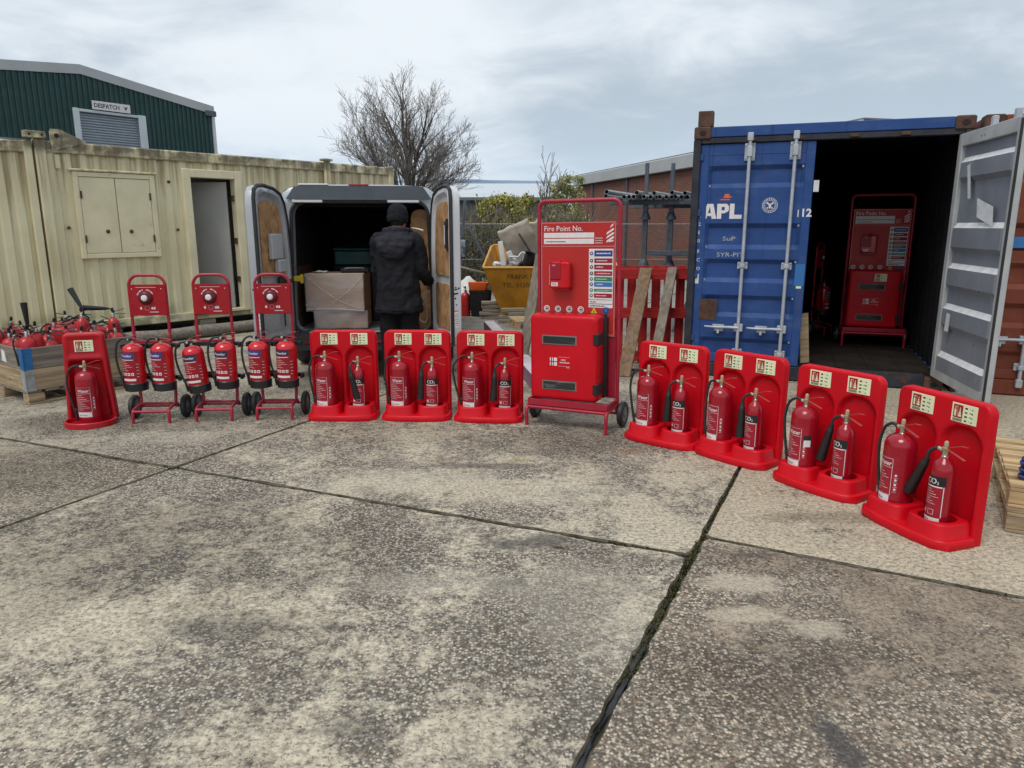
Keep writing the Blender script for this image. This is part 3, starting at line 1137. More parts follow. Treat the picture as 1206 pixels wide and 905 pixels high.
mb.rect(1.04 - ox, 1.05 - ox, 1.66 - oz, 1.73 - oz, -.0015, 0)
mb.build('lettering', 'print_white', bdoor, smooth=0)
mb = MB()
mb.text('SuP', .33 - ox, 1.425 - oz, .060, .0375, 0, sx=1.5)
mb.text('SYR-PIT', .285 - ox, 1.262 - oz, .062, .002, 0, sx=1.3)
mb.build('chalk_writing', 'door_frame_grey', bdoor, smooth=0)
mb = MB()
mb.cbox(.14 - ox, .32 - ox, -.002, .0035, .60 - oz, .82 - oz, .001, 0)
mb.build('patch', 'rusty_iron', bdoor)
mb = MB()
mb.rect(1.06 - ox, 1.15 - ox, .98 - oz, 1.20 - oz, -.0015, 0)
mb.rect(1.08 - ox, 1.13 - ox, .955 - oz, .978 - oz, -.0015, 1)
mb.build('touch_up_paint', ['print_sky', 'lume_cream'], bdoor, smooth=0)
mb = MB()
mb.cbox(1.165 - ox, 1.215 - ox, .01, .018, 1.90 - oz, 2.01 - oz, .001)
mb.build('paper_tag', 'chalky_white', bdoor)
# white numbers down the left edge, half worn away
mb = MB()
for k, ch in enumerate(('4', '2', 'E', '0')):
    mb.text(ch, .085 - ox, 1.66 - k * .085 - oz, .05, -.0015, 0)
for k, ch in enumerate(('8', 'C', 'O')):
    mb.text(ch, .085 - ox, 1.30 - k * .09 - oz, .05, -.0015, 0)
mb.rect(.082 - ox, .118 - ox, .98 - oz, 1.08 - oz, -.0015, 0)
mb.build('lettering', 'chalky_white', bdoor, smooth=0)

rust_c = container('shipping_container', 'rust red shipping container, closed, beside the blue one behind its open door', cpt(W_C + .07, .03), CZ, 'container_rust', 'container_inside', False, trim='container_rust')
rd = [c for c in rust_c.children if c.name.startswith('door')][0]
mb = MB()
mb.cbox(.26, .60, -.010, .002, 1.22, 1.32, .002, 0)
mb.build('warning_strip', 'print_sky', rd)
mb = MB()
mb.disc(.22, .93, .045, -.002, 0)
mb.rect(.14, .20, .45, .80, -.002, 0)
mb.build('sticker', 'chalky_white', rd, smooth=0)

# wooden block standing on the container's corner
wb = MB().cbox(0, .15, 0, .15, 0, .155, .006).build('wooden_block', 'rusty_iron', loc=cpt(.03, .03, H_C + .0005), rot=(0, 0, CZ + .05))
tag(wb, 'brown wooden block standing on the front left corner of the blue container', 'block')
gl = MB().lathe([(.09, 0), (.09, .03), (.07, .07), (.03, .09)], 12).build('roof_vent', 'galvanised', loc=cpt(2.05, 1.4, H_C - .012))
tag(gl, 'small pale dome on the roof of the blue container', 'vent')

# ------------------------------------------------------------------ cream site cabins
KZ = atan2(.764, .645)
KP = (-5.95, 9.75)


def kpt(x, y, z=0.0):
    """point in the cabins' own axes: x along the wall, y into the cabin"""
    return (KP[0] + x * cos(KZ) - y * sin(KZ), KP[1] + x * sin(KZ) + y * cos(KZ), z)


def cab_profile(x0, x1, pitch=.185, dep=.032):
    pts = [(x0, 0)]
    t_ = x0
    while t_ < x1 - pitch:
        for fr, e in ((.06, 0), (.50, 0), (.62, 1), (.90, 1)):
            pts.append((t_ + fr * pitch, dep * e))
        t_ += pitch
    pts.append((x1, 0))
    return pts


def cab_wall(mb, x0, x1, z0, z1):
    p = cab_profile(x0, x1)
    mb.loft([[(a, q, z0) for a, q in p], [(a, q, z1) for a, q in p]], 0, None, False, False, False)
    return mb


def cab_shell(root, x0, x1, D=2.4):
    mb = MB()
    mb.box(x0, x1, .05, D, 2.60, 2.65, 0)
    mb.box(x0, x1, D - .05, D, .18, 2.60, 1)
    mb.build('roof', ['roof_sheet', 'cabin_cream'], root, smooth=0)
    MB().box(x0, x0 + .05, .05, D - .06, .19, 2.59, 0).build('end_wall', 'cabin_cream', root, smooth=0)
    MB().box(x1 - .05, x1, .05, D - .06, .19, 2.59, 0).build('end_wall', 'cabin_cream', root, smooth=0)
    mb = MB()
    mb.box(x0 + .06, x1 - .06, .06, D - .06, .20, .26, 0)
    mb.build('floor', 'grey_plastic', root, smooth=0)


cab = thing('site_cabin', 'cream steel site cabin with stained walls, shuttered window and open doorway', 'cabin', (KP[0], KP[1], 0), KZ)
mb = cab_wall(MB(), -.05, 1.72, .28, 2.52)
cab_wall(mb, 1.72, 2.58, 2.36, 2.52)
cab_wall(mb, 2.58, 5.66, .28, 2.52)
mb.build('wall', 'cabin_cream', cab, smooth=20)
MB().cbox(-.19, 5.74, -.03, .06, 2.50, 2.64, .012).build('top_rail', 'cabin_cream', cab)
mb = MB().cbox(-.19, 1.70, -.02, .06, .17, .29, .01)
mb.cbox(2.60, 5.74, -.02, .06, .17, .29, .01)
mb.cbox(1.70, 2.60, -.018, .06, .172, .25, .01)
mb.build('bottom_rail', 'cabin_cream', cab)
for (x, w) in ((-.125, .13), (5.68, .12)):
    MB().cbox(x - w / 2, x + w / 2, -.045, .05, .165, 2.66, .012).build('corner_post', 'cabin_cream', cab)
# jack legs with their brackets
for x in (-.20, 4.22):
    mb = MB()
    if x > 0:
        mb.cbox(x - .05, x + .05, -.10, -.031, 2.28, 2.70, .008)
        mb.cbox(x - .09, x + .09, -.12, .02, 2.66, 2.70, .006)
    else:
        mb.cbox(x - .10, x + .14, -.10, .0, 2.66, 2.745, .008)
        mb.lathe([(.014, 0), (.014, .01)], 8, 1, Matrix.Translation((x - .05, -.10, 2.70)) @ Matrix.Rotation(radians(90), 4, 'X'))
        mb.lathe([(.014, 0), (.014, .01)], 8, 1, Matrix.Translation((x + .09, -.10, 2.70)) @ Matrix.Rotation(radians(90), 4, 'X'))
    mb.build('jack_bracket', ['cabin_cream', 'van_dark'], cab)
mb = MB()
mb.prism([(.0, 2.52), (.42, 2.64), (.42, 2.66), (.12, 2.79), (.02, 2.79), (0, 2.76)], -.055, -.031, 0)
mb.lathe([(.028, 0), (.028, .006)], 12, 1, Matrix.Translation((.075, -.055, 2.71)) @ Matrix.Rotation(radians(90), 4, 'X'))
mb.build('lifting_plate', ['cabin_cream', 'van_dark'], cab)
MB().cbox(.03, .09, -.03, .0, 2.30, 2.48, .008).build('cable_box', 'cabin_cream', cab)
# window with two steel shutters
wf = MB()
for a in ((.21, .27, 1.14, 2.28), (1.20, 1.27, 1.14, 2.28)):
    wf.cbox(a[0], a[1], -.05, .03, a[2], a[3], .006)
wf.cbox(.27, 1.20, -.049, .03, 2.215, 2.279, .006)
wf.cbox(.27, 1.20, -.049, .03, 1.141, 1.205, .006)
wfo = wf.build('window_frame', 'cabin_trim', cab)
MB().cbox(.17, 1.31, -.07, .0, 2.285, 2.315, .008).build('drip_rail', 'cabin_cream', cab)
for (x0, x1) in ((.275, .725), (.735, 1.195)):
    sh = MB().cbox(x0, x1, -.042, -.012, 1.21, 2.21, .005).build('shutter', 'cabin_trim', cab)
    xb = .57 if x0 < .5 else .88
    lk = MB()
    lk.lathe([(.026, 0), (.026, .012), (.012, .022)], 10, 0, Matrix.Translation((xb, -.042, 1.50)) @ Matrix.Rotation(radians(90), 4, 'X'))
    lk.build('lock', 'rusty_iron', sh)
    hx = x0 + .01 if x0 < .5 else x1 - .01
    for z in (1.40, 1.98):
        MB().tube([(hx, -.05, z - .05), (hx, -.05, z + .05)], .011, 8).build('hinge', 'rusty_iron', sh)
for x, z in ((-.0 + .06, 1.55), (1.52, 1.52), (1.45, 2.2)):
    MB().lathe([(.022, 0), (.022, .014), (.010, .02)], 10, 0, Matrix.Translation((x + .04, 0, z)) @ Matrix.Rotation(radians(90), 4, 'X')).build('wall_bolt', 'rusty_iron', cab)
# doorway
df = MB()
df.cbox(1.68, 1.80, -.055, .10, .25, 2.40, .008)
df.cbox(2.50, 2.62, -.055, .10, .25, 2.40, .008)
df.cbox(1.80, 2.50, -.054, .10, 2.28, 2.399, .008)
df.cbox(1.80, 2.50, -.054, .10, .251, .295, .006)
df.build('door_frame', 'cabin_trim', cab)
dl = MB().cbox(0, .66, 0, .04, 0, 1.94, .004).build('door', 'inner_lining', cab, loc=(2.44, .10, .30), rot=(0, 0, radians(128)), label='grey door leaf, opened inwards')
MB().tube([(.60, -.01, .95), (.60, -.05, .95), (.48, -.05, .95)], .009, 8).build('handle', 'galvanised', dl)
mb = MB()
MB().box(1.47, 2.9, .62, .64, .27, 2.55).build('added_inner_wall', 'inner_lining', cab, smooth=0)  # pale wall added close behind the doorway to lighten the inside
for z in (.7, 1.3, 1.95):
    MB().cbox(2.47, 2.505, -.005, .05, z, z + .09, .003).build('hinge', 'rusty_iron', cab)
cab_shell(cab, -.15, 5.70)

cab2 = thing('site_cabin', 'second cream steel site cabin at the left edge, plain wall behind the wooden crate', 'cabin', (KP[0], KP[1], 0), KZ)
cab_wall(MB(), -6.2, -.27, .26, 2.50).build('wall', 'cabin_cream', cab2, smooth=20)
MB().cbox(-6.3, -.225, -.03, .06, 2.48, 2.62, .012).build('top_rail', 'cabin_cream', cab2)
MB().cbox(-6.3, -.225, -.02, .06, .15, .27, .01).build('bottom_rail', 'cabin_cream', cab2)
MB().cbox(-.31, -.215, -.035, .05, .14, 2.63, .01).build('corner_post', 'cabin_cream', cab2)
MB().cbox(-1.02, -.96, -.03, .0, 1.0, 1.12, .01).build('cable_box', 'cabin_cream', cab2)
cab_shell(cab2, -6.3, -.23)

for k, x in enumerate((.5, 1.9, 3.6, 5.4)):
    o = MB().cbox(-.13, .13, -.12, .12, 0, .163, .01).build('timber_block', 'grey_timber_x', loc=kpt(x, .12), rot=(0, 0, KZ))
    tag(o, 'weathered timber block holding up the cream cabin', 'block', 'blocks under the cabin')
# weathered pole lying along the foot of the cabin
path = [(-1.05 + 3.6 * i / 12, .0 + .02 * sin(i * 1.3), .090 + .006 * sin(i * 2.1)) for i in range(13)]
lg = MB().tube(path, [.085 + .006 * sin(i * 1.7) for i in range(13)], 14)
lg.v = [(x, y, z) for x, y, z in lg.v]
lo = lg.build('wooden_pole', 'log_wood', loc=kpt(1.25, -.72), rot=(0, 0, KZ))
tag(lo, 'thick weathered wooden pole lying on the ground along the cabin', 'pole')
mb = MB()
rnd = random.Random(8)
for k in range(500):
    x = rnd.uniform(.2, 4.6)
    y = -.55 + rnd.gauss(0, .12)
    h = rnd.uniform(.02, .10)
    a = rnd.uniform(0, 6.28)
    p = kpt(x, y)
    mb.add([(p[0] - .006 * cos(a), p[1] - .006 * sin(a), 0), (p[0] + .006 * cos(a), p[1] + .006 * sin(a), 0), (p[0] + rnd.uniform(-.04, .04), p[1] + rnd.uniform(-.04, .04), h)], [(0, 1, 2)])
mb.build('weeds', 'moss', kind='stuff', smooth=0)

# ------------------------------------------------------------------ green warehouse behind the cabins
GZ = atan2(46.17 - 40.28, -18.17 + 22.55)
gd = (cos(GZ), sin(GZ))
GP = (-22.55, 40.28)                           # under the ridge


def gx(x, y):
    return (x - GP[0]) * gd[0] + (y - GP[1]) * gd[1]


wh = thing('warehouse', 'dark green corrugated warehouse with pale gable trim above the cream cabins', 'warehouse', (GP[0], GP[1], 0), GZ)
XR = gx(-18.17, 46.17)
XL = -XR * 1.3
ZR, ZC = 9.79, 8.66
slope = (ZR - ZC) / XR


def roof_z(x):
    return ZR - abs(x) * slope if x > 0 else ZR + x * .10


dx0, dx1 = gx(-22.48, 39.87) , gx(-20.76, 42.44)
mb = MB()
x = XL
prof = []
while x < XR:
    for fr, e in ((0, 0), (.50, 0), (.60, -.075), (.88, -.075)):
        prof.append((x + fr * .27, e))
    x += .27
prof = [p for p in prof if p[0] < XR] + [(XR, 0)]
for (a, ya), (b2, yb) in zip(prof[:-1], prof[1:]):
    inside = a > dx0 - .02 and b2 < dx1 + .02
    z0 = 7.45 if inside else 1.0
    mb.quad([(a, ya, z0), (b2, yb, z0), (b2, yb, roof_z(b2) - .2), (a, ya, roof_z(a) - .2)])
mb.build('cladding', 'green_cladding', wh, smooth=0)
mb = MB()
for (xa, xb) in ((XL, 0), (0, XR + .15)):
    a, q = roof_z(xa), roof_z(xb)
    if xa == 0:
        a, q = ZR, ZR - slope * (XR + .15)
    mb.loft([[(xa, -.10, a - .47), (xa, .0, a - .47), (xa, .0, a), (xa, -.10, a)], [(xb, -.10, q - .47), (xb, .0, q - .47), (xb, .0, q), (xb, -.10, q)]])
mb.build('gable_trim', 'fascia_grey', wh, smooth=0)
mb = MB()
mb.quad([(XL, 0, roof_z(XL) - .02), (0, 0, ZR - .02), (0, 30, ZR - .02), (XL, 30, roof_z(XL) - .02)])
mb.quad([(0, 0, ZR - .02), (XR, 0, ZC - .02), (XR, 30, ZC - .02), (0, 30, ZR - .02)])
mb.quad([(XR, .02, .5), (XR, 30, .5), (XR, 30, ZC - .03), (XR, .02, ZC - .03)], 1)
mb.build('roof', ['roof_sheet', 'green_cladding'], wh, smooth=0)
MB().cbox(XR - .02, XR + .16, -.11, .06, 1, ZC - .5, .01).build('corner_trim', 'door_trim', wh)
MB().cbox(XR - .45, XR + .25, -.16, -.101, ZC - .62, ZC - .30, .02).build('gutter_end', 'dark_steel', wh)
mb = MB()
mb.cbox(dx0 - .30, dx0, -.16, .15, 1, 7.60, .02)
mb.cbox(dx1, dx1 + .42, -.16, .15, 1, 7.60, .02)
mb.cbox(dx0, dx1, -.15, .15, 7.44, 7.58, .02)
mb.build('door_surround', 'door_trim', wh)
for k in range(22):
    z = 7.42 - (k + 1) * .135
    mb = MB()
    mb.loft([[(dx0 + .01, .10, z), (dx1 - .01, .10, z)], [(dx0 + .01, .02, z + .03), (dx1 - .01, .02, z + .03)], [(dx0 + .01, .015, z + .085), (dx1 - .01, .015, z + .085)], [(dx0 + .01, .10, z + .134), (dx1 - .01, .10, z + .134)]], 0, None, False, False, False)
    sl_o = mb.build('shutter_slat', 'shutter_grey', wh) if k == 0 else None
    if k == 0:
        first_slat = sl_o
    else:
        c = first_slat.copy()
        COL.objects.link(c)
        c.parent = wh
        c.location = (0, 0, -k * .135)
sx0, sx1 = gx(-22.24, 40.51), gx(-20.97, 42.06)
sgn = thing('sign', 'white DESPATCH sign with a black arrow over the roller shutter', 'sign', (GP[0] + sx0 * gd[0] + .17 * gd[1], GP[1] + sx0 * gd[1] - .17 * gd[0], 7.62), GZ)
sw = sx1 - sx0
MB().cbox(0, sw, -.04, 0, 0, .44, .01).build('board', 'print_white', sgn)
mb = MB()
mb.text('DESPATCH', .08, .12, .30, -.042, 0, sx=(sw * .66) / (text_mesh('DESPATCH')[0] and max(p[0] for p in text_mesh('DESPATCH')[0])) / .30, weight=.025)
mb.quad([(sw * .82, -.042, .32), (sw * .87, -.042, .10), (sw * .93, -.042, .32), (sw * .87, -.042, .27)])
mb.build('lettering', 'print_black', sgn, smooth=0)
nb = thing('sign', 'small white notice on the green wall left of the roller shutter', 'sign', (GP[0] + (dx0 - .9) * gd[0] + .1 * gd[1], GP[1] + (dx0 - .9) * gd[1] - .1 * gd[0], 5.45), GZ)
MB().cbox(0, .5, -.03, 0, 0, .62, .01).build('board', 'print_white', nb)
mb = MB()
mb.rect(.2, .3, .2, .42, -.032)
mb.build('arrow', 'grey_plastic', nb, smooth=0)

# ------------------------------------------------------------------ brick hall with grey fascia behind the pipe rack
BA, BB = Vector((3.23, 37.0)), Vector((6.0, 26.3))
bd = (BB - BA).normalized()
BZ = atan2(bd.y, bd.x)
bh = thing('brick_building', 'long red brick building with a grey roof fascia behind the pipe rack', 'building', (BA.x, BA.y, 0), BZ)
Lb = 20
mb = MB()
mb.box(0, Lb, 0, 8, -.04, 3.55)
mb.build('wall', 'far_brick', bh, smooth=0)
mb = MB()
mb.cbox(-.15, Lb, -.18, 8, 3.50, 3.98, .03)
mb.build('fascia', 'fascia_grey', bh)
MB().box(-.1, Lb, -.12, 8, 3.981, 4.02).build('roof', 'roof_sheet', bh, smooth=0)
for k in range(5):
    MB().cbox(2.2 + k * 4, 2.30 + k * 4, -.09, 0, 0, 3.5, .02).build('downpipe', 'dark_steel', bh)

# low dark shed far behind the fence
sd = thing('shed', 'long low dark grey shed behind the hedge, between van and brick building', 'shed', (-9, 41.3, 0), 0)
mb = MB()
mb.box(0, 11.9, 0, 8, -.04, 2.95)
mb.build('wall', 'grey_wall', sd, smooth=0)
MB().cbox(-.2, 12.0, -.2, 8.2, 2.951, 3.14, .02).build('roof', 'roof_sheet', sd)
mb = MB()
for k in range(12):
    mb.cbox(.5 + k * 1.0, .58 + k * 1.0, -.03, 0, 0, 2.95, .01)
mb.build('seam', 'grey_wall', sd)

# ================================================================== FIRE EQUIPMENT
def safety_sign(name, parent, loc, w=.105, h=.085, rot=None):
    """cream photoluminescent plate: red pictogram block on the left, dark and green symbols on the right"""
    mb = MB()
    mb.cbox(-w / 2, w / 2, -.002, .001, 0, h, .0008, 0)
    y = -.0026
    X = lambda a: -w / 2 + a * w
    Z = lambda a: a * h
    mb.rect(X(.07), X(.44), Z(.22), Z(.92), y, 1)
    y2 = -.0030
    for (a, b, c, d) in ((.115, .185, .30, .66), (.135, .165, .68, .76), (.135, .21, .78, .82), (.235, .245, .28, .86), (.275, .395, .30, .42), (.29, .38, .44, .54), (.31, .36, .56, .66), (.325, .35, .68, .80)):
        mb.rect(X(a), X(b), Z(c), Z(d), y2, 0)
    for k in range(3):
        mb.rect(X(.07), X(.44), Z(.05 + k * .05), Z(.08 + k * .05), y, 2)
    for k in range(4):
        z = .10 + k * .22
        mb.rect(X(.52), X(.62), Z(z), Z(z + .09), y, 2 if k % 2 else 3)
        mb.rect(X(.70), X(.72 + .12 * ((k * 7) % 3) / 2), Z(z + .04), Z(z + .08), y, 3)
        mb.rect(X(.78), X(.84), Z(z + .0), Z(z + .06), y, 3)
    return mb.build(name, ['lume_cream', 'panel_red', 'print_black', 'print_green'], parent, loc=loc, rot=rot, smooth=0)


# ------------------------------------------------------------------ double stand (vacuum-formed plastic)
def make_double_stand():
    root = thing('extinguisher_stand', 'red double extinguisher stand', 'stand')
    W, Hh, T = .555, .725, .050
    rc = .055

    def half_w(z):
        if z > Hh - rc:
            q = z - (Hh - rc)
            return W / 2 - (rc - sqrt(max(0, rc * rc - q * q)))
        return W / 2

    def pocket(x, z):
        d = 0
        for cx_ in (-.132, .132):
            hw, hz, r = .124, .275, .118
            qx, qz = abs(x - cx_) - hw + r, abs(z - .32) - hz + r
            sd_ = math.hypot(max(qx, 0), max(qz, 0)) + min(max(qx, qz), 0) - r
            u = min(1, max(0, -sd_ / .026))
            d = max(d, u * u * (3 - 2 * u))
        return d
    nx, nz = 52, 50
    v, f = [], []
    zs = [Hh * j / nz for j in range(nz - 5)] + [Hh - rc * (1 - sin(radians(90) * k / 8)) for k in range(0, 9)]
    zs = sorted(set(round(z, 5) for z in zs))
    nz = len(zs) - 1
    for j in range(nz + 1):
        z = zs[j]
        hw = half_w(z)
        for i in range(nx + 1):
            x = -hw + 2 * hw * i / nx
            ed = min(hw - abs(x), Hh - z)
            rnd_ = .010 * (1 - min(1, ed / .014)) ** 2
            y = -T + rnd_ + .036 * pocket(x, z)
            v.append((x, y, z))
    nf = len(v)
    for j in range(nz):
        for i in range(nx):
            a = j * (nx + 1) + i
            f.append((a, a + 1, a + nx + 2, a + nx + 1))
    # back outline and rim
    ring = [j * (nx + 1) + nx for j in range(nz + 1)] + [nz * (nx + 1) + i for i in range(nx - 1, -1, -1)] + [j * (nx + 1) for j in range(nz - 1, -1, -1)]
    o = len(v)
    for q in ring:
        v.append((v[q][0], 0, v[q][2]))
    m = len(ring)
    for k in range(m - 1):
        f.append((ring[k], o + k, o + k + 1, ring[k + 1]))
    f.append(tuple(o + k for k in range(m)))
    mb = MB()
    mb.add(v, f)
    mb.build('back_panel', 'stand_red', root, smooth=50)
    # base tray: chamfered plan, stepped edge
    hw = .285
    def plan(i, z, front=-.275):
        c = .062
        return [(-hw + i, -.048, z), (-hw + i, front + c + i * .4, z), (-hw + c * .9 + i * .6, front + .012 + i, z), (-.10, front - .004 + i, z), (.10, front - .004 + i, z),
                (hw - c * .9 - i * .6, front + .012 + i, z), (hw - i, front + c + i * .4, z), (hw - i, -.048, z)]
    mb = MB()
    mb.loft([plan(.003, 0), plan(0, .004), plan(.004, .040), plan(.010, .047), plan(.016, .049)])
    mb.build('base', 'stand_red', root, smooth=45)
    # two raised cups with round wells
    for sx in (-1, 1):
        n = 40
        cx_, cy_ = sx * .135, -.142

        def outer(i, z, sx=sx, cx_=cx_):
            """rounded block from the panel to the front, sampled by direction from the well centre"""
            pts = []
            for k in range(n):
                a = 2 * pi * k / n
                dx, dy = cos(a), sin(a)
                ex, ey0, ey1 = .128 - i, .10 - i * .0, .112 - i
                p_ = 5.0
                e = ey0 if dy > 0 else ey1
                pp = 9.0 if dy > 0 else 3.4
                r = 1.0 / ((abs(dx) / ex) ** pp + (abs(dy) / e) ** pp) ** (1 / pp)
                y = min(cy_ + dy * r, -.0495)
                pts.append((cx_ + dx * r, y, z))
            return pts

        def circ(r, z, cx_=cx_):
            return [(cx_ + r * cos(2 * pi * k / n), cy_ + r * sin(2 * pi * k / n), z) for k in range(n)]
        mb = MB()
        mb.loft([outer(.0, .0485), outer(.002, .052), outer(.010, .112), outer(.014, .121), outer(.020, .124),
                 circ(.0905, .124), circ(.087, .121), circ(.086, .060), circ(.080, .057)], cap0=False)
        mb.build('cup', 'stand_red', root, smooth=40)
    for sx in (-1, 1):
        safety_sign('sign', root, (sx * .125 + .010, -T - .001, .606), .142, .096)
    return root


# ------------------------------------------------------------------ extinguishers
def on_cyl(r, lift=.0007):
    def fn(x, z):
        a = x / r
        return ((r + lift) * sin(a), -(r + lift) * cos(a), z)
    return fn


def frame_lines(mb, x0, x1, z0, z1, w, mi, fn, seg=8):
    mb.rect(x0, x1, z0, z0 + w, 0, mi, fn, seg)
    mb.rect(x0, x1, z1 - w, z1, 0, mi, fn, seg)
    mb.rect(x0, x0 + w, z0, z1, 0, mi, fn)
    mb.rect(x1 - w, x1, z0, z1, 0, mi, fn)


def scribble(mb, x0, x1, z, h, mi, fn, seed, n=9):
    """illegible small print: a run of short strokes"""
    r = random.Random(seed)
    x = x0
    while x < x1:
        w = r.uniform(.0025, .007)
        mb.rect(x, min(x1, x + w), z, z + h * r.uniform(.6, 1), 0, mi, fn)
        x += w + r.uniform(.001, .003)


def valve(mb, z, kind):
    """neck, valve block, levers (they point to +x); materials 0 chrome, 1 brass, 2 red metal, 3 beige, 4 black"""
    z -= .014
    mb.lathe([(.020, z - .006), (.020, z + .010), (.015, z + .012), (.015, z + .030)], 14, 0)
    if kind != 'powder':
        mb.lathe([(.016, z + .030), (.018, z + .034), (.018, z + .052), (.012, z + .056)], 12, 1)
        mb.tube([(-.012, 0, z + .036), (-.040, 0, z + .040)], .010, 10, 0)
        mb.lathe([(.010, z + .056), (.0115, z + .062), (.010, z + .082), (.005, z + .086)], 10, 3)
        mb.beam((.005, 0, z + .052), (.085, 0, z + .082), .012, .003, 2, b=.001)
        mb.beam((.085, 0, z + .082), (.118, 0, z + .084), .012, .003, 2, b=.001)
        mb.beam((.008, 0, z + .046), (.110, 0, z + .016), .014, .003, 2, b=.001)
        mb.tube([(.0, -.018, z + .048), (.0, .018, z + .048)], .004, 8, 0)
    else:
        mb.lathe([(.017, z + .030), (.019, z + .034), (.019, z + .048), (.012, z + .054)], 12, 2)
        mb.tube([(-.012, 0, z + .034), (-.040, 0, z + .037)], .010, 10, 0)
        mb.beam((-.012, 0, z + .060), (.060, 0, z + .084), .016, .004, 2, b=.001)
        mb.beam((.060, 0, z + .084), (.095, 0, z + .080), .016, .004, 2, b=.001)
        mb.beam((.0, 0, z + .050), (.092, 0, z + .036), .016, .004, 2, b=.001)
        mb.lathe([(.013, 0), (.014, .004), (.014, .012), (.010, .014)], 12, 4, Matrix.Translation((.0, -.016, z + .040)) @ Matrix.Rotation(radians(90), 4, 'X'))
        mb.tube([(.0, -.02, z + .066), (.0, .02, z + .066)], .004, 8, 0)


def make_extinguisher(kind, band='print_blue', paint='crimson_paint', with_label=True, sticker=False, hv=0.0):
    root = thing('fire_extinguisher', 'red fire extinguisher', 'fire extinguisher')
    if kind == 'water':
        r, top = .081, .395
        prof = [(r - .006, 0), (r, .006), (r, top - .035), (r * .985, top - .020), (r * .90, top), (r * .72, top + .018), (r * .45, top + .030), (.021, top + .034)]
        neck = top + .040
    elif kind == 'co2':
        r, top = .0555, .325
        prof = [(r - .006, 0), (r, .006), (r, top - .03), (r * .97, top - .008), (r * .86, top + .018), (r * .66, top + .036), (r * .42, top + .048), (.020, top + .056)]
        neck = top + .066
    else:
        r, top = .083, .355
        prof = [(r - .006, .02), (r, .03), (r, top - .03), (r * .975, top - .015), (r * .86, top + .003), (r * .60, top + .020), (r * .38, top + .026), (.021, top + .028)]
        neck = top + .036
    body = MB().lathe(prof, 32).build('body', paint, root, smooth=40)
    if kind == 'powder':
        MB().lathe([(r - .004, 0), (r + .004, .003), (r + .006, .062), (r + .001, .068)], 32).build('base_ring', 'black_plastic', root)
    mb = MB()
    valve(mb, neck, kind)
    mb.build('valve', ['chrome', 'brass', 'lever_red', 'beige_knob', 'black_plastic'], root, smooth=35)

    fn, fn2 = on_cyl(r), on_cyl(r, .0011)
    if with_label:
        mb = MB()
        if kind == 'water':
            mb.rect(-.088, .074, .075, .315, 0, 0, fn, 14)
            frame_lines(mb, -.078, .040, .100, .302, .002, 1, fn2)
            mb.text('Water', -.056, .263, .034, 0, 1, fn2, weight=.014, sx=.98)
            frame_lines(mb, -.078, .040, .252, .302, .0018, 1, fn2)
            for k in range(9):
                scribble(mb, -.070, -.070 + (.05 + .045 * ((k * 5) % 4) / 3), .236 - k * .0145, .0035, 1, fn2, k)
            mb.rect(-.082, .036, .060, .098, 0, 1, fn2, 8)
            mb.text('Service', -.070, .070, .024, 0, 2, on_cyl(r, .0015), shear=.4)
            for k in range(4):
                mb.disc(.060, .135 + k * .026, .0065, 0, 1, 8, fn2)
                scribble(mb, .050, .070, .120 + k * .026, .003, 1, fn2, 30 + k)
            if sticker:
                mb.rect(.052, .100, .185, .262, 0, 2, fn2, 5)
                mb.rect(.056, .096, .190, .232, 0, 1, on_cyl(r, .0015), 5)
        elif kind == 'co2':
            mb.rect(-.062, .060, .070, .238, 0, 0, fn, 10)
            mb.rect(-.062, .060, .238, .288, 0, 2, fn, 10)
            mb.text('CO', -.040, .248, .040, 0, 1, fn2, weight=.018, sx=.95)
            mb.text('2', .019, .246, .020, 0, 1, fn2, weight=.01)
            mb.rect(-.050, .046, .230, .236, 0, 1, fn2, 8)
            for k in range(7):
                scribble(mb, -.050, -.050 + (.045 + .04 * ((k * 5) % 4) / 3), .216 - k * .0125, .003, 1, fn2, 50 + k)
            mb.rect(.050, .0535, .075, .236, 0, 1, fn2)
            frame_lines(mb, -.050, -.026, .085, .112, .0016, 1, fn2, 3)
            mb.rect(-.046, -.030, .092, .104, 0, 1, fn2, 2)
            frame_lines(mb, -.012, .018, .085, .112, .0016, 1, fn2, 3)
            mb.rect(-.060, .048, .046, .070, 0, 1, fn2, 8)
            mb.text('Service', -.050, .052, .016, 0, 2, on_cyl(r, .0015), shear=.4)
        else:
            mb.rect(-.088, .074, .075, .325, 0, 0, fn, 14)
            mb.rect(-.084, .046, .272, .318, 0, 2, fn2, 12)
            mb.text('Powder', -.064, .284, .030, 0, 1, on_cyl(r, .0015), weight=.012, sx=1.0)
            mb.rect(-.078, .040, .258, .263, 0, 1, fn2, 10)
            for k in range(6):
                scribble(mb, -.074, -.074 + (.05 + .05 * ((k * 5) % 4) / 3), .246 - k * .0145, .0035, 1, fn2, 80 + k)
            for k in range(4):
                mb.rect(-.072 + k * .029, -.052 + k * .029, .134, .156, 0, 1, fn2, 2)
                mb.rect(-.066 + k * .029, -.058 + k * .029, .140, .150, 0, 0, on_cyl(r, .0015))
            mb.rect(-.074, .046, .090, .108, 0, 1, fn2, 8)
            for k in range(5):
                scribble(mb, .056, .074, .12 + k * .026, .005, 1, fn2, 40 + k)
        bands = {'water': 'print_black', 'co2': 'print_black', 'powder': band}
        mb.build('label', ['label_red' if kind != 'powder' else 'crimson_paint', 'print_white', bands[kind]], root, smooth=30)
    # hose
    z = neck + .024
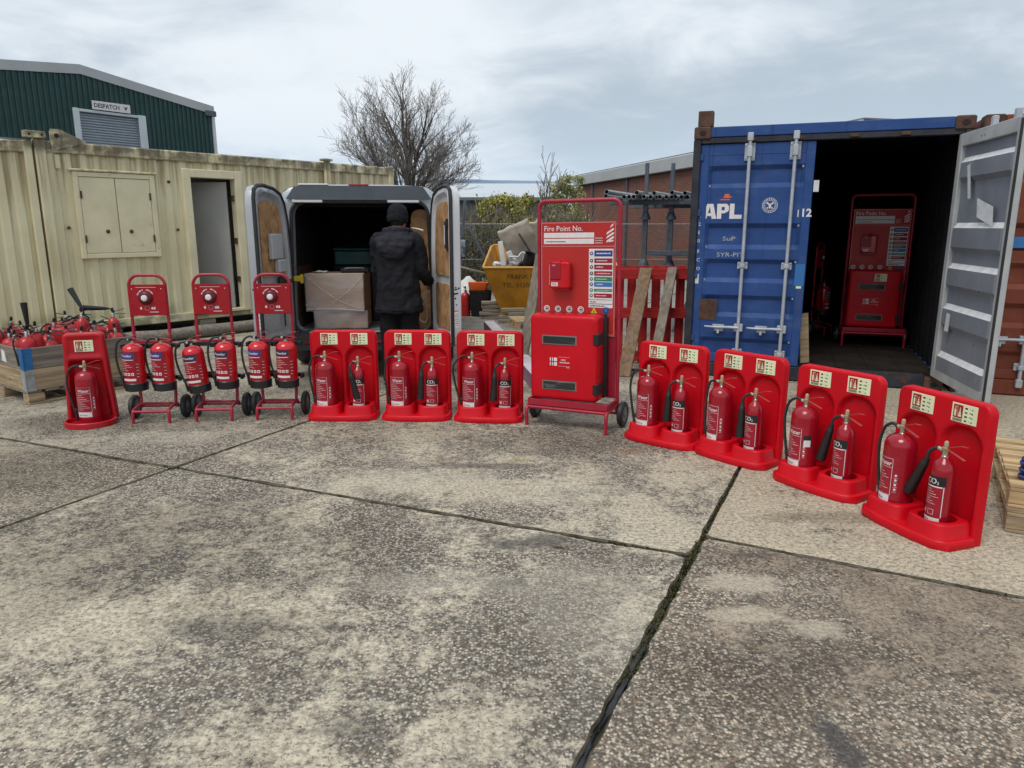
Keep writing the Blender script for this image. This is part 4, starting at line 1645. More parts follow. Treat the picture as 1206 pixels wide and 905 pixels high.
    if kind in ('water', 'powder'):
        o_ = r + .048
        path = smooth_path([(-.038, 0, z), (-.075, -.004 - .02 * hv, z + .006 + .012 * hv), (-o_ + .012 - .012 * hv, -.012 - .03 * hv, z - .030), (-o_ - .006 - .018 * hv, -.018 - .03 * hv, z - .12 + .03 * hv), (-o_ + .006 - .014 * hv, -.022 - .01 * hv, z - .23), (-r - .018, -.02, .095), (-r - .013, -.016, .05)], 6)
        hs = MB().tube(path, .0085, 10)
        hs.tube([path[-6], path[-1], (-r - .012, -.016, .015)], [.009, .011, .006], 10)
        hs.tube([path[0], path[2]], [.012, .011], 10)
        hs.cbox(-r - .03, -r + .004, -.03, 0, .10, .125, .003)
        hs.build('hose', 'black_rubber', root, smooth=40)
    else:
        hs = MB().tube(smooth_path([(-.030, 0, 0), (-.055, -.012, -.004), (-.078, -.026, -.030), (-.083, -.030, -.075)], 6), .009, 10)
        ho = hs.build('hose', 'black_rubber', root, loc=(0, 0, z), smooth=40)
        hn = MB().lathe([(.012, .012), (.015, .004), (.017, -.02), (.0205, -.024), (.0215, -.05), (.031, -.225), (.031, -.232), (.027, -.230), (.018, -.06)], 18, 0, None, True, True)
        hn.build('horn', 'black_plastic', ho, loc=(-.083, -.030, -.070), smooth=40)
    return root


# positions: origin is the foot of the back panel
STANDS = [
    (-1.410, 6.020, 0.0, "red double extinguisher stand before the van's left half, leftmost of the double stands"),
    (-.790, 6.010, -2.0, 'red double extinguisher stand in front of the man in black'),
    (-.180, 5.960, -5.0, 'red double extinguisher stand just left of the tall fire point trolley'),
    (1.210, 5.290, -40.0, 'red double extinguisher stand just right of the tall fire point trolley'),
    (1.645, 4.870, -51.0, 'red double extinguisher stand in front of the closed blue container door'),
    (2.005, 4.290, -56.0, 'red double extinguisher stand before the dark container opening, second nearest to the camera'),
    (2.265, 3.640, -72.0, 'nearest and largest red double extinguisher stand, beside the wooden pallets'),
]
where = ["leftmost of the double stands", "stand in front of the man in black", "stand left of the fire point trolley", "stand right of the fire point trolley",
         "stand before the closed blue door", "stand second nearest to the camera", "stand nearest to the camera"]
HORN = [(-14, 30), (4, 0), (3, 0), (2, 0), (0, 0), (16, -4), (26, -10)]           # tilt, swivel
dproto, wproto, cproto = make_double_stand(), make_extinguisher('water'), make_extinguisher('co2')
wproto2, wproto3 = make_extinguisher('water', hv=.9), make_extinguisher('water', hv=-.7)
du, wu, wu2, wu3, cu_ = [], [], [], [], []
rnd = random.Random(21)
for i, (x, y, rz, lab) in enumerate(STANDS):
    th = radians(rz)
    place(dproto, du, (x, y, .0005), th, lab, group='double stands set out in an arc')

    def at_local(a, b2, z):
        return (x + a * cos(th) - b2 * sin(th), y + a * sin(th) + b2 * cos(th), z)
    if i == 5:
        w = make_extinguisher('water', sticker=True)
        w.location = at_local(-.135, -.142, .0595)
        w.rotation_euler = (0, 0, th + radians(-4))
        tag(w, 'water extinguisher with black and white sticker, in the ' + where[i], 'fire extinguisher', 'extinguishers in the double stands')
    else:
        wp_, wl_ = ((wproto, wu), (wproto2, wu2), (wproto3, wu3))[(i * 2) % 3]
        place(wp_, wl_, at_local(-.135, -.142, .0595), th + radians(rnd.uniform(-13, 10)), 'water extinguisher with black hose, left in the ' + where[i], group='extinguishers in the double stands')
    c = place(cproto, cu_, at_local(.135, -.142, .0595), th + radians(rnd.uniform(-12, 10)), 'slim extinguisher with black horn, right in the ' + where[i], group='extinguishers in the double stands')
    hose = [q for q in c.children if q.name.startswith('hose')][0]
    hose.rotation_euler = (0, 0, radians(HORN[i][1]))
    hose.children[0].rotation_euler = (0, radians(HORN[i][0]), 0)


# ------------------------------------------------------------------ single stand at the left
ss = thing('extinguisher_stand', 'dark red single extinguisher stand in front of the wooden crate', 'stand', (-3.455, 5.80, .0005), radians(17))
Hs = .735


def ring_s(z, w, y, t_, r=.03):
    return [(p[0], p[1], z) for p in rrect(-w, w, y - t_, y, r, 4)]


def s_back():
    nx, nz = 30, 48
    v, f = [], []
    for j in range(nz + 1):
        z = .02 + (Hs - .02) * j / nz
        u = z / Hs
        hw = .185 - .040 * u
        if z > Hs - .03:
            q = (z - (Hs - .03)) / .03
            hw -= .022 * (1 - sqrt(max(0, 1 - q * q)))
        for i in range(nx + 1):
            x = -hw + 2 * hw * i / nx
            e = min(hw - abs(x), Hs - z)
            # lower niche follows the cylinder, upper part bulges out to carry the sign
            low = min(1, max(0, (.520 - z) / .035))
            low = low * low * (3 - 2 * low)
            niche = min(1, max(0, (hw - .030 - abs(x)) / .03))
            niche = niche * niche * (3 - 2 * niche)
            y = -.075 + .012 * (1 - min(1, e / .015)) ** 2 + .055 * low * niche
            up = min(1, max(0, (z - .54) / .02)) * min(1, max(0, (Hs - .025 - z) / .02)) * min(1, max(0, (hw - .03 - abs(x)) / .02))
            y += .010 * up
            v.append((x, y, z))
    for j in range(nz):
        for i in range(nx):
            a = j * (nx + 1) + i
            f.append((a, a + 1, a + nx + 2, a + nx + 1))
    ring = [j * (nx + 1) + nx for j in range(nz + 1)] + [nz * (nx + 1) + i for i in range(nx - 1, -1, -1)] + [j * (nx + 1) for j in range(nz - 1, -1, -1)]
    o = len(v)
    for q in ring:
        v.append((v[q][0], 0, v[q][2]))
    for k in range(len(ring) - 1):
        f.append((ring[k], o + k, o + k + 1, ring[k + 1]))
    f.append(tuple(o + k for k in range(len(ring))))
    return MB().add(v, f)


s_back().build('back_panel', 'old_stand_red', ss, smooth=50)
n = 40


def oval(i, z):
    pts = []
    for k in range(n):
        a = 2 * pi * k / n
        pts.append(((.190 - i) * cos(a), -.135 + ((.175 - i) if sin(a) < 0 else (.13 - i)) * sin(a), z))
    return pts


MB().loft([oval(.004, 0), oval(0, .005), oval(.002, .040), oval(.010, .047), oval(.020, .044), oval(.026, .018), oval(.04, .014)]).build('base', 'old_stand_red', ss, smooth=40)
safety_sign('sign', ss, (0, -.068, .585), .135, .092)
place(wproto, wu, (-3.455 + .125 * sin(radians(17)), 5.80 - .125 * cos(radians(17)), .0155), radians(14), 'red water extinguisher in the dark red single stand at the left', group=None)
if 'group' in wu[-1]:
    del wu[-1]['group']


# ------------------------------------------------------------------ two-wheeled extinguisher trolleys
def wheel_mesh(r=.097, w=.040):
    t_ = MB().lathe([(r * .62, -w / 2), (r * .90, -w / 2), (r, -w * .28), (r, w * .28), (r * .90, w / 2), (r * .62, w / 2)], 28, cap0=False, cap1=False)
    h = MB().lathe([(.010, -w * .62), (.022, -w * .58), (.024, -w * .34), (r * .55, -w * .34), (r * .63, -w * .45), (r * .63, w * .45), (r * .55, w * .34), (.024, w * .34), (.022, w * .58), (.010, w * .62)], 28)
    return t_, h


def add_wheel(parent, loc, r=.097, w=.040):
    t_, h = wheel_mesh(r, w)
    tyre = t_.build('wheel', 'black_rubber', parent, loc=loc, rot=(0, radians(90), 0), smooth=40)
    h.build('hub', 'grey_plastic', tyre, smooth=40)
    return tyre


def make_trolley():
    root = thing('extinguisher_trolley', 'red two-wheeled trolley', 'trolley')
    R = .0125
    mb = MB()
    hw = .143
    top = 1.185
    a = smooth_path([(-hw, -.155, 0), (-hw, -.155, .075), (-hw + .004, -.13, .112), (-hw + .004, 0.0, .130), (-hw + .004, .022, .155), (-hw, .026, .22)], 5)
    path = a + [Vector((-hw, .028, .5)), Vector((-hw, .030, 1.08))]
    path += [Vector((-hw + .085 * (1 - cos(t_)), .030, 1.10 + .085 * sin(t_))) for t_ in [pi / 2 * k / 8 for k in range(0, 9)]]
    mb.tube(path + [Vector((-p.x, p.y, p.z)) for p in reversed(path)], R, 10)
    mb.tube([(-hw, -.150, .098), (hw, -.150, .098)], R * .9, 10)
    mb.tube([(-hw, .005, .130), (hw, .005, .130)], R * .9, 10)
    mb.tube([(-.205, .05, .0975), (.205, .05, .0975)], .009, 10)
    for sx in (-1, 1):
        mb.beam((sx * hw, .03, .12), (sx * hw, .05, .0975), .02, .03, b=.002)
    for z in (.37, .64):
        mb.cbox(-hw, hw, .012, .030, z - .015, z + .015, .003)
    mb.build('frame', 'frame_red', root, smooth=40)
    pm = MB().cbox(-hw - .004, hw + .004, .010, .018, .862, 1.112, .003)
    panel = pm.build('panel', 'panel_red', root)
    mb = MB()
    y = .0085
    mb.rect(-.085, .075, 1.088, 1.0905, y, 0)
    for sx in (-1, 1):
        mb.disc(sx * .115, 1.077, .004, y, 0, 8)
    # small print: an arc of strokes round the knob, three symbols, a bar
    for k in range(14):
        t_ = radians(155 - k * 9.5)
        if 5 < k < 8:
            continue
        cx_, cz_ = -.012 + .066 * cos(t_), 1.005 + .066 * sin(t_)
        mb.disc(cx_, cz_, .0045 if k % 3 else .006, y, 0, 6)
    for x0 in (-.058, .030, .048):
        mb.quad([(x0 - .004, y, .912), (x0 + .012, y, .912), (x0 + .008, y, .922), (x0 + .010, y, .936), (x0, y, .926), (x0 - .006, y, .934)], 0)
    n_ = 16
    vv = [(-.008 + r * cos(2 * pi * i / n_), y, .922 + r * sin(2 * pi * i / n_)) for r in (.020, .0165) for i in range(n_)]
    mb.add(vv, [(i, (i + 1) % n_, n_ + (i + 1) % n_, n_ + i) for i in range(n_)], 1)
    mb.rect(.010, .080, .888, .893, y, 0)
    mb.build('print', ['print_white', 'print_pink'], panel, smooth=0)
    bell = MB()
    X90 = Matrix.Translation((-.012, .010, 1.005)) @ Matrix.Rotation(radians(90), 4, 'X')
    bell.lathe([(.054, 0), (.055, .006), (.048, .018), (.036, .026), (.030, .026)], 28, 0, X90)
    bell.lathe([(.025, .024), (.025, .032), (.020, .038), (.010, .040)], 20, 1, X90)
    bell.build('alarm_dial', ['dial_red', 'print_white'], panel, smooth=35)
    for sx in (-1, 1):
        for z in (.345, .615):
            br = MB()
            br.cbox(sx * .112 - .112, sx * .112 + .112, .000, .013, z - .012, z + .022, .004)
            for q in (-1, 1):
                br.cbox(sx * .112 + q * .102 - .011, sx * .112 + q * .102 + .011, -.060, .004, z - .014, z + .024, .004)
            br.build('bracket', 'black_plastic', root)
    for sx in (-1, 1):
        add_wheel(root, (sx * .208, .05, .0975))
    return root


TROL = [(-2.945, 5.845, 4, 'red extinguisher trolley with two blue band powder extinguishers, leftmost of the three'),
        (-2.458, 5.915, 3, 'middle red extinguisher trolley, its left powder extinguisher hanging crooked'),
        (-1.972, 5.960, 2, "red extinguisher trolley in front of the van's open left door")]
tproto = make_trolley()
pblue = make_extinguisher('powder', 'print_blue', 'scarlet_paint')
pnavy = make_extinguisher('powder', 'print_navy', 'scarlet_paint')
tu, pbu, pnu = [], [], []
pw = ['leftmost trolley', 'middle trolley', 'trolley beside the van']
for i, (x, y, rz, lab) in enumerate(TROL):
    th = radians(rz)
    place(tproto, tu, (x, y, 0), th, lab, group='extinguisher trolleys in a row')
    for j, sx in enumerate((-1, 1)):
        a, b2, z = sx * .112, -.092, .268
        rot = (0, 0, th + radians(-8 if j == 0 else -14 if i == 0 else -5))
        if i == 1 and j == 0:
            z, rot = .238, (0, radians(-6.5), th)
        proto, used, bandn = (pnavy, pnu, 'dark band') if (i == 1 or (i == 2 and j == 1)) else (pblue, pbu, 'blue band')
        place(proto, used, (x + a * cos(th) - b2 * sin(th), y + a * sin(th) + b2 * cos(th), z), 0,
              ('%s powder extinguisher hanging on the %s of the %s' % (bandn, ('left', 'right')[j], pw[i])) if not (i == 1 and j == 0) else 'dark band powder extinguisher hanging crooked on the middle trolley',
              rot=rot, group='powder extinguishers on the trolleys')


# ------------------------------------------------------------------ tall fire point trolley
def make_fire_point():
    root = thing('fire_point_trolley', 'tall fire point trolley', 'trolley')
    R = .016
    hw, top = .335, 1.765
    yb = .27                                       # rear poles
    mb = MB()
    path = [Vector((-hw, yb, .10)), Vector((-hw, yb, 1.0)), Vector((-hw, yb, top - .06))]
    path += [Vector((-hw + .055 * (1 - cos(t_)), yb, top - .055 + .055 * sin(t_))) for t_ in [pi / 2 * k / 7 for k in range(0, 8)]]
    mb.tube(path + [Vector((-p.x, p.y, p.z)) for p in reversed(path)], R, 12)
    for sx in (-1, 1):
        mb.tube(smooth_path([(sx * hw, yb, .175), (sx * hw, .12, .165), (sx * hw, .03, .16), (sx * hw, 0.0, .125), (sx * hw, 0, .06), (sx * hw, 0, 0)], 5), R * .9, 12)
    mb.tube([(-hw - .05, yb + .01, .10), (hw + .05, yb + .01, .10)], .010, 10)
    mb.tube([(-hw, .02, .155), (hw, .02, .155)], R * .8, 10)
    mb.build('frame', 'frame_red', root, smooth=40)
    # tray
    tr = MB()
    tr.cbox(-hw, hw, .03, yb - .02, .172, .180, .002)
    for sx in (-1, 1):
        tr.cbox(sx * hw - .006, sx * hw + .006, .03, yb - .02, .180, .222, .002)
    tr.cbox(-hw, hw, .022, .032, .172, .222, .002)
    tr.build('tray', 'frame_red', root)
    MB().cbox(-hw + .018, hw - .018, yb - .004, yb + .004, .225, .72, .002).build('back_plate', 'frame_red', root)
    # sign board
    bx, bz0, bz1 = .312, .725, 1.605
    yb2 = yb - .022
    board = MB().cbox(-bx, bx, yb2, yb2 + .006, bz0, bz1, .002).build('sign_board', 'board_red', root)
    y = yb2 - .0012
    mb = MB()
    lw = .0055
    for (a, b2, c, d) in ((-bx + .006, bx - .006, bz1 - .010, bz1 - .010 + lw), (-bx + .006, bx - .006, 1.415, 1.415 + lw), (-bx + .006, bx - .006, bz0 + .006, bz0 + .006 + lw),
                          (-bx + .004, -bx + .004 + lw, bz0 + .006, bz1 - .005), (bx - .004 - lw, bx - .004, bz0 + .006, bz1 - .005)):
        mb.rect(a, b2, c, d, y, 1)
    mb.text('Fire Point No.', -.285, 1.535, .058, y, 0, weight=.004, sx=.98)
    mb.rect(-.285, .135, 1.483, 1.522, y, 0)
    mb.rect(-.285, .135, 1.436, 1.476, y, 0)
    scr = lambda x0, x1, z, h, mi, s: scribble(mb, x0, x1, z, h, mi, lambda a, q: (a, y - .0006, q), s)
    mb.rect(-.268, -.10, 1.450, 1.456, y - .0006, 2)
    for k in range(3):
        scr(.145, .205, 1.44 + k * .018, .007, 0, 3 + k)
    # script logo set upright at the right end of the header: three leaning strokes with loops
    for k, (zz, ln) in enumerate(((1.445, .055), (1.475, .060), (1.505, .058))):
        pts = [(.232, zz), (.243, zz + .004), (.292, zz + .034), (.296, zz + .044), (.288, zz + .048), (.240, zz + .018)]
        mb.quad([(a, y, q) for a, q in pts], 0)
    mb.quad([(a, y, q) for a, q in ((.252, 1.447), (.290, 1.455), (.292, 1.466), (.256, 1.460))], 0)
    mb.quad([(a, y, q) for a, q in ((.262, 1.555), (.287, 1.572), (.290, 1.590), (.272, 1.575))], 0)
    # instruction list
    ix0, ix1, iz0, iz1 = .095, .292, .945, 1.398
    mb.rect(ix0, ix1, iz0, iz1, y, 0)
    rows = [(1.340, .046, 4), (1.290, .036, 3), (1.240, .038, 3), (1.192, .036, 3), (1.150, .034, 6), (1.108, .036, 5), (1.070, .022, 6), (1.022, .034, 3)]
    y2 = y - .0008
    for k, (z, h, mi) in enumerate(rows):
        mb.rect(ix0 + .044, ix1 - .006, z, z + h, y2, mi)
        mb.disc(ix0 + .022, z + h / 2, .0145, y2, (4, 2, 2, 2, 6, 4, 6, 7)[k], 14)
        mb.rect(ix0 + .016, ix0 + .028, z + h / 2 - .004, z + h / 2 + .006, y2 - .0006, 0)
        scribble(mb, ix0 + .060, ix1 - .02 - .03 * (k % 3), z + h * .4, h * .25, 0, lambda a, q: (a, y2 - .0006, q), 60 + k)
    mb.rect(ix0 + .003, ix1 - .004, 1.006, 1.009, y2, 2)
    mb.rect(ix0 + .003, ix1 - .004, .972, .976, y2, 2)
    scribble(mb, ix0 + .012, ix0 + .06, .985, .010, 2, lambda a, q: (a, y2, q), 90)
    scribble(mb, ix0 + .012, ix0 + .13, .954, .010, 2, lambda a, q: (a, y2, q), 91)
    # row of small symbols
    for k, xx in enumerate((-.262, -.165, -.068, .030)):
        mb.disc(xx, .925, .026, y, 0, 18)
        mb.disc(xx, .925, .018, y - .0006, 3, 16)
        mb.disc(xx - .002, .924, .014, y - .0010, 0, 14)
        mb.rect(xx - .010, xx + .008, .918, .930, y - .0014, 2)
        scribble(mb, xx - .022, xx + .022, .888, .006, 0, lambda a, q: (a, y, q), 95 + k)
    mb.quad([(.115, y, .900), (.165, y, .900), (.140, y, .948)], 8)
    mb.quad([(.134, y - .0006, .906), (.146, y - .0006, .906), (.142, y - .0006, .930)], 2)
    mb.disc(.238, .925, .028, y, 4, 18)
    mb.rect(.228, .248, .912, .938, y - .0006, 5)
    scribble(mb, .112, .170, .876, .007, 8, lambda a, q: (a, y, q), 99)
    scribble(mb, .215, .262, .884, .006, 0, lambda a, q: (a, y, q), 98)
    mb.build('print', ['print_white', 'print_pink', 'print_black', 'label_red', 'print_blue', 'print_sky', 'print_green', 'grey_plastic', 'print_yellow'], board, smooth=0)
    # alarm box on the board
    ab = MB()
    ab.cbox(-.205, -.040, yb2 - .088, yb2 - .003, 1.09, 1.300, .014, 0)
    ab.cbox(-.195, -.105, yb2 - .094, yb2 - .086, 1.165, 1.290, .006, 1)
    ab.cbox(-.19, -.05, yb2 - .06, yb2 - .003, 1.075, 1.092, .004, 0)
    ab.tube([(-.13, yb2 - .05, 1.30), (-.11, yb2 - .05, 1.318), (-.09, yb2 - .05, 1.30)], .008, 8, 0)
    al = ab.build('alarm_box', ['scarlet_paint', 'label_red'], root, smooth=35)
    mb = MB()
    ya = yb2 - .0895
    mb.rect(-.186, -.130, 1.112, 1.142, ya, 0)
    mb.text('FIRE', -.178, 1.268, .016, yb2 - .095, 0)
    mb.rect(-.203, -.197, 1.12, 1.28, ya, 1)
    for k in range(4):
        mb.rect(-.18, -.14, 1.118 + k * .006, 1.120 + k * .006, ya - .0006, 2)
    mb.build('print', ['print_white', 'print_pink', 'grey_plastic'], al, smooth=0)
    # cabinet with rounded edges, two windows, dark latches on the right side
    cw, cz0, cz1, cy0, cy1 = .292, .224, .902, .030, .262
    cx = -.025
    back = MB()
    back.cbox(cx - cw + .012, cx + cw - .004, cy1 - .085, cy1, cz0 + .012, cz1 - .012, .014)
    back.build('cabinet_back', 'black_plastic', root, smooth=35)
    dr = MB()
    def rr(i, y_):
        return [(a, y_, q) for a, q in rrect(cx - cw + i, cx + cw - .02 - i, cz0 + i, cz1 - i, .035, 5)]
    dr.loft([rr(.004, cy1 - .086), rr(0, cy1 - .092), rr(.0, cy0 + .030), rr(.006, cy0 + .012), rr(.018, cy0 + .003), rr(.032, cy0)], cap0=True, cap1=True)
    dr.f = [tuple(reversed(f)) for f in dr.f]
    cab_d = dr.build('cabinet_door', 'stand_red', root, smooth=40)
    for z in (.705, .345):
        w_ = MB()
        w_.cbox(cx - .185, cx + .105, cy0 - .003, cy0 + .004, z - .038, z + .038, .004, 1)
        w_.cbox(cx - .175, cx + .095, cy0 - .0045, cy0 + .002, z - .029, z + .029, .002, 0)
        w_.build('window', ['tinted_window', 'grey_plastic'], cab_d)
    mb = MB()
    yy_ = cy0 - .0012
    for k in range(2):
        for q in range(2):
            mb.rect(cx - .118 + k * .034, cx - .092 + k * .034, .502 + q * .036, .530 + q * .036, yy_, 0)
    mb.rect(cx - .110, cx - .100, .50, .57, yy_ - .0006, 1)
    mb.text('FIRE', cx - .025, .542, .022, yy_, 0)
    scribble(mb, cx - .035, cx + .045, .525, .010, 0, lambda a, q: (a, yy_, q), 5)
    mb.rect(cx - .045, cx + .048, .500, .5015, yy_, 0)
    mb.rect(cx - .045, cx + .048, .572, .5735, yy_, 0)
    scribble(mb, cx + .020, cx + .048, .490, .006, 0, lambda a, q: (a, yy_, q), 6)
    mb.build('print', ['print_white', 'stand_red'], cab_d, smooth=0)
    for z in (.72, .33):
        MB().cbox(cx + cw - .058, cx + cw - .012, cy0 - .002, cy1 - .06, z - .045, z + .045, .006).build('latch', 'black_plastic', root)
    ri = MB()
    for k in range(11):
        ri.cbox(cx - cw + .05 + k * .05, cx - cw + .075 + k * .05, cy1 - .07, cy1 - .02, cz1 - .013, cz1 - .004, .003)
    ri.build('cabinet_rib', 'black_plastic', root)
    for sx in (-1, 1):
        add_wheel(root, (sx * (hw + .045), yb + .01, .10), .10, .045)
    return root


fp = make_fire_point()
fp.location = (.421, 5.510, 0)
fp.rotation_euler = (0, radians(-.8), radians(-26))
fp['label'] = 'tall red fire point trolley with sign board and cabinet, before the yellow skip'
fp['group'] = 'tall fire point trolleys'
fi = copy_tree(fp)
fi.location = cpt(2.01, 1.62, .166)
fi.rotation_euler = (0, 0, CZ + radians(2))
fi['label'] = 'tall red fire point trolley standing in the dark inside the blue container'
cab_i = [q for q in fi.children if q.name.startswith('cabinet_door')][0]
safety_sign('sign', cab_i, (.02, .028, .770), .13, .09)
t4 = copy_tree(tproto)
t4.location = cpt(1.42, 2.6, .166)
t4.rotation_euler = (0, 0, CZ + radians(70))
t4['label'] = 'red extinguisher trolley seen side on in the dark left of the container inside'
t4['group'] = 'extinguisher trolleys in the container'
e4 = place(pblue, pbu, (t4.location.x - .09 * sin(-CZ - radians(70)), t4.location.y, .166 + .268), CZ + radians(70), 'powder extinguisher on the trolley in the dark container')
e4['group'] = 'extinguishers in the container'
_m = Matrix.Rotation(CZ + radians(70), 4, 'Z')
e4.location = Vector(t4.location) + _m @ Vector((-.112, -.092, .268))
pl = MB().cbox(0, .10, 0, .02, 0, .52, .003).build('plank', 'crate_timber', loc=cpt(1.19, .16, .168), rot=(radians(-4), radians(-4), CZ + radians(30)))
tag(pl, 'pale board leaning just inside the container beside the blue door', 'board')

# ================================================================== VAN
VX, VY, VZ = -1.535, 7.50, radians(4)
van = thing('van', 'silver van seen from behind with both rear doors wide open and goods inside', 'van', (VX, VY, 0), VZ)


def vpt(x, y, z=0.0):
    return (VX + x * cos(VZ) - y * sin(VZ), VY + x * sin(VZ) + y * cos(VZ), z)


HALF = [(.82, .36), (.86, .55), (.87, .95), (.86, 1.22), (.82, 1.62), (.79, 1.82), (.745, 1.92), (.64, 1.965), (.28, 1.98)]


def vsect(y, sx=1.0, top=1.0):
    pts = []
    for a, z in HALF:
        zz = z if z < 1.1 else 1.1 + (z - 1.1) * top
        pts.append((a * sx, y, zz))
    return pts + [(-a, y, z) for a, y, z in reversed(pts)]


mb = MB()
secs = [vsect(.035), vsect(.30), vsect(2.0), vsect(3.1), vsect(3.5, .985, .93), vsect(4.05, .95, .35), vsect(4.55, .90, .05), vsect(4.85, .80, -.15)]
mb.loft(secs, 0, None, False, True, True)
n_ = len(secs[0])
mb.f = [f for f in mb.f if not (len(f) == 4 and any(set(f) == set((k * n_ + n_ - 1, k * n_, (k + 1) * n_, (k + 1) * n_ + n_ - 1)) for k in range(len(secs) - 1)))]
mb.m = mb.m[:len(mb.f)]
mb.build('body', 'van_silver', van, smooth=40)


def ray_poly(poly, c, a):
    d = Vector((cos(a), sin(a)))
    best = None
    for i in range(len(poly)):
        p, q = Vector(poly[i]) - Vector(c), Vector(poly[(i + 1) % len(poly)]) - Vector(c)
        e = q - p
        den = d.x * e.y - d.y * e.x
        if abs(den) < 1e-9:
            continue
        t_ = (p.x * e.y - p.y * e.x) / den
        u = (p.x * d.y - p.y * d.x) / den
        if t_ > 0 and -1e-6 <= u <= 1 + 1e-6 and (best is None or t_ > best):
            best = t_
    return (c[0] + d.x * best, c[1] + d.y * best)


outline = [(a, z) for a, _, z in vsect(0)]
N = 96
cc = (0, 1.15)


def opening(i):
    pts = rrect(-.71 + i, .71 - i, .50 + i, 1.80 - i, .12, 8)
    return [(x * (1 - .07 * max(0, z - 1.0)), z) for x, z in pts]


def ring_from(poly, y, sc=1.0):
    out = []
    for k in range(N):
        p = ray_poly(poly, cc, 2 * pi * k / N)
        out.append((cc[0] + (p[0] - cc[0]) * sc, y, cc[1] + (p[1] - cc[1]) * sc))
    return out


mb = MB()
mb.loft([ring_from(outline, .04), ring_from(outline, .012, .998), ring_from(outline, 0, .985), ring_from(opening(-.03), -.004), ring_from(opening(-.004), .012), ring_from(opening(0), .14)], cap0=False, cap1=False)
mb.build('rear_frame', 'van_silver', van, smooth=40)
mb = MB()
op = [(x, -.004, z) for x, z in opening(-.008)]
mb.tube(op + op[:1], .017, 8, cap=False)
mb.build('door_seal', 'black_rubber', van)
mb = MB()
mb.loft([[(-.72, -.02, 1.84), (-.72, .03, 1.84), (-.64, .05, 1.958), (-.64, .0, 1.958)], [(-.62, -.035, 1.83), (-.62, .03, 1.83), (-.58, .05, 1.966), (-.58, -.012, 1.966)], [(.62, -.035, 1.83), (.62, .03, 1.83), (.58, .05, 1.966), (.58, -.012, 1.966)], [(.72, -.02, 1.84), (.72, .03, 1.84), (.64, .05, 1.958), (.64, .0, 1.958)]])
mb.build('header', 'van_header', van)
MB().cbox(-.60, -.30, -.015, .06, 1.968, 1.986, .006).build('roof_glint', 'van_white', van)  # three white strips added to imitate bright reflections along the rear roof edge
MB().cbox(.28, .60, -.034, -.006, 1.800, 1.832, .006).build('roof_glint', 'van_white', van)
MB().cbox(-.66, -.36, -.034, -.006, 1.800, 1.832, .006).build('roof_glint', 'van_white', van)
MB().cbox(-.10, .10, -.020, -.002, 1.968, 1.982, .004).build('brake_light', 'label_red', van)
# bumper, plate, tail lights, sill step
mb = MB()
mb.loft([[(a, y, z) for a, y, z in ((-.93, .25, .33), (-.93, .25, .50), (-.93, .02, .50), (-.93, .02, .33))], [(a, y, z) for a, y, z in ((-.86, .1, .31), (-.86, .1, .505), (-.86, -.13, .49), (-.86, -.11, .32))],
         [(.86, .1, .31), (.86, .1, .505), (.86, -.13, .49), (.86, -.11, .32)], [(.93, .25, .33), (.93, .25, .50), (.93, .02, .50), (.93, .02, .33)]])
mb.build('bumper', 'bumper_grey', van)
MB().cbox(-.60, .60, -.136, -.118, .395, .415, .004).build('reflector_strip', 'panel_red', van)
MB().cbox(-.55, .55, -.132, .0, .506, .512, .002).build('step_plate', 'galvanised', van)
for sx in (-1, 1):
    MB().cbox(sx * .80 - .05, sx * .80 + .05, -.012, .03, .95, 1.45, .012).build('tail_light', 'label_red', van)
# cargo space
mb = MB()
mb.box(-.72, .72, .0, 2.6, .488, .500)
mb.build('cargo_floor', 'galvanised', van, smooth=0)
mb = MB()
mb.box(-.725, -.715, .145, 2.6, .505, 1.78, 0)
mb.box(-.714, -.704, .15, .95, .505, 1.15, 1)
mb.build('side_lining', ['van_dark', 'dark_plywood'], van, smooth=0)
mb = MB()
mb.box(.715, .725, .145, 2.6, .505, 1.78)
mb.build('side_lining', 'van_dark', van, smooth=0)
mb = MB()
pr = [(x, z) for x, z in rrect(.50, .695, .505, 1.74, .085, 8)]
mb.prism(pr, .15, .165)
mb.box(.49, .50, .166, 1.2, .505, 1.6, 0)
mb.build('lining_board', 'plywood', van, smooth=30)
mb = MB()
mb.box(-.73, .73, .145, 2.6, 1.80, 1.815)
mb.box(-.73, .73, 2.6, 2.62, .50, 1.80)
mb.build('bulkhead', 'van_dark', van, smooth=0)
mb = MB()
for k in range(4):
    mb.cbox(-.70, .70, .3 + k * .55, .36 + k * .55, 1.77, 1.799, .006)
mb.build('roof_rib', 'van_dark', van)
yc = MB().cbox(-.70, -.62, -.03, .03, 1.02, 1.075, .006).cbox(-.63, -.60, -.02, .02, 1.0, 1.09, .004)
yc.build('door_catch', 'yellow_plastic', van)
for (sx, y) in ((-1, .98), (1, .98), (-1, 3.9), (1, 3.9)):
    tyre = MB().lathe([(.20, -.10), (.30, -.105), (.33, -.07), (.335, 0), (.33, .07), (.30, .105), (.20, .10)], 32, cap0=False, cap1=False).build('wheel', 'black_rubber', van, loc=(sx * .80, y, .335), rot=(0, radians(90), 0), smooth=40)
    MB().lathe([(.02, -.09), (.08, -.085), (.15, -.05), (.205, -.095), (.205, .095), (.15, .05), (.08, .085), (.02, .09)], 24).build('rim', 'grey_plastic', tyre, smooth=40)
mi_ = MB().cbox(.95, 1.10, 3.32, 3.40, 1.10, 1.40, .03).cbox(.88, .97, 3.33, 3.39, 1.12, 1.18, .01).build('wing_mirror', 'bumper_grey', van)
MB().cbox(.965, 1.085, 3.312, 3.320, 1.12, 1.38, .004).build('glass', 'mirror_glass', mi_)

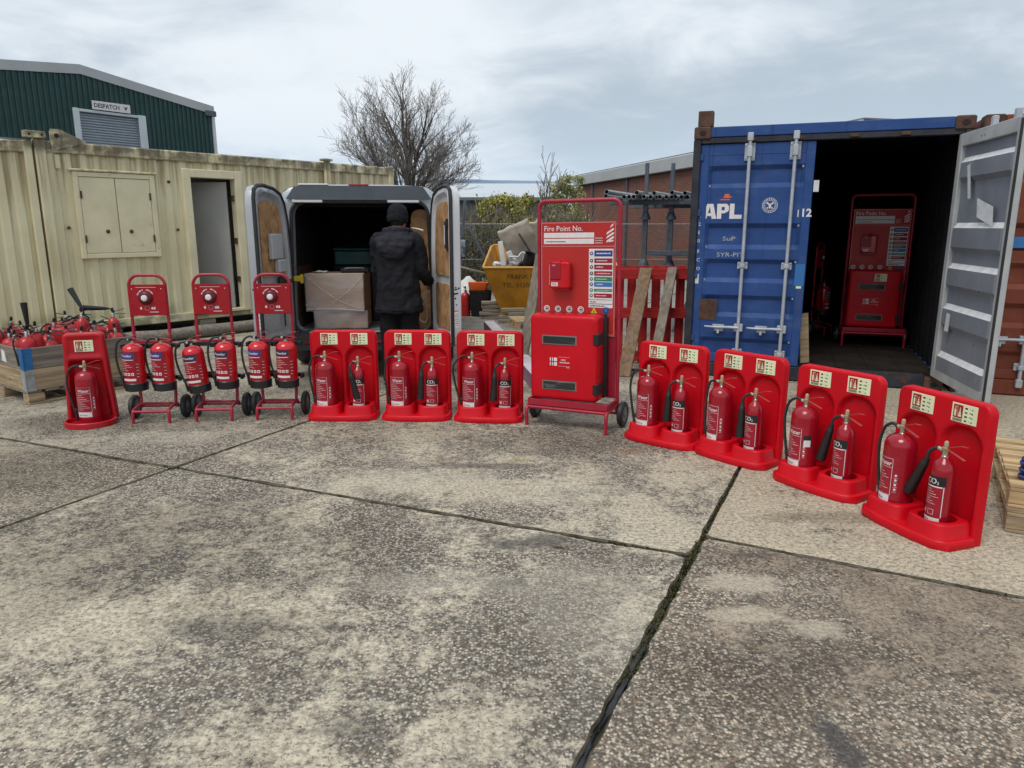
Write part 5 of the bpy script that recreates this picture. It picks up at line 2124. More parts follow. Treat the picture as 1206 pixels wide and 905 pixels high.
DOOR_O = [(0, .46), (0, 1.30), (.035, 1.62), (.085, 1.79), (.16, 1.88), (.30, 1.925), (.50, 1.945), (.62, 1.935), (.68, 1.90), (.70, 1.82), (.70, .46)]


def van_door(side):
    """side -1: left door, hinge at x=0 and free edge at +x; side 1 mirrored. inner face at +y, outer skin at -y"""
    outl = [(a, z - .0) for a, z in DOOR_O]
    cen = (.35, 1.15)
    def shr(poly, i):
        return [(cen[0] + (a - cen[0]) * (1 - i / .36), cen[1] + (z - cen[1]) * (1 - i / .74)) for a, z in poly]
    n2 = 72
    def rg(poly, y):
        r = []
        for k in range(n2):
            p = ray_poly(poly, cen, 2 * pi * k / n2)
            r.append((p[0], y, p[1]))
        return r
    mb = MB()
    mb.loft([rg(shr(outl, .02), -.055), rg(shr(outl, .004), -.045), rg(outl, -.02), rg(outl, .035), rg(shr(outl, .010), .045), rg(shr(outl, .055), .048), rg(shr(outl, .085), .02), rg(shr(outl, .10), .015)])
    mbs = [('door', mb, 'van_silver')]
    d = None
    parts = []
    seal = MB()
    q = [(a, .040, z) for a, z in shr(outl, .004)]
    seal.tube(q + q[:1], .019, 8, cap=False)
    parts.append(('seal', seal, 'black_rubber'))
    pan = MB()
    pts = [(a, z) for a, z in shr(outl, .115) if z > 1.0]
    pts = [(.115, 1.08)] + [(a, max(z, 1.08)) for a, z in pts] + [(.585, 1.08)]
    pp = [(.12, 1.10), (.12, 1.34), (.145, 1.60), (.20, 1.75), (.30, 1.79), (.52, 1.80), (.575, 1.76), (.585, 1.66), (.585, 1.10)]
    pan.prism(pp, .016, .030)
    parts.append(('lining_panel', pan, 'plywood'))
    low = MB()
    low.prism(rrect(.10, .60, .58, 1.02, .06, 5), .016, .026)
    parts.append(('lower_panel', low, 'plywood' if side > 0 else 'van_silver'))
    if side < 0:
        lb = MB().cbox(.23, .46, .032, .075, 1.26, 1.50, .008)
        lb.cbox(.20, .36, .032, .09, 1.13, 1.255, .01)
        parts.append(('plate_housing', lb, 'fascia_grey'))
        bk = MB().cbox(.16, .30, .03, .06, .98, 1.09, .01).cbox(.06, .20, .045, .065, 1.02, 1.05, .004).tube([(.02, .05, 1.03), (.14, .06, 1.03)], .012, 8).tube([(.24, .05, 1.0), (.24, .05, .60)], .008, 8)
        parts.append(('door_check', bk, 'black_plastic'))
    else:
        hd = MB().cbox(.54, .575, .032, .062, 1.36, 1.62, .01)
        hd.cbox(.535, .58, .03, .045, 1.34, 1.40, .006).cbox(.535, .58, .03, .045, 1.58, 1.64, .006)
        parts.append(('grab_handle', hd, 'black_plastic'))
        wh_ = MB().cbox(.548, .568, .0605, .066, 1.40, 1.58, .004)
        parts.append(('handle_insert', wh_, 'van_white'))
    # free edge: holes, latch slot and a sticker
    ed = MB()
    for (y, z, r) in ((-.005, .985, .008), (.012, .985, .008), (.004, 1.003, .008), (-.025, .995, .010), (.01, .90, .009), (.0, .84, .007)):
        ed.add([(.7012, y + r * cos(2 * pi * i / 8), z + r * sin(2 * pi * i / 8)) for i in range(8)], [tuple(range(8))])
    ed.add([(.7012, -.02, .94), (.7012, .028, .935), (.7012, .028, .950), (.7012, -.02, .955)], [(0, 1, 2, 3)])
    parts.append(('latch_hole', ed, 'van_dark'))
    stk = MB()
    stk.add([(.7014, -.020, .62), (.7014, .025, .62), (.7014, .025, .78), (.7014, -.020, .78)], [(0, 1, 2, 3)], 0)
    stk.add([(.7018, -.020, .775), (.7018, .025, .775), (.7018, .025, .785), (.7018, -.020, .785)], [(0, 1, 2, 3)], 1)
    for k in range(7):
        stk.add([(.7018, -.016, .64 + k * .018), (.7018, .004 + .014 * (k % 2), .64 + k * .018), (.7018, .004 + .014 * (k % 2), .646 + k * .018), (.7018, -.016, .646 + k * .018)], [(0, 1, 2, 3)], 2)
    parts.append(('sticker', stk, ['print_white', 'orange_plastic', 'grey_plastic']))

    def fin(m_):
        if side > 0:
            m_.v = [(-a, y, z) for a, y, z in m_.v]
            m_.f = [tuple(reversed(f)) for f in m_.f]
        return m_
    d = fin(mb).build('rear_door', 'van_silver' if side < 0 else 'van_white', van, loc=(side * .745, -.02, 0), rot=(0, 0, radians(-102 if side < 0 else 108)), smooth=40,
                      label='open left rear door of the van with grey plate housing' if side < 0 else 'open right rear door of the van, edge on')
    for nm, m_, mt in parts:
        fin(m_).build(nm, mt, d, smooth=35)
    return d


van_door(-1)
van_door(1)

# goods in the van
bx = thing('cardboard_box', 'wide cardboard box wrapped in clear film on the van floor', 'box', vpt(-.30, .33, .705), VZ + radians(-3))
MB().cbox(-.30, .30, -.22, .22, 0, .385, .008).build('carton', 'cardboard', bx)
mb = MB()
mb.rect(.02, .22, .295, .350, -.2212, 0)
mb.rect(.02, .22, .297, .299, -.2218, 1)
mb.rect(.10, .18, .325, .336, -.2218, 1)
mb.rect(.0, .20, .13, .134, -.2212, 1)
mb.rect(.0, .20, .16, .163, -.2212, 1)
mb.build('print', ['cardboard', 'bark'], bx, smooth=0)
rnd = random.Random(3)
fl = MB()
gn, gm = 22, 14
v, f = [], []
for j in range(gm + 1):
    for i in range(gn + 1):
        x = -.306 + .612 * i / gn
        z = -.01 + .400 * j / gm
        v.append((x, -.2275 - .006 * mnoise.noise((x * 7, z * 7, 1)), z))
for j in range(gm):
    for i in range(gn):
        a = j * (gn + 1) + i
        f.append((a, a + 1, a + gn + 2, a + gn + 1))
fl.add(v, f)
fl.build('film', 'shrink_wrap', bx, smooth=60)
# tape-like folds of the film crossing the front
fo = MB()
fo.tube(smooth_path([(-.30, -.232, .37), (-.10, -.236, .20), (.06, -.238, .10), (.28, -.234, .02)], 5), .004, 6)
fo.tube(smooth_path([(.30, -.232, .36), (.14, -.236, .20), (.0, -.237, .10), (-.05, -.235, .04)], 5), .004, 6)
fo.tube(smooth_path([(-.30, -.233, .012), (0, -.236, .02), (.30, -.233, .0)], 5), .006, 6)
fo.build('film_fold', 'shrink_wrap', bx)
b2_ = thing('cardboard_box', 'lower box in crumpled clear film under the wide cardboard box', 'box', vpt(-.26, .34, .5125), VZ)
MB().cbox(-.27, .27, -.20, .20, 0, .19, .01).build('carton', 'cardboard', b2_)
fl = MB()
v, f = [], []
for j in range(9):
    for i in range(21):
        x = -.28 + .56 * i / 20
        z = .0 + .19 * j / 8
        v.append((x, -.222 - .018 * mnoise.noise((x * 9, z * 9, 4)), z))
for j in range(8):
    for i in range(20):
        a = j * 21 + i
        f.append((a, a + 1, a + 22, a + 21))
fl.add(v, f).build('film', 'shrink_wrap', b2_, smooth=60)
tc_ = thing('tool_case', 'black tool case with handle lying on the wrapped cardboard box', 'case', vpt(-.12, .33, 1.0905), VZ + .1)
MB().cbox(-.15, .15, -.12, .12, 0, .05, .012).build('case', 'black_plastic', tc_)
MB().tube(smooth_path([(-.09, -.12, .03), (-.085, -.155, .05), (.085, -.155, .05), (.09, -.12, .03)], 5), .008, 8).build('handle', 'grey_plastic', tc_)
cl_ = MB()
v, f = [], []
for j in range(7):
    for i in range(9):
        x, y = -.07 + .14 * i / 8, -.06 + .12 * j / 6
        v.append((x, y, .006 + .03 * abs(mnoise.noise((x * 22, y * 22, 2)))))
for j in range(6):
    for i in range(8):
        a = j * 9 + i
        f.append((a, a + 1, a + 10, a + 9))
clo = cl_.add(v, f).build('cloth', 'debris_white', loc=vpt(-.47, .25, 1.0905), smooth=60)
tag(clo, 'small crumpled pale cloth on top of the wrapped cardboard box', 'cloth')
tb = thing('storage_box', 'dark teal storage box deep inside the van', 'box', vpt(-.22, 1.3, .5015), VZ)
MB().cbox(-.26, .26, -.18, .18, 0, .62, .012).build('carton', 'van_dark', tb)
MB().cbox(-.25, .25, -.17, .17, .621, .79, .015).build('tub', 'teal_plastic', tb)
MB().cbox(-.265, .265, -.185, .185, .791, .82, .01).build('lid', 'teal_plastic', tb)
cr = thing('storage_box', 'tall dark crate behind the man inside the van', 'box', vpt(.08, .95, .5015), VZ)
MB().cbox(-.09, .09, -.14, .14, 0, .95, .01).build('carton', 'grey_plastic', cr)
cr.children[0].active_material = MATS['bumper_grey']
rk = thing('cable', 'thin white cable hanging in loops by the right van door', 'cable', vpt(.60, .02, .50))
cp = MB()
r_ = random.Random(4)
for k in range(3):
    cp.tube(smooth_path([(.0 + .02 * k, 0, .55 - .1 * k), (.05, -.02, .42), (.02 - .03 * k, -.03, .28), (-.05, -.02, .20 + .03 * k), (-.03, -.01, .12), (.04, -.02, .10), (.05, 0, .22 + .05 * k)], 6), .003, 6)
cp.build('strand', 'print_white', rk)


# ================================================================== PERSON
man = thing('person', 'person in black hooded jacket, trousers and knit hat, seen from behind at the van', 'person', (-1.125, 7.20, 0), radians(-6))


def ell(cx_, cy_, z, rx, ry, n=28, tw=0.0):
    return [(cx_ + rx * cos(2 * pi * i / n + tw), cy_ + ry * sin(2 * pi * i / n + tw), z) for i in range(n)]


def blob(c, rx, ry, rz, n=20, m=12, rot=None):
    mb = MB()
    M = Matrix.Translation(c)
    if rot:
        M = M @ Euler(rot).to_matrix().to_4x4()
    rings = []
    for j in range(m + 1):
        a = -pi / 2 + pi * j / m
        rings.append([(rx * max(.02, cos(a)) * cos(2 * pi * i / n), ry * max(.02, cos(a)) * sin(2 * pi * i / n), rz * sin(a)) for i in range(n)])
    return mb.loft(rings, 0, M)


def join(*ms):
    r = MB()
    for m_ in ms:
        r.add(m_.v, m_.f)
    return r


def fuse(o, vox, smooth=4, disp=0.0, dsize=.12):
    md = o.modifiers.new('fuse', 'REMESH')
    md.mode = 'VOXEL'
    md.voxel_size = vox
    md.use_smooth_shade = True
    sm = o.modifiers.new('soften', 'SMOOTH')
    sm.iterations = smooth
    sm.factor = .5
    if disp:
        tx = bpy.data.textures.new('folds', 'CLOUDS')
        tx.noise_scale = dsize
        dm = o.modifiers.new('folds', 'DISPLACE')
        dm.texture = tx
        dm.strength = disp
        dm.mid_level = .5
        dm.texture_coords = 'LOCAL'
    return o


SH = {-1: (-.175, .01, 1.425), 1: (.175, .01, 1.425)}
EL = {-1: (-.215, .11, 1.14), 1: (.235, .05, 1.14)}
WR = {-1: (-.17, .34, 1.10), 1: (.235, .30, 1.02)}
body = MB()
body = join(
    MB().loft([ell(0, 0, .80, .10, .08), ell(0, 0, .84, .165, .115), ell(0, .0, .95, .165, .115), ell(0, .01, 1.10, .145, .105), ell(0, .015, 1.28, .175, .115), ell(0, .015, 1.40, .175, .10), ell(0, .02, 1.46, .09, .075), ell(0, .03, 1.50, .062, .062), ell(0, .045, 1.58, .056, .058)]),
    blob((.005, .075, 1.635), .078, .098, .118),
    blob((.005, .11, 1.60), .058, .062, .075),
    blob((.012, .178, 1.618), .013, .020, .022),
    blob((.084, .075, 1.625), .012, .022, .032), blob((-.074, .075, 1.625), .012, .022, .032),
    blob((.010, .165, 1.583), .024, .010, .007))
parts_b = [body]
for s in (-1, 1):
    parts_b.append(MB().tube(smooth_path([(s * .095, .0, .86), (s * .10, .01, .48), (s * .105, -.01, .10), (s * .108, 0, .05)], 5), [.095 - .052 * min(1, k / 13) for k in range(16)], 14))
    parts_b.append(blob((s * .112, .06, .04), .042, .125, .036))
    sh, e, w = Vector(SH[s]), Vector(EL[s]), Vector(WR[s])
    pth = smooth_path([sh + Vector((-s * .05, 0, .0)), sh, (sh + e) / 2, e, (e + w) / 2, w], 4)
    parts_b.append(MB().tube(pth, [.058 - .032 * k / (len(pth) - 1) for k in range(len(pth))], 12))
    d = (w - e).normalized()
    pm = w + d * .045
    side_ = d.cross(Vector((0, 0, 1))).normalized()
    upv = side_.cross(d).normalized()
    parts_b.append(MB().loft([[tuple(w + d * t_ + side_ * (wd_ * cos(a)) + upv * (th_ * sin(a))) for a in [2 * pi * i / 12 for i in range(12)]] for t_, wd_, th_ in ((-.01, .026, .020), (.02, .036, .017), (.06, .042, .016), (.088, .040, .013))]))
    for k, (off, ln) in enumerate(((-.030, .062), (-.011, .072), (.010, .070), (.029, .056))):
        b0 = w + d * .082 + side_ * off
        parts_b.append(MB().tube([b0, b0 + d * ln * .45 - upv * .006, b0 + d * ln * .75 - upv * .022, b0 + d * ln * .9 - upv * .042], [.0105, .0098, .009, .0075], 8))
    tb0 = w + d * .03 + side_ * (-s * .030)
    parts_b.append(MB().tube([tb0, tb0 + side_ * (-s * .026) + d * .028 - upv * .006, tb0 + side_ * (-s * .030) + d * .058 - upv * .018], [.013, .011, .008], 8))
bo = join(*parts_b).build('body', 'skin', man, smooth=0)
fuse(bo, .0065, 3)
# eyes
for s in (-1, 1):
    blob((.008 + s * .030, .160, 1.632), .011, .008, .009, 10, 8).build('eye', ['print_white'], man)
    MB().tube([(.008 + s * .016, .168, 1.652), (.008 + s * .034, .164, 1.655), (.008 + s * .048, .152, 1.650)], .004, 6).build('eyebrow', 'hair', man)
hr = join(blob((.004, .045, 1.655), .083, .092, .108))
hr.build('hair', 'hair', man, smooth=60)
# trousers
tr_ = [MB().loft([ell(0, 0, .76, .10, .09), ell(0, 0, .80, .185, .135), ell(0, 0, .92, .19, .14), ell(0, 0, 1.02, .17, .13)])]
for s in (-1, 1):
    pth = smooth_path([(s * .095, 0, .90), (s * .105, .012, .50), (s * .112, -.01, .10), (s * .112, -.012, .045)], 5)
    tr_.append(MB().tube(pth, [.112 - .035 * min(1, k / 10) for k in range(len(pth))], 16))
fuse(join(*tr_).build('trousers', 'trouser_cloth', man, smooth=0), .014, 4, .03, .11)
for s in (-1, 1):
    b = join(MB().loft([ell(s * .112, -.012, .02, .052, .058, 20), ell(s * .112, -.012, .12, .056, .062, 20), ell(s * .112, -.012, .19, .058, .064, 20)]), blob((s * .116, .065, .045), .050, .135, .044))
    fuse(b.build('boot', 'boot_leather', man, smooth=0), .009, 3)
    MB().cbox(s * .116 - .05, s * .116 + .05, -.075, .19, .0, .022, .01).build('boot_sole', 'black_rubber', man)
# jacket
jk = [MB().loft([ell(.006, -.004, .735, .232, .172), ell(.006, -.004, .76, .236, .176), ell(.004, .0, .90, .222, .166), ell(0, .0, 1.08, .205, .158), ell(0, 0, 1.26, .212, .155), ell(0, .0, 1.37, .206, .142), ell(0, .01, 1.45, .140, .112), ell(0, .025, 1.50, .098, .095), ell(0, .035, 1.545, .088, .092)])]
for s in (-1, 1):
    sh, e, w = Vector(SH[s]), Vector(EL[s]), Vector(WR[s])
    pth = smooth_path([sh + Vector((-s * .07, 0, .01)), sh + Vector((s * .012, 0, -.005)), (sh + e) / 2 + Vector((s * .012, -.01, 0)), e + Vector((s * .005, -.012, -.01)), (e + w) / 2, w], 5)
    n2 = len(pth) - 1
    jk.append(MB().tube(pth, [.086 - .030 * k / n2 for k in range(n2 + 1)], 16))
    jk.append(MB().tube([w - (w - e).normalized() * .03, w], [.066, .064], 14))
jo = join(*jk).build('jacket', 'jacket_cloth', man, smooth=0)
fuse(jo, .012, 4, .042, .085)
hd = join(
    MB().loft([ell(0, -.120, 1.245, .035, .022), ell(0, -.140, 1.275, .090, .040), ell(0, -.145, 1.33, .145, .058), ell(0, -.130, 1.39, .178, .070), ell(0, -.095, 1.45, .178, .078), ell(0, -.050, 1.505, .135, .075), ell(0, -.02, 1.54, .10, .06)]),
    MB().tube(smooth_path([(-.17, .03, 1.40), (-.165, -.08, 1.43), (-.09, -.135, 1.44), (.0, -.15, 1.43), (.09, -.135, 1.44), (.165, -.08, 1.43), (.17, .03, 1.40)], 5), .038, 12),
    MB().tube(smooth_path([(-.10, .10, 1.49), (-.118, .02, 1.52), (-.08, -.06, 1.535), (0, -.085, 1.54), (.08, -.06, 1.535), (.118, .02, 1.52), (.10, .10, 1.49)], 5), .030, 12))
ho = hd.build('hood', 'hood_cloth', jo, smooth=0)
fuse(ho, .010, 4, .035, .07)
MB().tube(smooth_path([(-.228, -.03, .775), (-.18, -.118, .772), (0, -.182, .772), (.19, -.118, .772), (.240, -.03, .775)], 5), .006, 6).build('hem_cord', 'jacket_cloth', jo)
# shoulder tab standing off the right shoulder
MB().beam((.17, -.06, 1.445), (.235, -.02, 1.435), .05, .012, b=.004).build('shoulder_tab', 'jacket_cloth', jo)
hat = MB().lathe([(.093, -.045), (.101, -.035), (.104, .02), (.100, .03), (.101, .035), (.096, .075), (.078, .112), (.045, .135), (.015, .142)], 40)
hat.v = [(x * (1 + (.012 if (i % 40) % 2 else 0)), y * (1.13 + (.012 if (i % 40) % 2 else 0)), z + .012 * mnoise.noise((x * 20, y * 20, z * 20))) for i, (x, y, z) in enumerate(hat.v)]
hat.build('hat', 'knit_hat', man, loc=(.003, .045, 1.645), rot=(radians(-10), 0, 0), smooth=60)
st = MB().tube([(.055, .16, 1.555), (.125, .175, 1.545), (.185, .185, 1.53)], .007, 8).build('white_stick', 'print_white', loc=(-1.125, 7.20, 0), rot=(0, 0, radians(-30)))
tag(st, "thin white stick pointing right from the face of the man at the van", 'stick')

# ================================================================== CRATE OF USED EXTINGUISHERS
C0 = Vector((-4.33, 6.30))
CE1, CE2 = Vector((.585, .811)), Vector((-.811, .585))
CRZ = atan2(CE1.y, CE1.x)
CL1, CL2 = 1.02, 1.20
crate = thing('pallet_crate', 'wooden pallet crate heaped with used extinguishers, weathered top boards and blue corner strap', 'crate', (C0.x, C0.y, 0), CRZ)
# local: x along CE1 (right side), y along CE2 (away to the left)
rnd = random.Random(12)
for y in (.0, CL2 / 2 - .06, CL2 - .12):
    MB().cbox(0, CL1, y, y + .11, 0, .02, .004).build('bottom_board', 'crate_timber', crate)
for x in (.0, CL1 / 2 - .07, CL1 - .14):
    for y in (.0, CL2 / 2 - .06, CL2 - .12):
        MB().cbox(x, x + .14, y, y + .11, .021, .10, .006).build('block', 'crate_timber', crate)
for k in range(7):
    x = k * (CL1 - .12) / 6
    MB().cbox(x, x + .12, 0, CL2, .101, .122, .004).build('top_board', 'old_crate_timber', crate)
for (z0, z1, m_) in ((.124, .316, 'crate_timber'), (.319, .508, 'old_crate_timber')):
    MB().cbox(.0, CL1, 0, .022, z0, z1, .004).build('side_board', m_, crate)
    MB().cbox(.0, CL1, CL2 - .022, CL2, z0, z1, .004).build('side_board', m_, crate)
    sb = MB().cbox(0, CL2 - .05, 0, .022, z0, z1, .004)
    a = sb.build('side_board', m_, crate, loc=(.022, .024, 0), rot=(0, 0, radians(90)))
    b = a.copy()
    COL.objects.link(b)
    b.parent = crate
    b.location = (CL1, .024, 0)
for (z0, z1, m_) in ((.318, .512, 'blue_strap'), (.122, .314, 'galvanised')):
    hg = MB()
    hg.cbox(-.006, .075, -.004, -.0005, z0, z1, .001)
    hg.cbox(-.0045, -.0005, -.004, .07, z0, z1, .001)
    hg.tube([(-.003, -.003, z0 - .008), (-.003, -.003, z1 - .002)], .009, 8)
    for z in (z0 + .04, z1 - .04):
        for x in (.025, .055):
            hg.lathe([(.007, 0), (.007, .003), (.003, .004)], 8, 0, Matrix.Translation((x, -.004, z)) @ Matrix.Rotation(radians(90), 4, 'X'))
    hg.build('corner_strap', m_, crate)
mb = MB()
mb.rect(.42, .56, .37, .49, -.001, 0)
mb.rect(.43, .50, .40, .48, -.0016, 1)
mb.rect(.50, .55, .38, .43, -.0016, 2)
mb.quad([(.46, -.002, .41), (.55, -.002, .45), (.54, -.002, .47), (.45, -.002, .43)], 0)
mb.build('paper_label', ['print_white', 'print_blue', 'label_red'], crate, smooth=0)
mb = MB()
mb.quad([(-.0015, .46, .36), (-.0015, .36, .35), (-.0015, .38, .46), (-.0015, .45, .47)])
mb.build('worn_label', 'chalky_white', crate, smooth=0)


def cpos(x, y, z):
    p = C0 + CE1 * x + CE2 * y
    return (p.x, p.y, z)


def heap_ext(horn=False):
    """used extinguisher without readable label"""
    root = thing('fire_extinguisher', 'used red extinguisher', 'fire extinguisher')
    r, top = (.0555, .34) if horn else (.075, .34)
    MB().lathe([(r - .006, 0), (r, .006), (r, top - .03), (r * .96, top - .01), (r * .82, top + .014), (r * .6, top + .030), (.02, top + .042)], 24).build('body', 'heap_red', root, smooth=40)
    mb = MB()
    mb.rect(-.05, .05, .08, .24, 0, 0, on_cyl(r), 8)
    mb.rect(-.045, .045, .20, .235, 0, 1, on_cyl(r, .0012), 8)
    for k in range(6):
        scribble(mb, -.04, .03, .18 - k * .015, .004, 1, on_cyl(r, .0012), k)
    mb.build('label', ['label_red', 'print_white'], root)
    z = top + .045
    v = MB()
    v.lathe([(.018, z - .01), (.018, z + .02), (.014, z + .045)], 12, 0)
    v.beam((-.012, 0, z + .052), (.110, 0, z + .082), .018, .005, 1, b=.001)
    v.beam((-.01, 0, z + .036), (.115, 0, z + .030), .018, .005, 1, b=.001)
    v.lathe([(.011, z + .06), (.013, z + .066), (.013, z + .09), (.006, z + .098)], 10, 1)
    v.build('valve', ['chrome', 'black_plastic'], root)
    if horn:
        ho = MB().tube(smooth_path([(-.02, 0, 0), (-.05, -.01, .01), (-.075, -.02, -.02), (-.08, -.02, -.06)], 5), .009, 8).build('hose', 'black_rubber', root, loc=(0, 0, z + .02))
        MB().lathe([(.012, .01), (.018, -.02), (.021, -.05), (.033, -.24), (.033, -.245), (.026, -.242), (.016, -.08)], 16).build('horn', 'black_plastic', ho, loc=(-.08, -.02, -.055))
    else:
        MB().tube(smooth_path([(-.02, 0, z + .02), (-.06, 0, z + .03), (-.11, -.01, z - .04), (-.10, -.02, z - .16), (-.088, -.02, z - .26)], 5), .008, 8).build('hose', 'black_rubber', root)
    return root


hx, hh = heap_ext(), heap_ext(True)
hu, hhu = [], []
rnd = random.Random(31)
# lower layer stands upright in the crate, upper ones lie across it
n_heap = 0
for i in range(5):
    for j in range(5):
        x, y = .11 + i * .195, .12 + j * .235
        up = (i + j * 2) % 3 != 0
        o = place(hx, hu, cpos(x + rnd.uniform(-.03, .03), y + rnd.uniform(-.03, .03), .135 + (.03 if up else .085)), 0, 'used red extinguisher standing in the crowd of the wooden crate', rot=(rnd.uniform(-.1, .1) if i * j == 0 else rnd.uniform(-.35, .35), rnd.uniform(-.08, .08) if i * j == 0 else rnd.uniform(-.3, .3), rnd.uniform(0, 6.28)), group='used extinguishers in the crate')
for i in range(5):
    x, y = rnd.uniform(.40, .62), .30 + i * .15
    an = rnd.uniform(0, 6.28)
    place(hx, hu, cpos(x, y, .52 + rnd.uniform(.0, .03)), 0, 'used red extinguisher lying on top of the heap in the wooden crate', rot=(0, radians(88 + rnd.uniform(-12, 6)), 1.2 + rnd.uniform(-.5, .5)), group='used extinguishers lying on the heap')
for (x, y, z, yaw, tilt, lab) in ((.18, .12, .25, -1.6, 183, 'used extinguisher with black horn pointing straight up near the corner of the crate'),
                                  (.62, .20, .33, -.3, 148, 'used extinguisher with black horn slanting up to the left, behind the single stand'),
                                  (.92, .22, .30, .5, 95, 'used extinguisher with black horn lying level at the right end of the crate')):
    o = place(hh, hhu, cpos(x, y, z), yaw, lab, group='used extinguishers with horns')
    hose = [q for q in o.children if q.name.startswith('hose')][0]
    hose.rotation_euler = (0, radians(tilt), 0)
    hose.scale = (.85, .85, .85)

# ================================================================== SKIP AND JUNK BY THE FENCE
skip = thing('skip', 'yellow rubbish skip with black lettering, full of broken boards', 'skip', (0, 0, 0))
F0, F1 = (-.48, 12.13, .90), (1.75, 12.13, .90)
B0, B1 = (-.17, 12.42, .10), (1.45, 12.42, .10)
R0, R1 = (-.34, 13.95, 1.22), (1.65, 13.95, 1.22)
D0, D1 = (-.12, 13.70, .10), (1.40, 13.70, .10)
M0, M1 = (-.36, 12.80, 1.22), (1.68, 12.80, 1.22)


def sheet(name, faces, m_, parent, th=.018):
    mb = MB()
    for q in faces:
        mb.quad(q)
    o = mb.build(name, m_, parent, smooth=0)
    md = o.modifiers.new('thickness', 'SOLIDIFY')
    md.thickness = th
    md.offset = 0
    return o


sheet('front_panel', [[B0, B1, F1, F0]], 'skip_yellow', skip)
sheet('rear_panel', [[D1, D0, R0, R1]], 'skip_yellow', skip)
sheet('end_panel', [[D0, B0, F0, M0, R0]], 'skip_yellow', skip)
sheet('end_panel', [[B1, D1, R1, M1, F1]], 'skip_yellow', skip)
sheet('floor', [[B0, B1, D1, D0]], 'skip_yellow', skip)
rim = MB()
rim.tube([F0, F1], .022, 6)
rim.tube([F1, M1, R1, R0, M0, F0], .022, 6)
rim.build('rim', 'skip_edge', skip)
rb_ = MB()
for k in range(3):
    u = .22 + .3 * k
    p = Vector(B0).lerp(Vector(B1), u)
    q = Vector(F0).lerp(Vector(F1), u)
    if k > 0:
        rb_.beam(tuple(p + Vector((0, -.02, 0))), tuple(q + Vector((0, -.03, -.03))), .06, .03)
rb_.build('rib', 'skip_yellow', skip)
MB().box(-.1, 1.35, 12.5, 13.65, 0, .08).build('skid', 'rusty_iron', skip, smooth=0)
nrm = (Vector(B1) - Vector(B0)).cross(Vector(F0) - Vector(B0)).normalized()


def on_skip(a, q):
    """a metres along the front panel, q metres up its slope"""
    p = Vector(B0) + Vector((1, 0, 0)) * a
    s_ = (Vector(F0) - Vector(B0))
    s_.x = 0
    p = Vector((a - .17, B0[1], B0[2])) + s_.normalized() * q + nrm * .0105
    return tuple(p)


mb = MB()
mb.text('FRANK B', .085, .655, .115, 0, 0, on_skip, sx=.98)
mb.text('TEL. 01205', .01, .50, .115, 0, 0, on_skip, sx=.95)
mb.build('lettering', 'faded_black', skip, smooth=0)
# rubble filling
mb = MB()
rnd = random.Random(17)
for k in range(700):
    x, y = rnd.uniform(-.25, 1.5), rnd.uniform(12.25, 13.8)
    z = .86 + .10 * mnoise.noise((x * 2, y * 2, 3)) + rnd.uniform(-.04, .07)
    s_ = rnd.uniform(.02, .075)
    M = Matrix.Translation((x, y, z)) @ Euler((rnd.uniform(0, 6), rnd.uniform(0, 6), rnd.uniform(0, 6))).to_matrix().to_4x4()
    mb.cbox(-s_, s_, -s_ * rnd.uniform(.3, 1), s_ * .5, -s_ * .35, s_ * .35, .006, 0 if rnd.random() < .5 else (1 if rnd.random() < .5 else 2), M)
mb.build('rubble', ['debris_grey', 'grey_timber', 'debris_white'], skip, kind='stuff')


def slab_thing(name, label, cat, c, sx, sy, sz, rot, m_, b=.006, group=None):
    o = MB().cbox(-sx / 2, sx / 2, -sy / 2, sy / 2, -sz / 2, sz / 2, b).build(name, m_, loc=c, rot=rot)
    return tag(o, label, cat, group)


def crumpled(name, label, cat, c, sx, sz, rot, m_, seed, amp=.05):
    """broken sheet of wall lining: bent, with a ragged outline"""
    v, f = [], []
    nx, nz = 12, 16
    for j in range(nz + 1):
        for i in range(nx + 1):
            u, w = i / nx - .5, j / nz - .5
            e = 1 + .10 * mnoise.noise((u * 4 + seed, w * 4, seed))
            v.append((u * sx * e, amp * mnoise.noise((u * 2.2, w * 2.6, seed * 3.1)) + amp * .35 * mnoise.noise((u * 7, w * 7, seed)), w * sz * e + .05 * sz * mnoise.noise((u * 5, 3, seed))))
    for j in range(nz):
        for i in range(nx):
            a_ = j * (nx + 1) + i
            f.append((a_, a_ + 1, a_ + nx + 2, a_ + nx + 1))
    o = MB().add(v, f).build(name, m_, loc=c, rot=rot, smooth=25)
    md_ = o.modifiers.new('thickness', 'SOLIDIFY')
    md_.thickness = .02
    return tag(o, label, cat)


crumpled('broken_board', 'large beige broken board leaning out of the yellow skip', 'board', (.16, 12.72, 1.22), .56, .86, (radians(22), radians(-24), radians(6)), 'plaster_board', 2)
crumpled('broken_board', 'beige board behind the large one at the right of the skip', 'board', (.48, 12.98, 1.24), .52, .88, (radians(20), radians(-34), radians(2)), 'plaster_board', 5)
crumpled('rubble_sack', 'crumpled pale sack low in the middle of the skip', 'sack', (.12, 12.45, .98), .34, .26, (radians(50), radians(-8), .2), 'debris_white', 8, .12)
slab_thing('batten', 'dark batten lying across the beige boards in the skip', 'batten', (.31, 12.62, 1.15), .035, .03, .78, (radians(22), radians(-33), 0), 'bark')
slab_thing('plastic_pipe', 'upright white strip standing in the left of the skip', 'strip', (-.17, 12.55, 1.10), .085, .04, .44, (0, radians(-8), 0), 'debris_white')
slab_thing('plastic_strip', 'short white block between the strip and the beige board', 'block', (-.02, 12.5, 1.05), .09, .05, .22, (0, radians(-22), .3), 'debris_white')
slab_thing('polystyrene_piece', 'white lump just behind the yellow rim of the skip', 'lump', (-.25, 12.35, .94), .14, .09, .09, (.3, .2, .5), 'debris_white', .02)
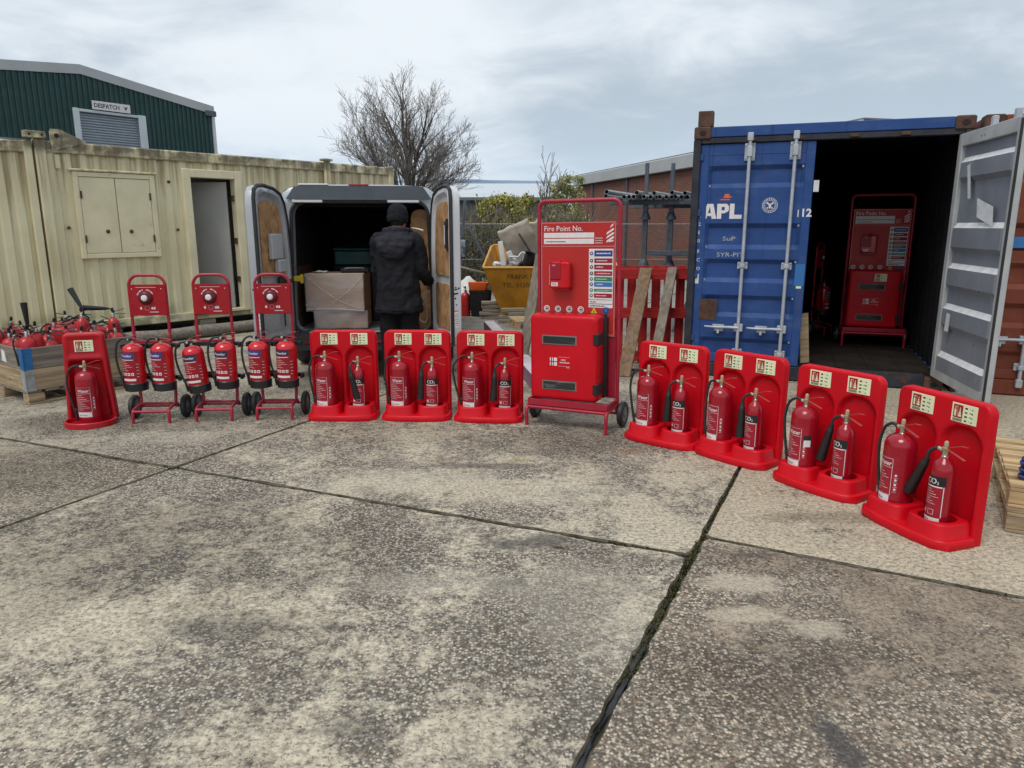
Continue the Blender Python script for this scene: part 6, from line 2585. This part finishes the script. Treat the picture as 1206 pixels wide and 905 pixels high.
tb_ = MB().lathe([(.07, 0), (.11, .01), (.13, .20), (.14, .21), (.125, .2), (.105, .02)], 16).build('bucket', 'black_plastic', loc=(.27, 12.38, .92), rot=(.3, .4, 0))
tag(tb_, 'dark bucket at the right of the skip beside the leaning plank', 'bucket')

# debris heap left of the skip
mb = MB()
rnd = random.Random(23)
for k in range(150):
    x, y = rnd.gauss(-1.15, .34), rnd.gauss(14.2, .35)
    z = max(.03, .42 * math.exp(-((x + 1.1) / .5) ** 2 - ((y - 14.3) / .6) ** 2) + rnd.uniform(-.06, .06))
    L = rnd.uniform(.15, .55)
    M = Matrix.Translation((x, y, z)) @ Euler((rnd.uniform(-.5, .5), rnd.uniform(-.6, .6), rnd.uniform(0, 3.1))).to_matrix().to_4x4()
    mb.cbox(-L / 2, L / 2, -.05, .05, -.014, .014, .004, 0 if rnd.random() < .7 else 1, M)
mb.build('rubble_heap', ['grey_timber_x', 'debris_grey'], kind='stuff')
slab_thing('plank', 'pale long plank sloping over the debris left of the skip', 'plank', (-.92, 13.9, .80), 1.25, .15, .03, (0, radians(14), .1), 'grey_timber_x')
sk = MB()
v, f = [], []
for j in range(9):
    for i in range(15):
        u, w = i / 14, j / 8
        x = -.42 + .8 * u
        z = .44 * max(0, 1 - abs(u - .68) / .62) * (1 - w) ** .8 + .05 * mnoise.noise((x * 6, w * 5, 2))
        v.append((x, -.25 + .25 * (1 - w) , z))
for j in range(8):
    for i in range(14):
        a = j * 15 + i
        f.append((a, a + 15, a + 16, a + 1))
so = sk.add(v, f).build('dust_sheet', 'debris_white', loc=(-.95, 13.75, .24), smooth=60)
md = so.modifiers.new('thickness', 'SOLIDIFY')
md.thickness = .012
tag(so, 'crumpled off white sheet draped over the debris left of the skip', 'sheet')
bn = thing('bin', 'black plastic bin left of the yellow skip', 'bin', (-.56, 12.95, 0))
MB().loft([[(p[0], p[1], z) for p in rrect(-w, w, -w * .8, w * .8, .05, 4)] for z, w in ((0, .16), (.02, .165), (.42, .195), (.43, .205), (.46, .205), (.455, .185), (.06, .15))]).build('tub', 'black_plastic', bn, smooth=30)
ot = thing('tub', 'orange plastic tub sitting on the black bin', 'tub', (-.60, 12.93, .462))
MB().loft([[(p[0], p[1], z) for p in rrect(-w, w, -w * .75, w * .75, .04, 4)] for z, w in ((0, .15), (.015, .158), (.11, .172), (.135, .175), (.13, .160), (.02, .145))]).build('tub', 'orange_plastic', ot, smooth=30)
e5 = copy_tree(hx)
e5.location = (-.83, 12.93, 0)
e5.rotation_euler = (0, 0, 1.9)
e5.scale = (1.1, 1.1, 1.1)
e5['label'] = 'red extinguisher standing on the ground left of the black bin'
if 'group' in e5:
    del e5['group']
rnd = random.Random(2)
for k in range(5):
    slab_thing('timber_offcut', 'short grey timber, %s of the stack beside the black bin' % ('at the bottom', 'second from the bottom', 'in the middle', 'second from the top', 'topmost')[k], 'timber', (-.36 + rnd.uniform(-.03, .03), 12.52, .031 + k * .062), .34 + rnd.uniform(-.04, .04), .12, .056, (0, 0, rnd.uniform(-.12, .12)), 'grey_timber_x', group='timbers stacked by the bin')
for k, (x, z, r1, L) in enumerate(((-.02, .03, .1, .42), (.08, .03, -.3, .36), (.0, .088, -.12, .44), (.10, .147, .05, .34), (.02, .206, .2, .40))):
    slab_thing('timber_offcut', 'rough timber offcut %s in the pile before the yellow skip' % ('at the bottom left', 'at the bottom right', 'second from the bottom', 'second from the top', 'topmost')[k], 'timber', (x, 12.02 + .02 * k, z), L, .14, .054, (0, 0, r1), 'grey_timber_x', group='offcuts in front of the skip')


def pallet(name, label, loc, rz, L, Wd, ns, m_, group=None, rot=None, h=.13, sw=.095, m2=None):
    """slats along x, three stringers along y"""
    root = thing(name, label, 'pallet', loc, rz, group, rot)
    m2 = m2 or m_
    st = None
    for k in range(3):
        x = k * (L - .09) / 2
        for (z0, z1, nm, yy0, yy1) in ((.0, .018, 'bottom_board', 0, Wd),):
            MB().cbox(x, x + .09, yy0, yy1, z0, z1, .003).build(nm, m_, root)
        for q in range(3):
            y = q * (Wd - .10) / 2
            MB().cbox(x, x + .09, y, y + .10, .019, h - .042, .004).build('block', m_, root)
        MB().cbox(x, x + .09, 0, Wd, h - .041, h - .021, .003).build('stringer', m2, root)
    for k in range(ns):
        y = k * (Wd - sw) / (ns - 1)
        MB().cbox(rnd.uniform(-.006, .006), L + rnd.uniform(-.006, .006), y + rnd.uniform(-.004, .004), y + sw + rnd.uniform(-.004, .004), h - .020, h, .003).build('slat', m_, root)
    return root


pallet('pallet', 'small pale pallet lying before the skip, half hidden by the leaning plank', (.05, 11.2, 0), radians(10), .8, .6, 5, 'fresh_timber')
p1 = pallet('pallet', 'lower natural wood pallet of the pair at the right edge', (2.59, 3.555, 0), atan2(-.492, .871), 1.15, .98, 8, 'crate_timber')
p2 = pallet('pallet', 'upper natural wood pallet at the right edge with a blue item on it', (2.60, 3.575, .131), atan2(-.492, .871) + .012, 1.15, .98, 7, 'fresh_timber', sw=.085)
bl = MB()
for k in range(6):
    bl.lathe([(.035, 0), (.052, .006), (.055, .016), (.050, .024)], 16, 0, Matrix.Translation((.0 + .012 * (k % 2), 0, k * .018)) @ Matrix.Scale(1.4, 4, (1, 0, 0)))
e1 = Vector((.492, .871))
e2 = Vector((.871, -.492))
pp_ = Vector((2.59, 3.555)) + e2 * .10 + e1 * .16
bo_ = bl.build('blue_lid', 'blue_plastic', loc=(pp_.x, pp_.y, .262), rot=(0, 0, .4))
tag(bo_, 'dark blue ribbed plastic item on the upper pallet at the right edge', 'lid')

# long painted beam lying on the ground behind the stands
bm = MB()
bm.cbox(-.075, .075, 0, 4.75, 0.0, .150, .006, 0)
bm.cbox(-.077, .077, -.001, 4.751, .1505, .156, .002, 1)
bmo = bm.build('painted_beam', ['lavender_paint', 'pale_paint'], loc=(.36, 6.35, 0), rot=(0, 0, radians(8.7)))
tag(bmo, 'long lavender painted beam lying on the ground behind the fire point', 'beam')
lp = MB().beam((.10, 8.02, .0), (.33, 8.44, 1.25), .12, .035)
tag(lp.build('plank', 'grey_timber'), 'grey plank leaning upright behind the left edge of the fire point', 'plank')


# red pallets standing on edge, planks leaning on them
def red_pallet(label, x0, y0, wd, ht, lean, ns):
    root = thing('pallet', label, 'pallet', (x0, y0, 0), 0, rot=(radians(lean), 0, radians(-3)))
    for z in (.03, ht * .47, ht - .15):
        MB().cbox(0, wd, -.024, 0, z, z + .12, .003).build('stringer', 'red_timber_x', root)
        for x in (0, wd / 2 - .05, wd - .10):
            MB().cbox(x, x + .10, .001, .085, z + .01, z + .11, .004).build('block', 'red_timber_x', root)
    for k in range(ns):
        x = k * (wd - .10) / (ns - 1)
        MB().cbox(x, x + .10, .086, .108, 0, ht, .003).build('slat', 'red_timber', root)
    return root


red_pallet('red painted pallet on edge beside the blue container, two planks leaning on it', 1.06, 8.36, .94, 1.13, -3, 7)
red_pallet('red painted pallet on edge hidden mostly behind the fire point', .30, 8.52, .72, 1.16, -3, 6)
pa = MB().beam((1.19, 7.56, .0), (1.53, 8.33, 1.10), .14, .032)
tag(pa.build('plank', 'brown_timber'), 'brown plank leaning against the red pallet, nearer the fire point', 'plank')
pb = MB().beam((1.55, 7.85, .0), (1.83, 8.33, 1.11), .11, .03)
tag(pb.build('plank', 'grey_timber'), 'greyer plank leaning against the red pallet beside the blue container', 'plank')
ht = MB().tube(smooth_path([(1.02, 8.1, .015), (1.3, 7.9, .015), (1.6, 7.7, .015), (1.75, 7.5, .015)], 5), .012, 6).build('black_hose', 'black_rubber')
tag(ht, 'black hose on the ground in front of the red pallets', 'hose')

# ================================================================== PIPE RACK
rack = thing('pipe_rack', 'dark grey steel pipe rack with two tall posts behind the red pallets', 'rack', (1.86, 10.35, 0), radians(-17))
for (x, y) in ((0, 0), (.34, .12), (.95, 2.2), (0.55, 2.1)):
    mb = MB()
    mb.cbox(x - .034, x + .034, y - .034, y + .034, 0, 1.86, .006)
    mb.cbox(x - .026, x + .026, y - .026, y + .026, 1.861, 2.42, .005)
    for z in (1.02, 1.66):
        mb.lathe([(.040, z), (.075, z), (.073, z + .02), (.046, z + .09), (.038, z + .10)], 12, 0, Matrix.Translation((x, y, 0)))
    mb.build('post', 'dark_steel', rack)
MB().cbox(-.50, .95, -.05, .05, 1.86, 1.925, .006).build('bearer', 'dark_steel', rack)
MB().cbox(-.50, 1.1, 2.05, 2.15, 1.86, 1.925, .006).build('bearer', 'dark_steel', rack)
MB().cbox(.05, .95, -.035, .035, 1.17, 1.24, .006).build('cross_rail', 'dark_steel', rack)
MB().beam((.9, .0, 1.17), (.45, .0, .1), .05, .05).build('brace', 'dark_steel', rack)
pd = Vector((cos(radians(66)), sin(radians(66))))
rnd = random.Random(9)
tproto_m = MB().lathe([(.026, 0), (.030, 0), (.030, 3.4), (.026, 3.4), (.026, .01)], 14, cap0=False, cap1=False)
tube_o = None
for k in range(20):
    if k < 14:
        a, z = k * .078, 1.958
        off = rnd.uniform(-.05, .12)
    else:
        a, z, off = [(-.17, 2.012, -.25), (-.17, 1.956, -.28), (.20, 2.012, -.03), (.42, 2.012, .12), (.74, 2.012, -.10), (.90, 2.012, .05)][k - 14]
    base = Vector((1.50, 10.05)) + Vector((.93, .10)) * a + pd * off
    rot = (Vector((pd.x, pd.y, 0))).to_track_quat('Z', 'Y').to_euler()
    if tube_o is None:
        tube_o = tproto_m.build('steel_tube', 'tube_steel', smooth=40)
        o = tube_o
        md = o.modifiers.new('wall', 'WELD')
    else:
        o = tube_o.copy()
        COL.objects.link(o)
    o.location = (base.x, base.y, z)
    o.rotation_euler = rot
    tag(o, 'grey steel tube in the lower layer on the pipe rack' if k < 14 else ('grey steel tube on the pipe rack, ' + ('upper of the two sticking out furthest left', 'lower of the two sticking out furthest left', 'lying on top left of the first post', 'lying on top between the posts', 'lying on top beside the blue container', 'lying on top, last one before the blue container')[k - 14]), 'tube', 'tubes in the lower layer' if k < 14 else 'tubes on top of the rack')

# ================================================================== FENCE
fence = thing('chain_link_fence', 'chain link fence with slender posts behind the skip and pipe rack', 'fence', (0, 16.4, 0))
mb = MB()
fx0, fx1, fh, st_ = -5.0, 9.0, 1.62, .085
x = fx0 - fh
while x < fx1:
    for sg in (1, -1):
        a, b = (x, x + fh) if sg > 0 else (x + fh, x)
        z0, z1 = 0.03, fh
        # clip to the fence length
        lo, hi = min(a, b), max(a, b)
        if hi < fx0 or lo > fx1:
            continue
        t0 = max(0, (fx0 - lo) / (hi - lo))
        t1 = min(1, (fx1 - lo) / (hi - lo))
        pa_, pb_ = lo + (hi - lo) * t0, lo + (hi - lo) * t1
        za, zb = (z0 + (z1 - z0) * t0, z0 + (z1 - z0) * t1) if sg > 0 else (z1 - (z1 - z0) * t0, z1 - (z1 - z0) * t1)
        mb.tube([(pa_, .003 * sg, za), (pb_, .003 * sg, zb)], .0016, 3)
    x += st_
mb.build('mesh', 'dark_steel', fence, kind='stuff', smooth=0)
mb = MB()
mb.tube([(fx0, 0, fh), (fx1, 0, fh)], .006, 6)
mb.tube([(fx0, 0, .85), (fx1, 0, .85)], .004, 6)
mb.build('line_wire', 'galvanised', fence)
for k in range(6):
    x = -4.8 + 2.75 * k
    MB().cbox(x - .03, x + .03, -.07, -.012, 0, 1.72, .006).build('post', 'dark_steel', fence)
for (p, q) in (((-1.22, -.2, 0), (-1.02, -.12, 2.12)), ((-.95, -.2, 1.55), (-.42, -.1, .55))):
    MB().beam(p, q, .06, .06).build('strut', 'dark_steel', fence)


# ================================================================== PLANTS
def branch_tree(segs, p, d, L, r, depth, rnd, spread, up, minr, nseg=4):
    """grow one limb; adds (path, radii) and recurses along it"""
    pts, rad = [p.copy()], [r]
    q = p.copy()
    dd = d.copy()
    for k in range(nseg):
        dd = (dd + Vector((rnd.gauss(0, .09), rnd.gauss(0, .09), rnd.gauss(.0, .06) + up))).normalized()
        q = q + dd * (L / nseg)
        pts.append(q.copy())
        rad.append(max(minr, r * (1 - .62 * (k + 1) / nseg)))
    segs.append((pts, rad))
    if depth <= 0:
        return
    n = rnd.choice((3, 4, 4, 5)) if depth > 1 else rnd.choice((4, 5, 6))
    for k in range(n):
        t_ = rnd.uniform(.28, 1.0) if k else 1.0
        i = min(nseg - 1, int(t_ * nseg))
        base = pts[i].lerp(pts[i + 1], t_ * nseg - i) if i < nseg else pts[-1]
        ax = dd.orthogonal().normalized()
        ax.rotate(Matrix.Rotation(rnd.uniform(0, 2 * pi), 3, dd))
        nd = dd.copy()
        nd.rotate(Matrix.Rotation(rnd.gauss(spread, .15), 3, ax))
        nd = (nd + Vector((0, 0, up * 1.5))).normalized()
        branch_tree(segs, base, nd, L * rnd.uniform(.50, .74), max(minr, r * (1 - .55 * t_) * .62), depth - 1, rnd, spread, up, minr, nseg)


def bare_tree(name, label, loc, trunk_h, trunk_r, limbs, limb_l, depth, seed, spread=.55, up=.04, minr=.006, lean=.9, flat=1.0):
    rnd = random.Random(seed)
    root = thing(name, label, 'tree', loc)
    MB().tube([(0, 0, -.05), (.01, 0, .2), (.02, .01, trunk_h * .6), (.03, 0, trunk_h)], [trunk_r * 1.5, trunk_r * 1.1, trunk_r, trunk_r * .9], 12).build('trunk', 'bark', root)
    segs = []
    for k in range(limbs):
        a = 2 * pi * k / limbs + rnd.uniform(-.3, .3)
        tilt = rnd.uniform(.12, lean) if k else .1
        d = Vector((sin(tilt) * cos(a), sin(tilt) * sin(a) * flat, cos(tilt))).normalized()
        z = trunk_h * (.62 + .38 * (1 - tilt / lean)) if k else trunk_h * .97
        branch_tree(segs, Vector((.02, 0, z)), d, limb_l * rnd.uniform(.8, 1.1), trunk_r * .62 * (1 if k else 1.2), depth, rnd, spread, up, minr)
    mb, tw = MB(), MB()
    for pts, rad in segs:
        (mb if rad[0] > .016 else tw).tube(pts, rad, 6 if rad[0] > .02 else 3, cap=False)
    mb.build('branches', 'bark', root, smooth=60)
    tw.build('crown', 'twig', root, smooth=0)
    return root


def dome_tree(name, label, loc, fork, tr, rx, top, limbs, seed):
    """short trunk, many limbs that fan out to a dome, side branches and fine twigs curving up"""
    rnd = random.Random(seed)
    root = thing(name, label, 'tree', loc)
    MB().tube([(0, 0, -.05), (.02, 0, .25), (.0, .02, fork * .6), (0, 0, fork + .35)], [tr * 1.5, tr * 1.15, tr, tr * .8], 12).build('trunk', 'bark', root)
    big, tw = MB(), MB()

    def limb(p, d, L, r, lev, up):
        n = 7 if lev == 0 else (5 if lev == 1 else 3)
        pts, rad = [p.copy()], [r]
        q, dd = p.copy(), d.copy()
        for k in range(n):
            j = .10 if lev == 0 else .15
            dd = (dd + Vector((rnd.gauss(0, j), rnd.gauss(0, j), rnd.gauss(0, j * .6) + up))).normalized()
            q = q + dd * (L / n)
            pts.append(q.copy())
            rad.append(max(.0042, r * (1 - .8 * (k + 1) / n)))
        (big if r > .02 else tw).tube(pts, rad, 6 if r > .02 else 3, cap=False)
        if lev >= 3:
            return
        m = (12, 7, 4)[lev]
        for k in range(m):
            t_ = .22 + .76 * (k + rnd.random()) / m
            i = min(n - 1, int(t_ * n))
            b = pts[i].lerp(pts[i + 1], t_ * n - i)
            a = (pts[i + 1] - pts[i]).normalized()
            ax = a.orthogonal().normalized()
            ax.rotate(Matrix.Rotation(rnd.uniform(0, 2 * pi), 3, a))
            nd = a.copy()
            nd.rotate(Matrix.Rotation(rnd.uniform(.45, .85), 3, ax))
            nd = (nd + Vector((0, 0, .22))).normalized()
            limb(b, nd, L * (.62 - .34 * t_) * rnd.uniform(.7, 1.25) * (1.0 if lev == 0 else 1.15), max(.0042, r * (1 - .75 * t_) * .50), lev + 1, .05)
    # a few main stems, then long low limbs from the trunk
    for k, (az, tilt, ln, rr) in enumerate(((.3, .05, .66, .62), (2.3, .30, .66, .55), (4.1, .26, .62, .52), (5.5, .42, .66, .55), (1.2, .48, .62, .45), (3.3, .55, .66, .48))):
        d = Vector((sin(tilt) * cos(az), sin(tilt) * sin(az), cos(tilt)))
        limb(Vector((0, 0, fork + .3 - .15 * k)), d, (top - fork) * ln, tr * rr, 0, .015)
    for k in range(limbs):
        a = 2.4 * k + .5
        tilt = rnd.uniform(.72, 1.32)
        d = Vector((sin(tilt) * cos(a), sin(tilt) * sin(a), cos(tilt)))
        limb(Vector((0, 0, fork + .15 - .5 * (tilt - .7))), d, rx * rnd.uniform(.72, .92), tr * .30, 0, .03)
    big.build('branches', 'bark', root, smooth=60)
    tw.build('crown', 'twig', root, smooth=0)
    return root


dome_tree('bare_tree', 'leafless broad tree rising behind the van and the end of the cream cabin', (-3.50, 26.0, 0), 2.3, .19, 2.95, 7.5, 12, 11)
bare_tree('bare_tree', 'small dead tree with few branches between the shrubs', (1.0, 22.5, 0), 1.6, .06, 3, 1.15, 2, 14, .5, .06, .008, .45)


def shrub(name, label, c, rx, ry, rz, n, m_leaf, seed, leaf=.035, cat='shrub', z0=0.0):
    rnd = random.Random(seed)
    root = thing(name, label, cat, (c[0], c[1], 0))
    segs = []
    for k in range(14):
        a = rnd.uniform(0, 2 * pi)
        t_ = rnd.uniform(.1, .6)
        branch_tree(segs, Vector((.1 * cos(a), .1 * sin(a), z0)), Vector((sin(t_) * cos(a), sin(t_) * sin(a), cos(t_))), (c[2] - z0) * rnd.uniform(.7, 1.0), .02, 1, rnd, .5, .05, .005)
    st_m = MB()
    for pts, rad in segs:
        st_m.tube(pts, rad, 4, cap=False)
    st_m.build('stems', 'twig', root, smooth=0)
    clumps = []
    for k in range(46):
        while True:
            p = Vector((rnd.uniform(-1, 1), rnd.uniform(-1, 1), rnd.uniform(-1, 1)))
            if .35 < p.length < 1:
                break
        clumps.append((Vector((p.x * rx, p.y * ry, c[2] + p.z * rz)), rnd.uniform(.10, .24)))
    v, f = [], []
    for k in range(n):
        cc_, r = rnd.choice(clumps)
        p = cc_ + Vector((rnd.gauss(0, r * .55), rnd.gauss(0, r * .55), rnd.gauss(0, r * .5)))
        s_ = leaf * rnd.uniform(.5, 1.2)
        e = Euler((rnd.uniform(0, 6.3), rnd.uniform(0, 6.3), rnd.uniform(0, 6.3)))
        a, b = Vector((s_, 0, 0)), Vector((0, s_ * .55, s_ * .15))
        a.rotate(e)
        b.rotate(e)
        o = len(v)
        v += [tuple(p - a), tuple(p + b), tuple(p + a), tuple(p - b)]
        f.append((o, o + 1, o + 2, o + 3))
    MB().add(v, f).build('crown', m_leaf, root, smooth=0)
    return root


shrub('shrub', 'rounded yellow green shrub in early leaf behind the skip', (-.13, 19.6, 1.55), .86, .7, 1.05, 13000, 'ochre_leaf', 3, .045)
shrub('shrub', 'taller pale green shrub at the corner of the brick building', (1.72, 24.5, 2.15), .75, .7, 1.3, 8000, 'pale_leaf', 4, .045)
shrub('shrub', 'low green shrub under the small dead tree', (1.05, 20.5, 1.15), .8, .6, .65, 6500, 'hedge_leaf', 6, .045)

# tangled hedge behind the fence: one mass of twigs and few leaves
rnd = random.Random(77)
tw, lf = MB(), MB()
for k in range(5200):
    x = rnd.uniform(-4.6, 2.0)
    y = rnd.uniform(17.4, 20.2)
    hmax = 1.75 + .35 * mnoise.noise((x * .9, y * .5, 3)) + .25 * mnoise.noise((x * 3, 1, 4))
    z = hmax * rnd.random() ** .7
    L = rnd.uniform(.25, .8)
    t_ = rnd.uniform(-1.1, 1.1)
    a = rnd.uniform(0, pi)
    d = Vector((sin(t_) * cos(a), sin(t_) * sin(a), abs(cos(t_)) * rnd.choice((1, 1, .3))))
    p = Vector((x, y, max(0, z - .2)))
    m_ = p + d * L * .5 + Vector((rnd.gauss(0, .05), rnd.gauss(0, .05), rnd.gauss(0, .05)))
    tw.tube([p, m_, p + d * L], [.011, .009, .005], 3, cap=False)
for k in range(9000):
    x = rnd.uniform(-4.6, 2.0)
    y = rnd.uniform(17.2, 20.0)
    hmax = 1.6 + .35 * mnoise.noise((x * .9, y * .5, 3))
    z = hmax * rnd.random()
    s_ = rnd.uniform(.02, .055)
    e = Euler((rnd.uniform(0, 6.3), rnd.uniform(0, 6.3), 0))
    a, b = Vector((s_, 0, 0)), Vector((0, s_ * .6, 0))
    a.rotate(e)
    b.rotate(e)
    p = Vector((x, y, z))
    lf.add([tuple(p - a), tuple(p + b), tuple(p + a), tuple(p - b)], [(0, 1, 2, 3)])
hd_ = join(tw)
o0 = len(hd_.f)
hd_.add(lf.v, lf.f, 1)
hd_.build('hedge', ['hedge_twig', 'hedge_leaf'], kind='stuff', smooth=0)
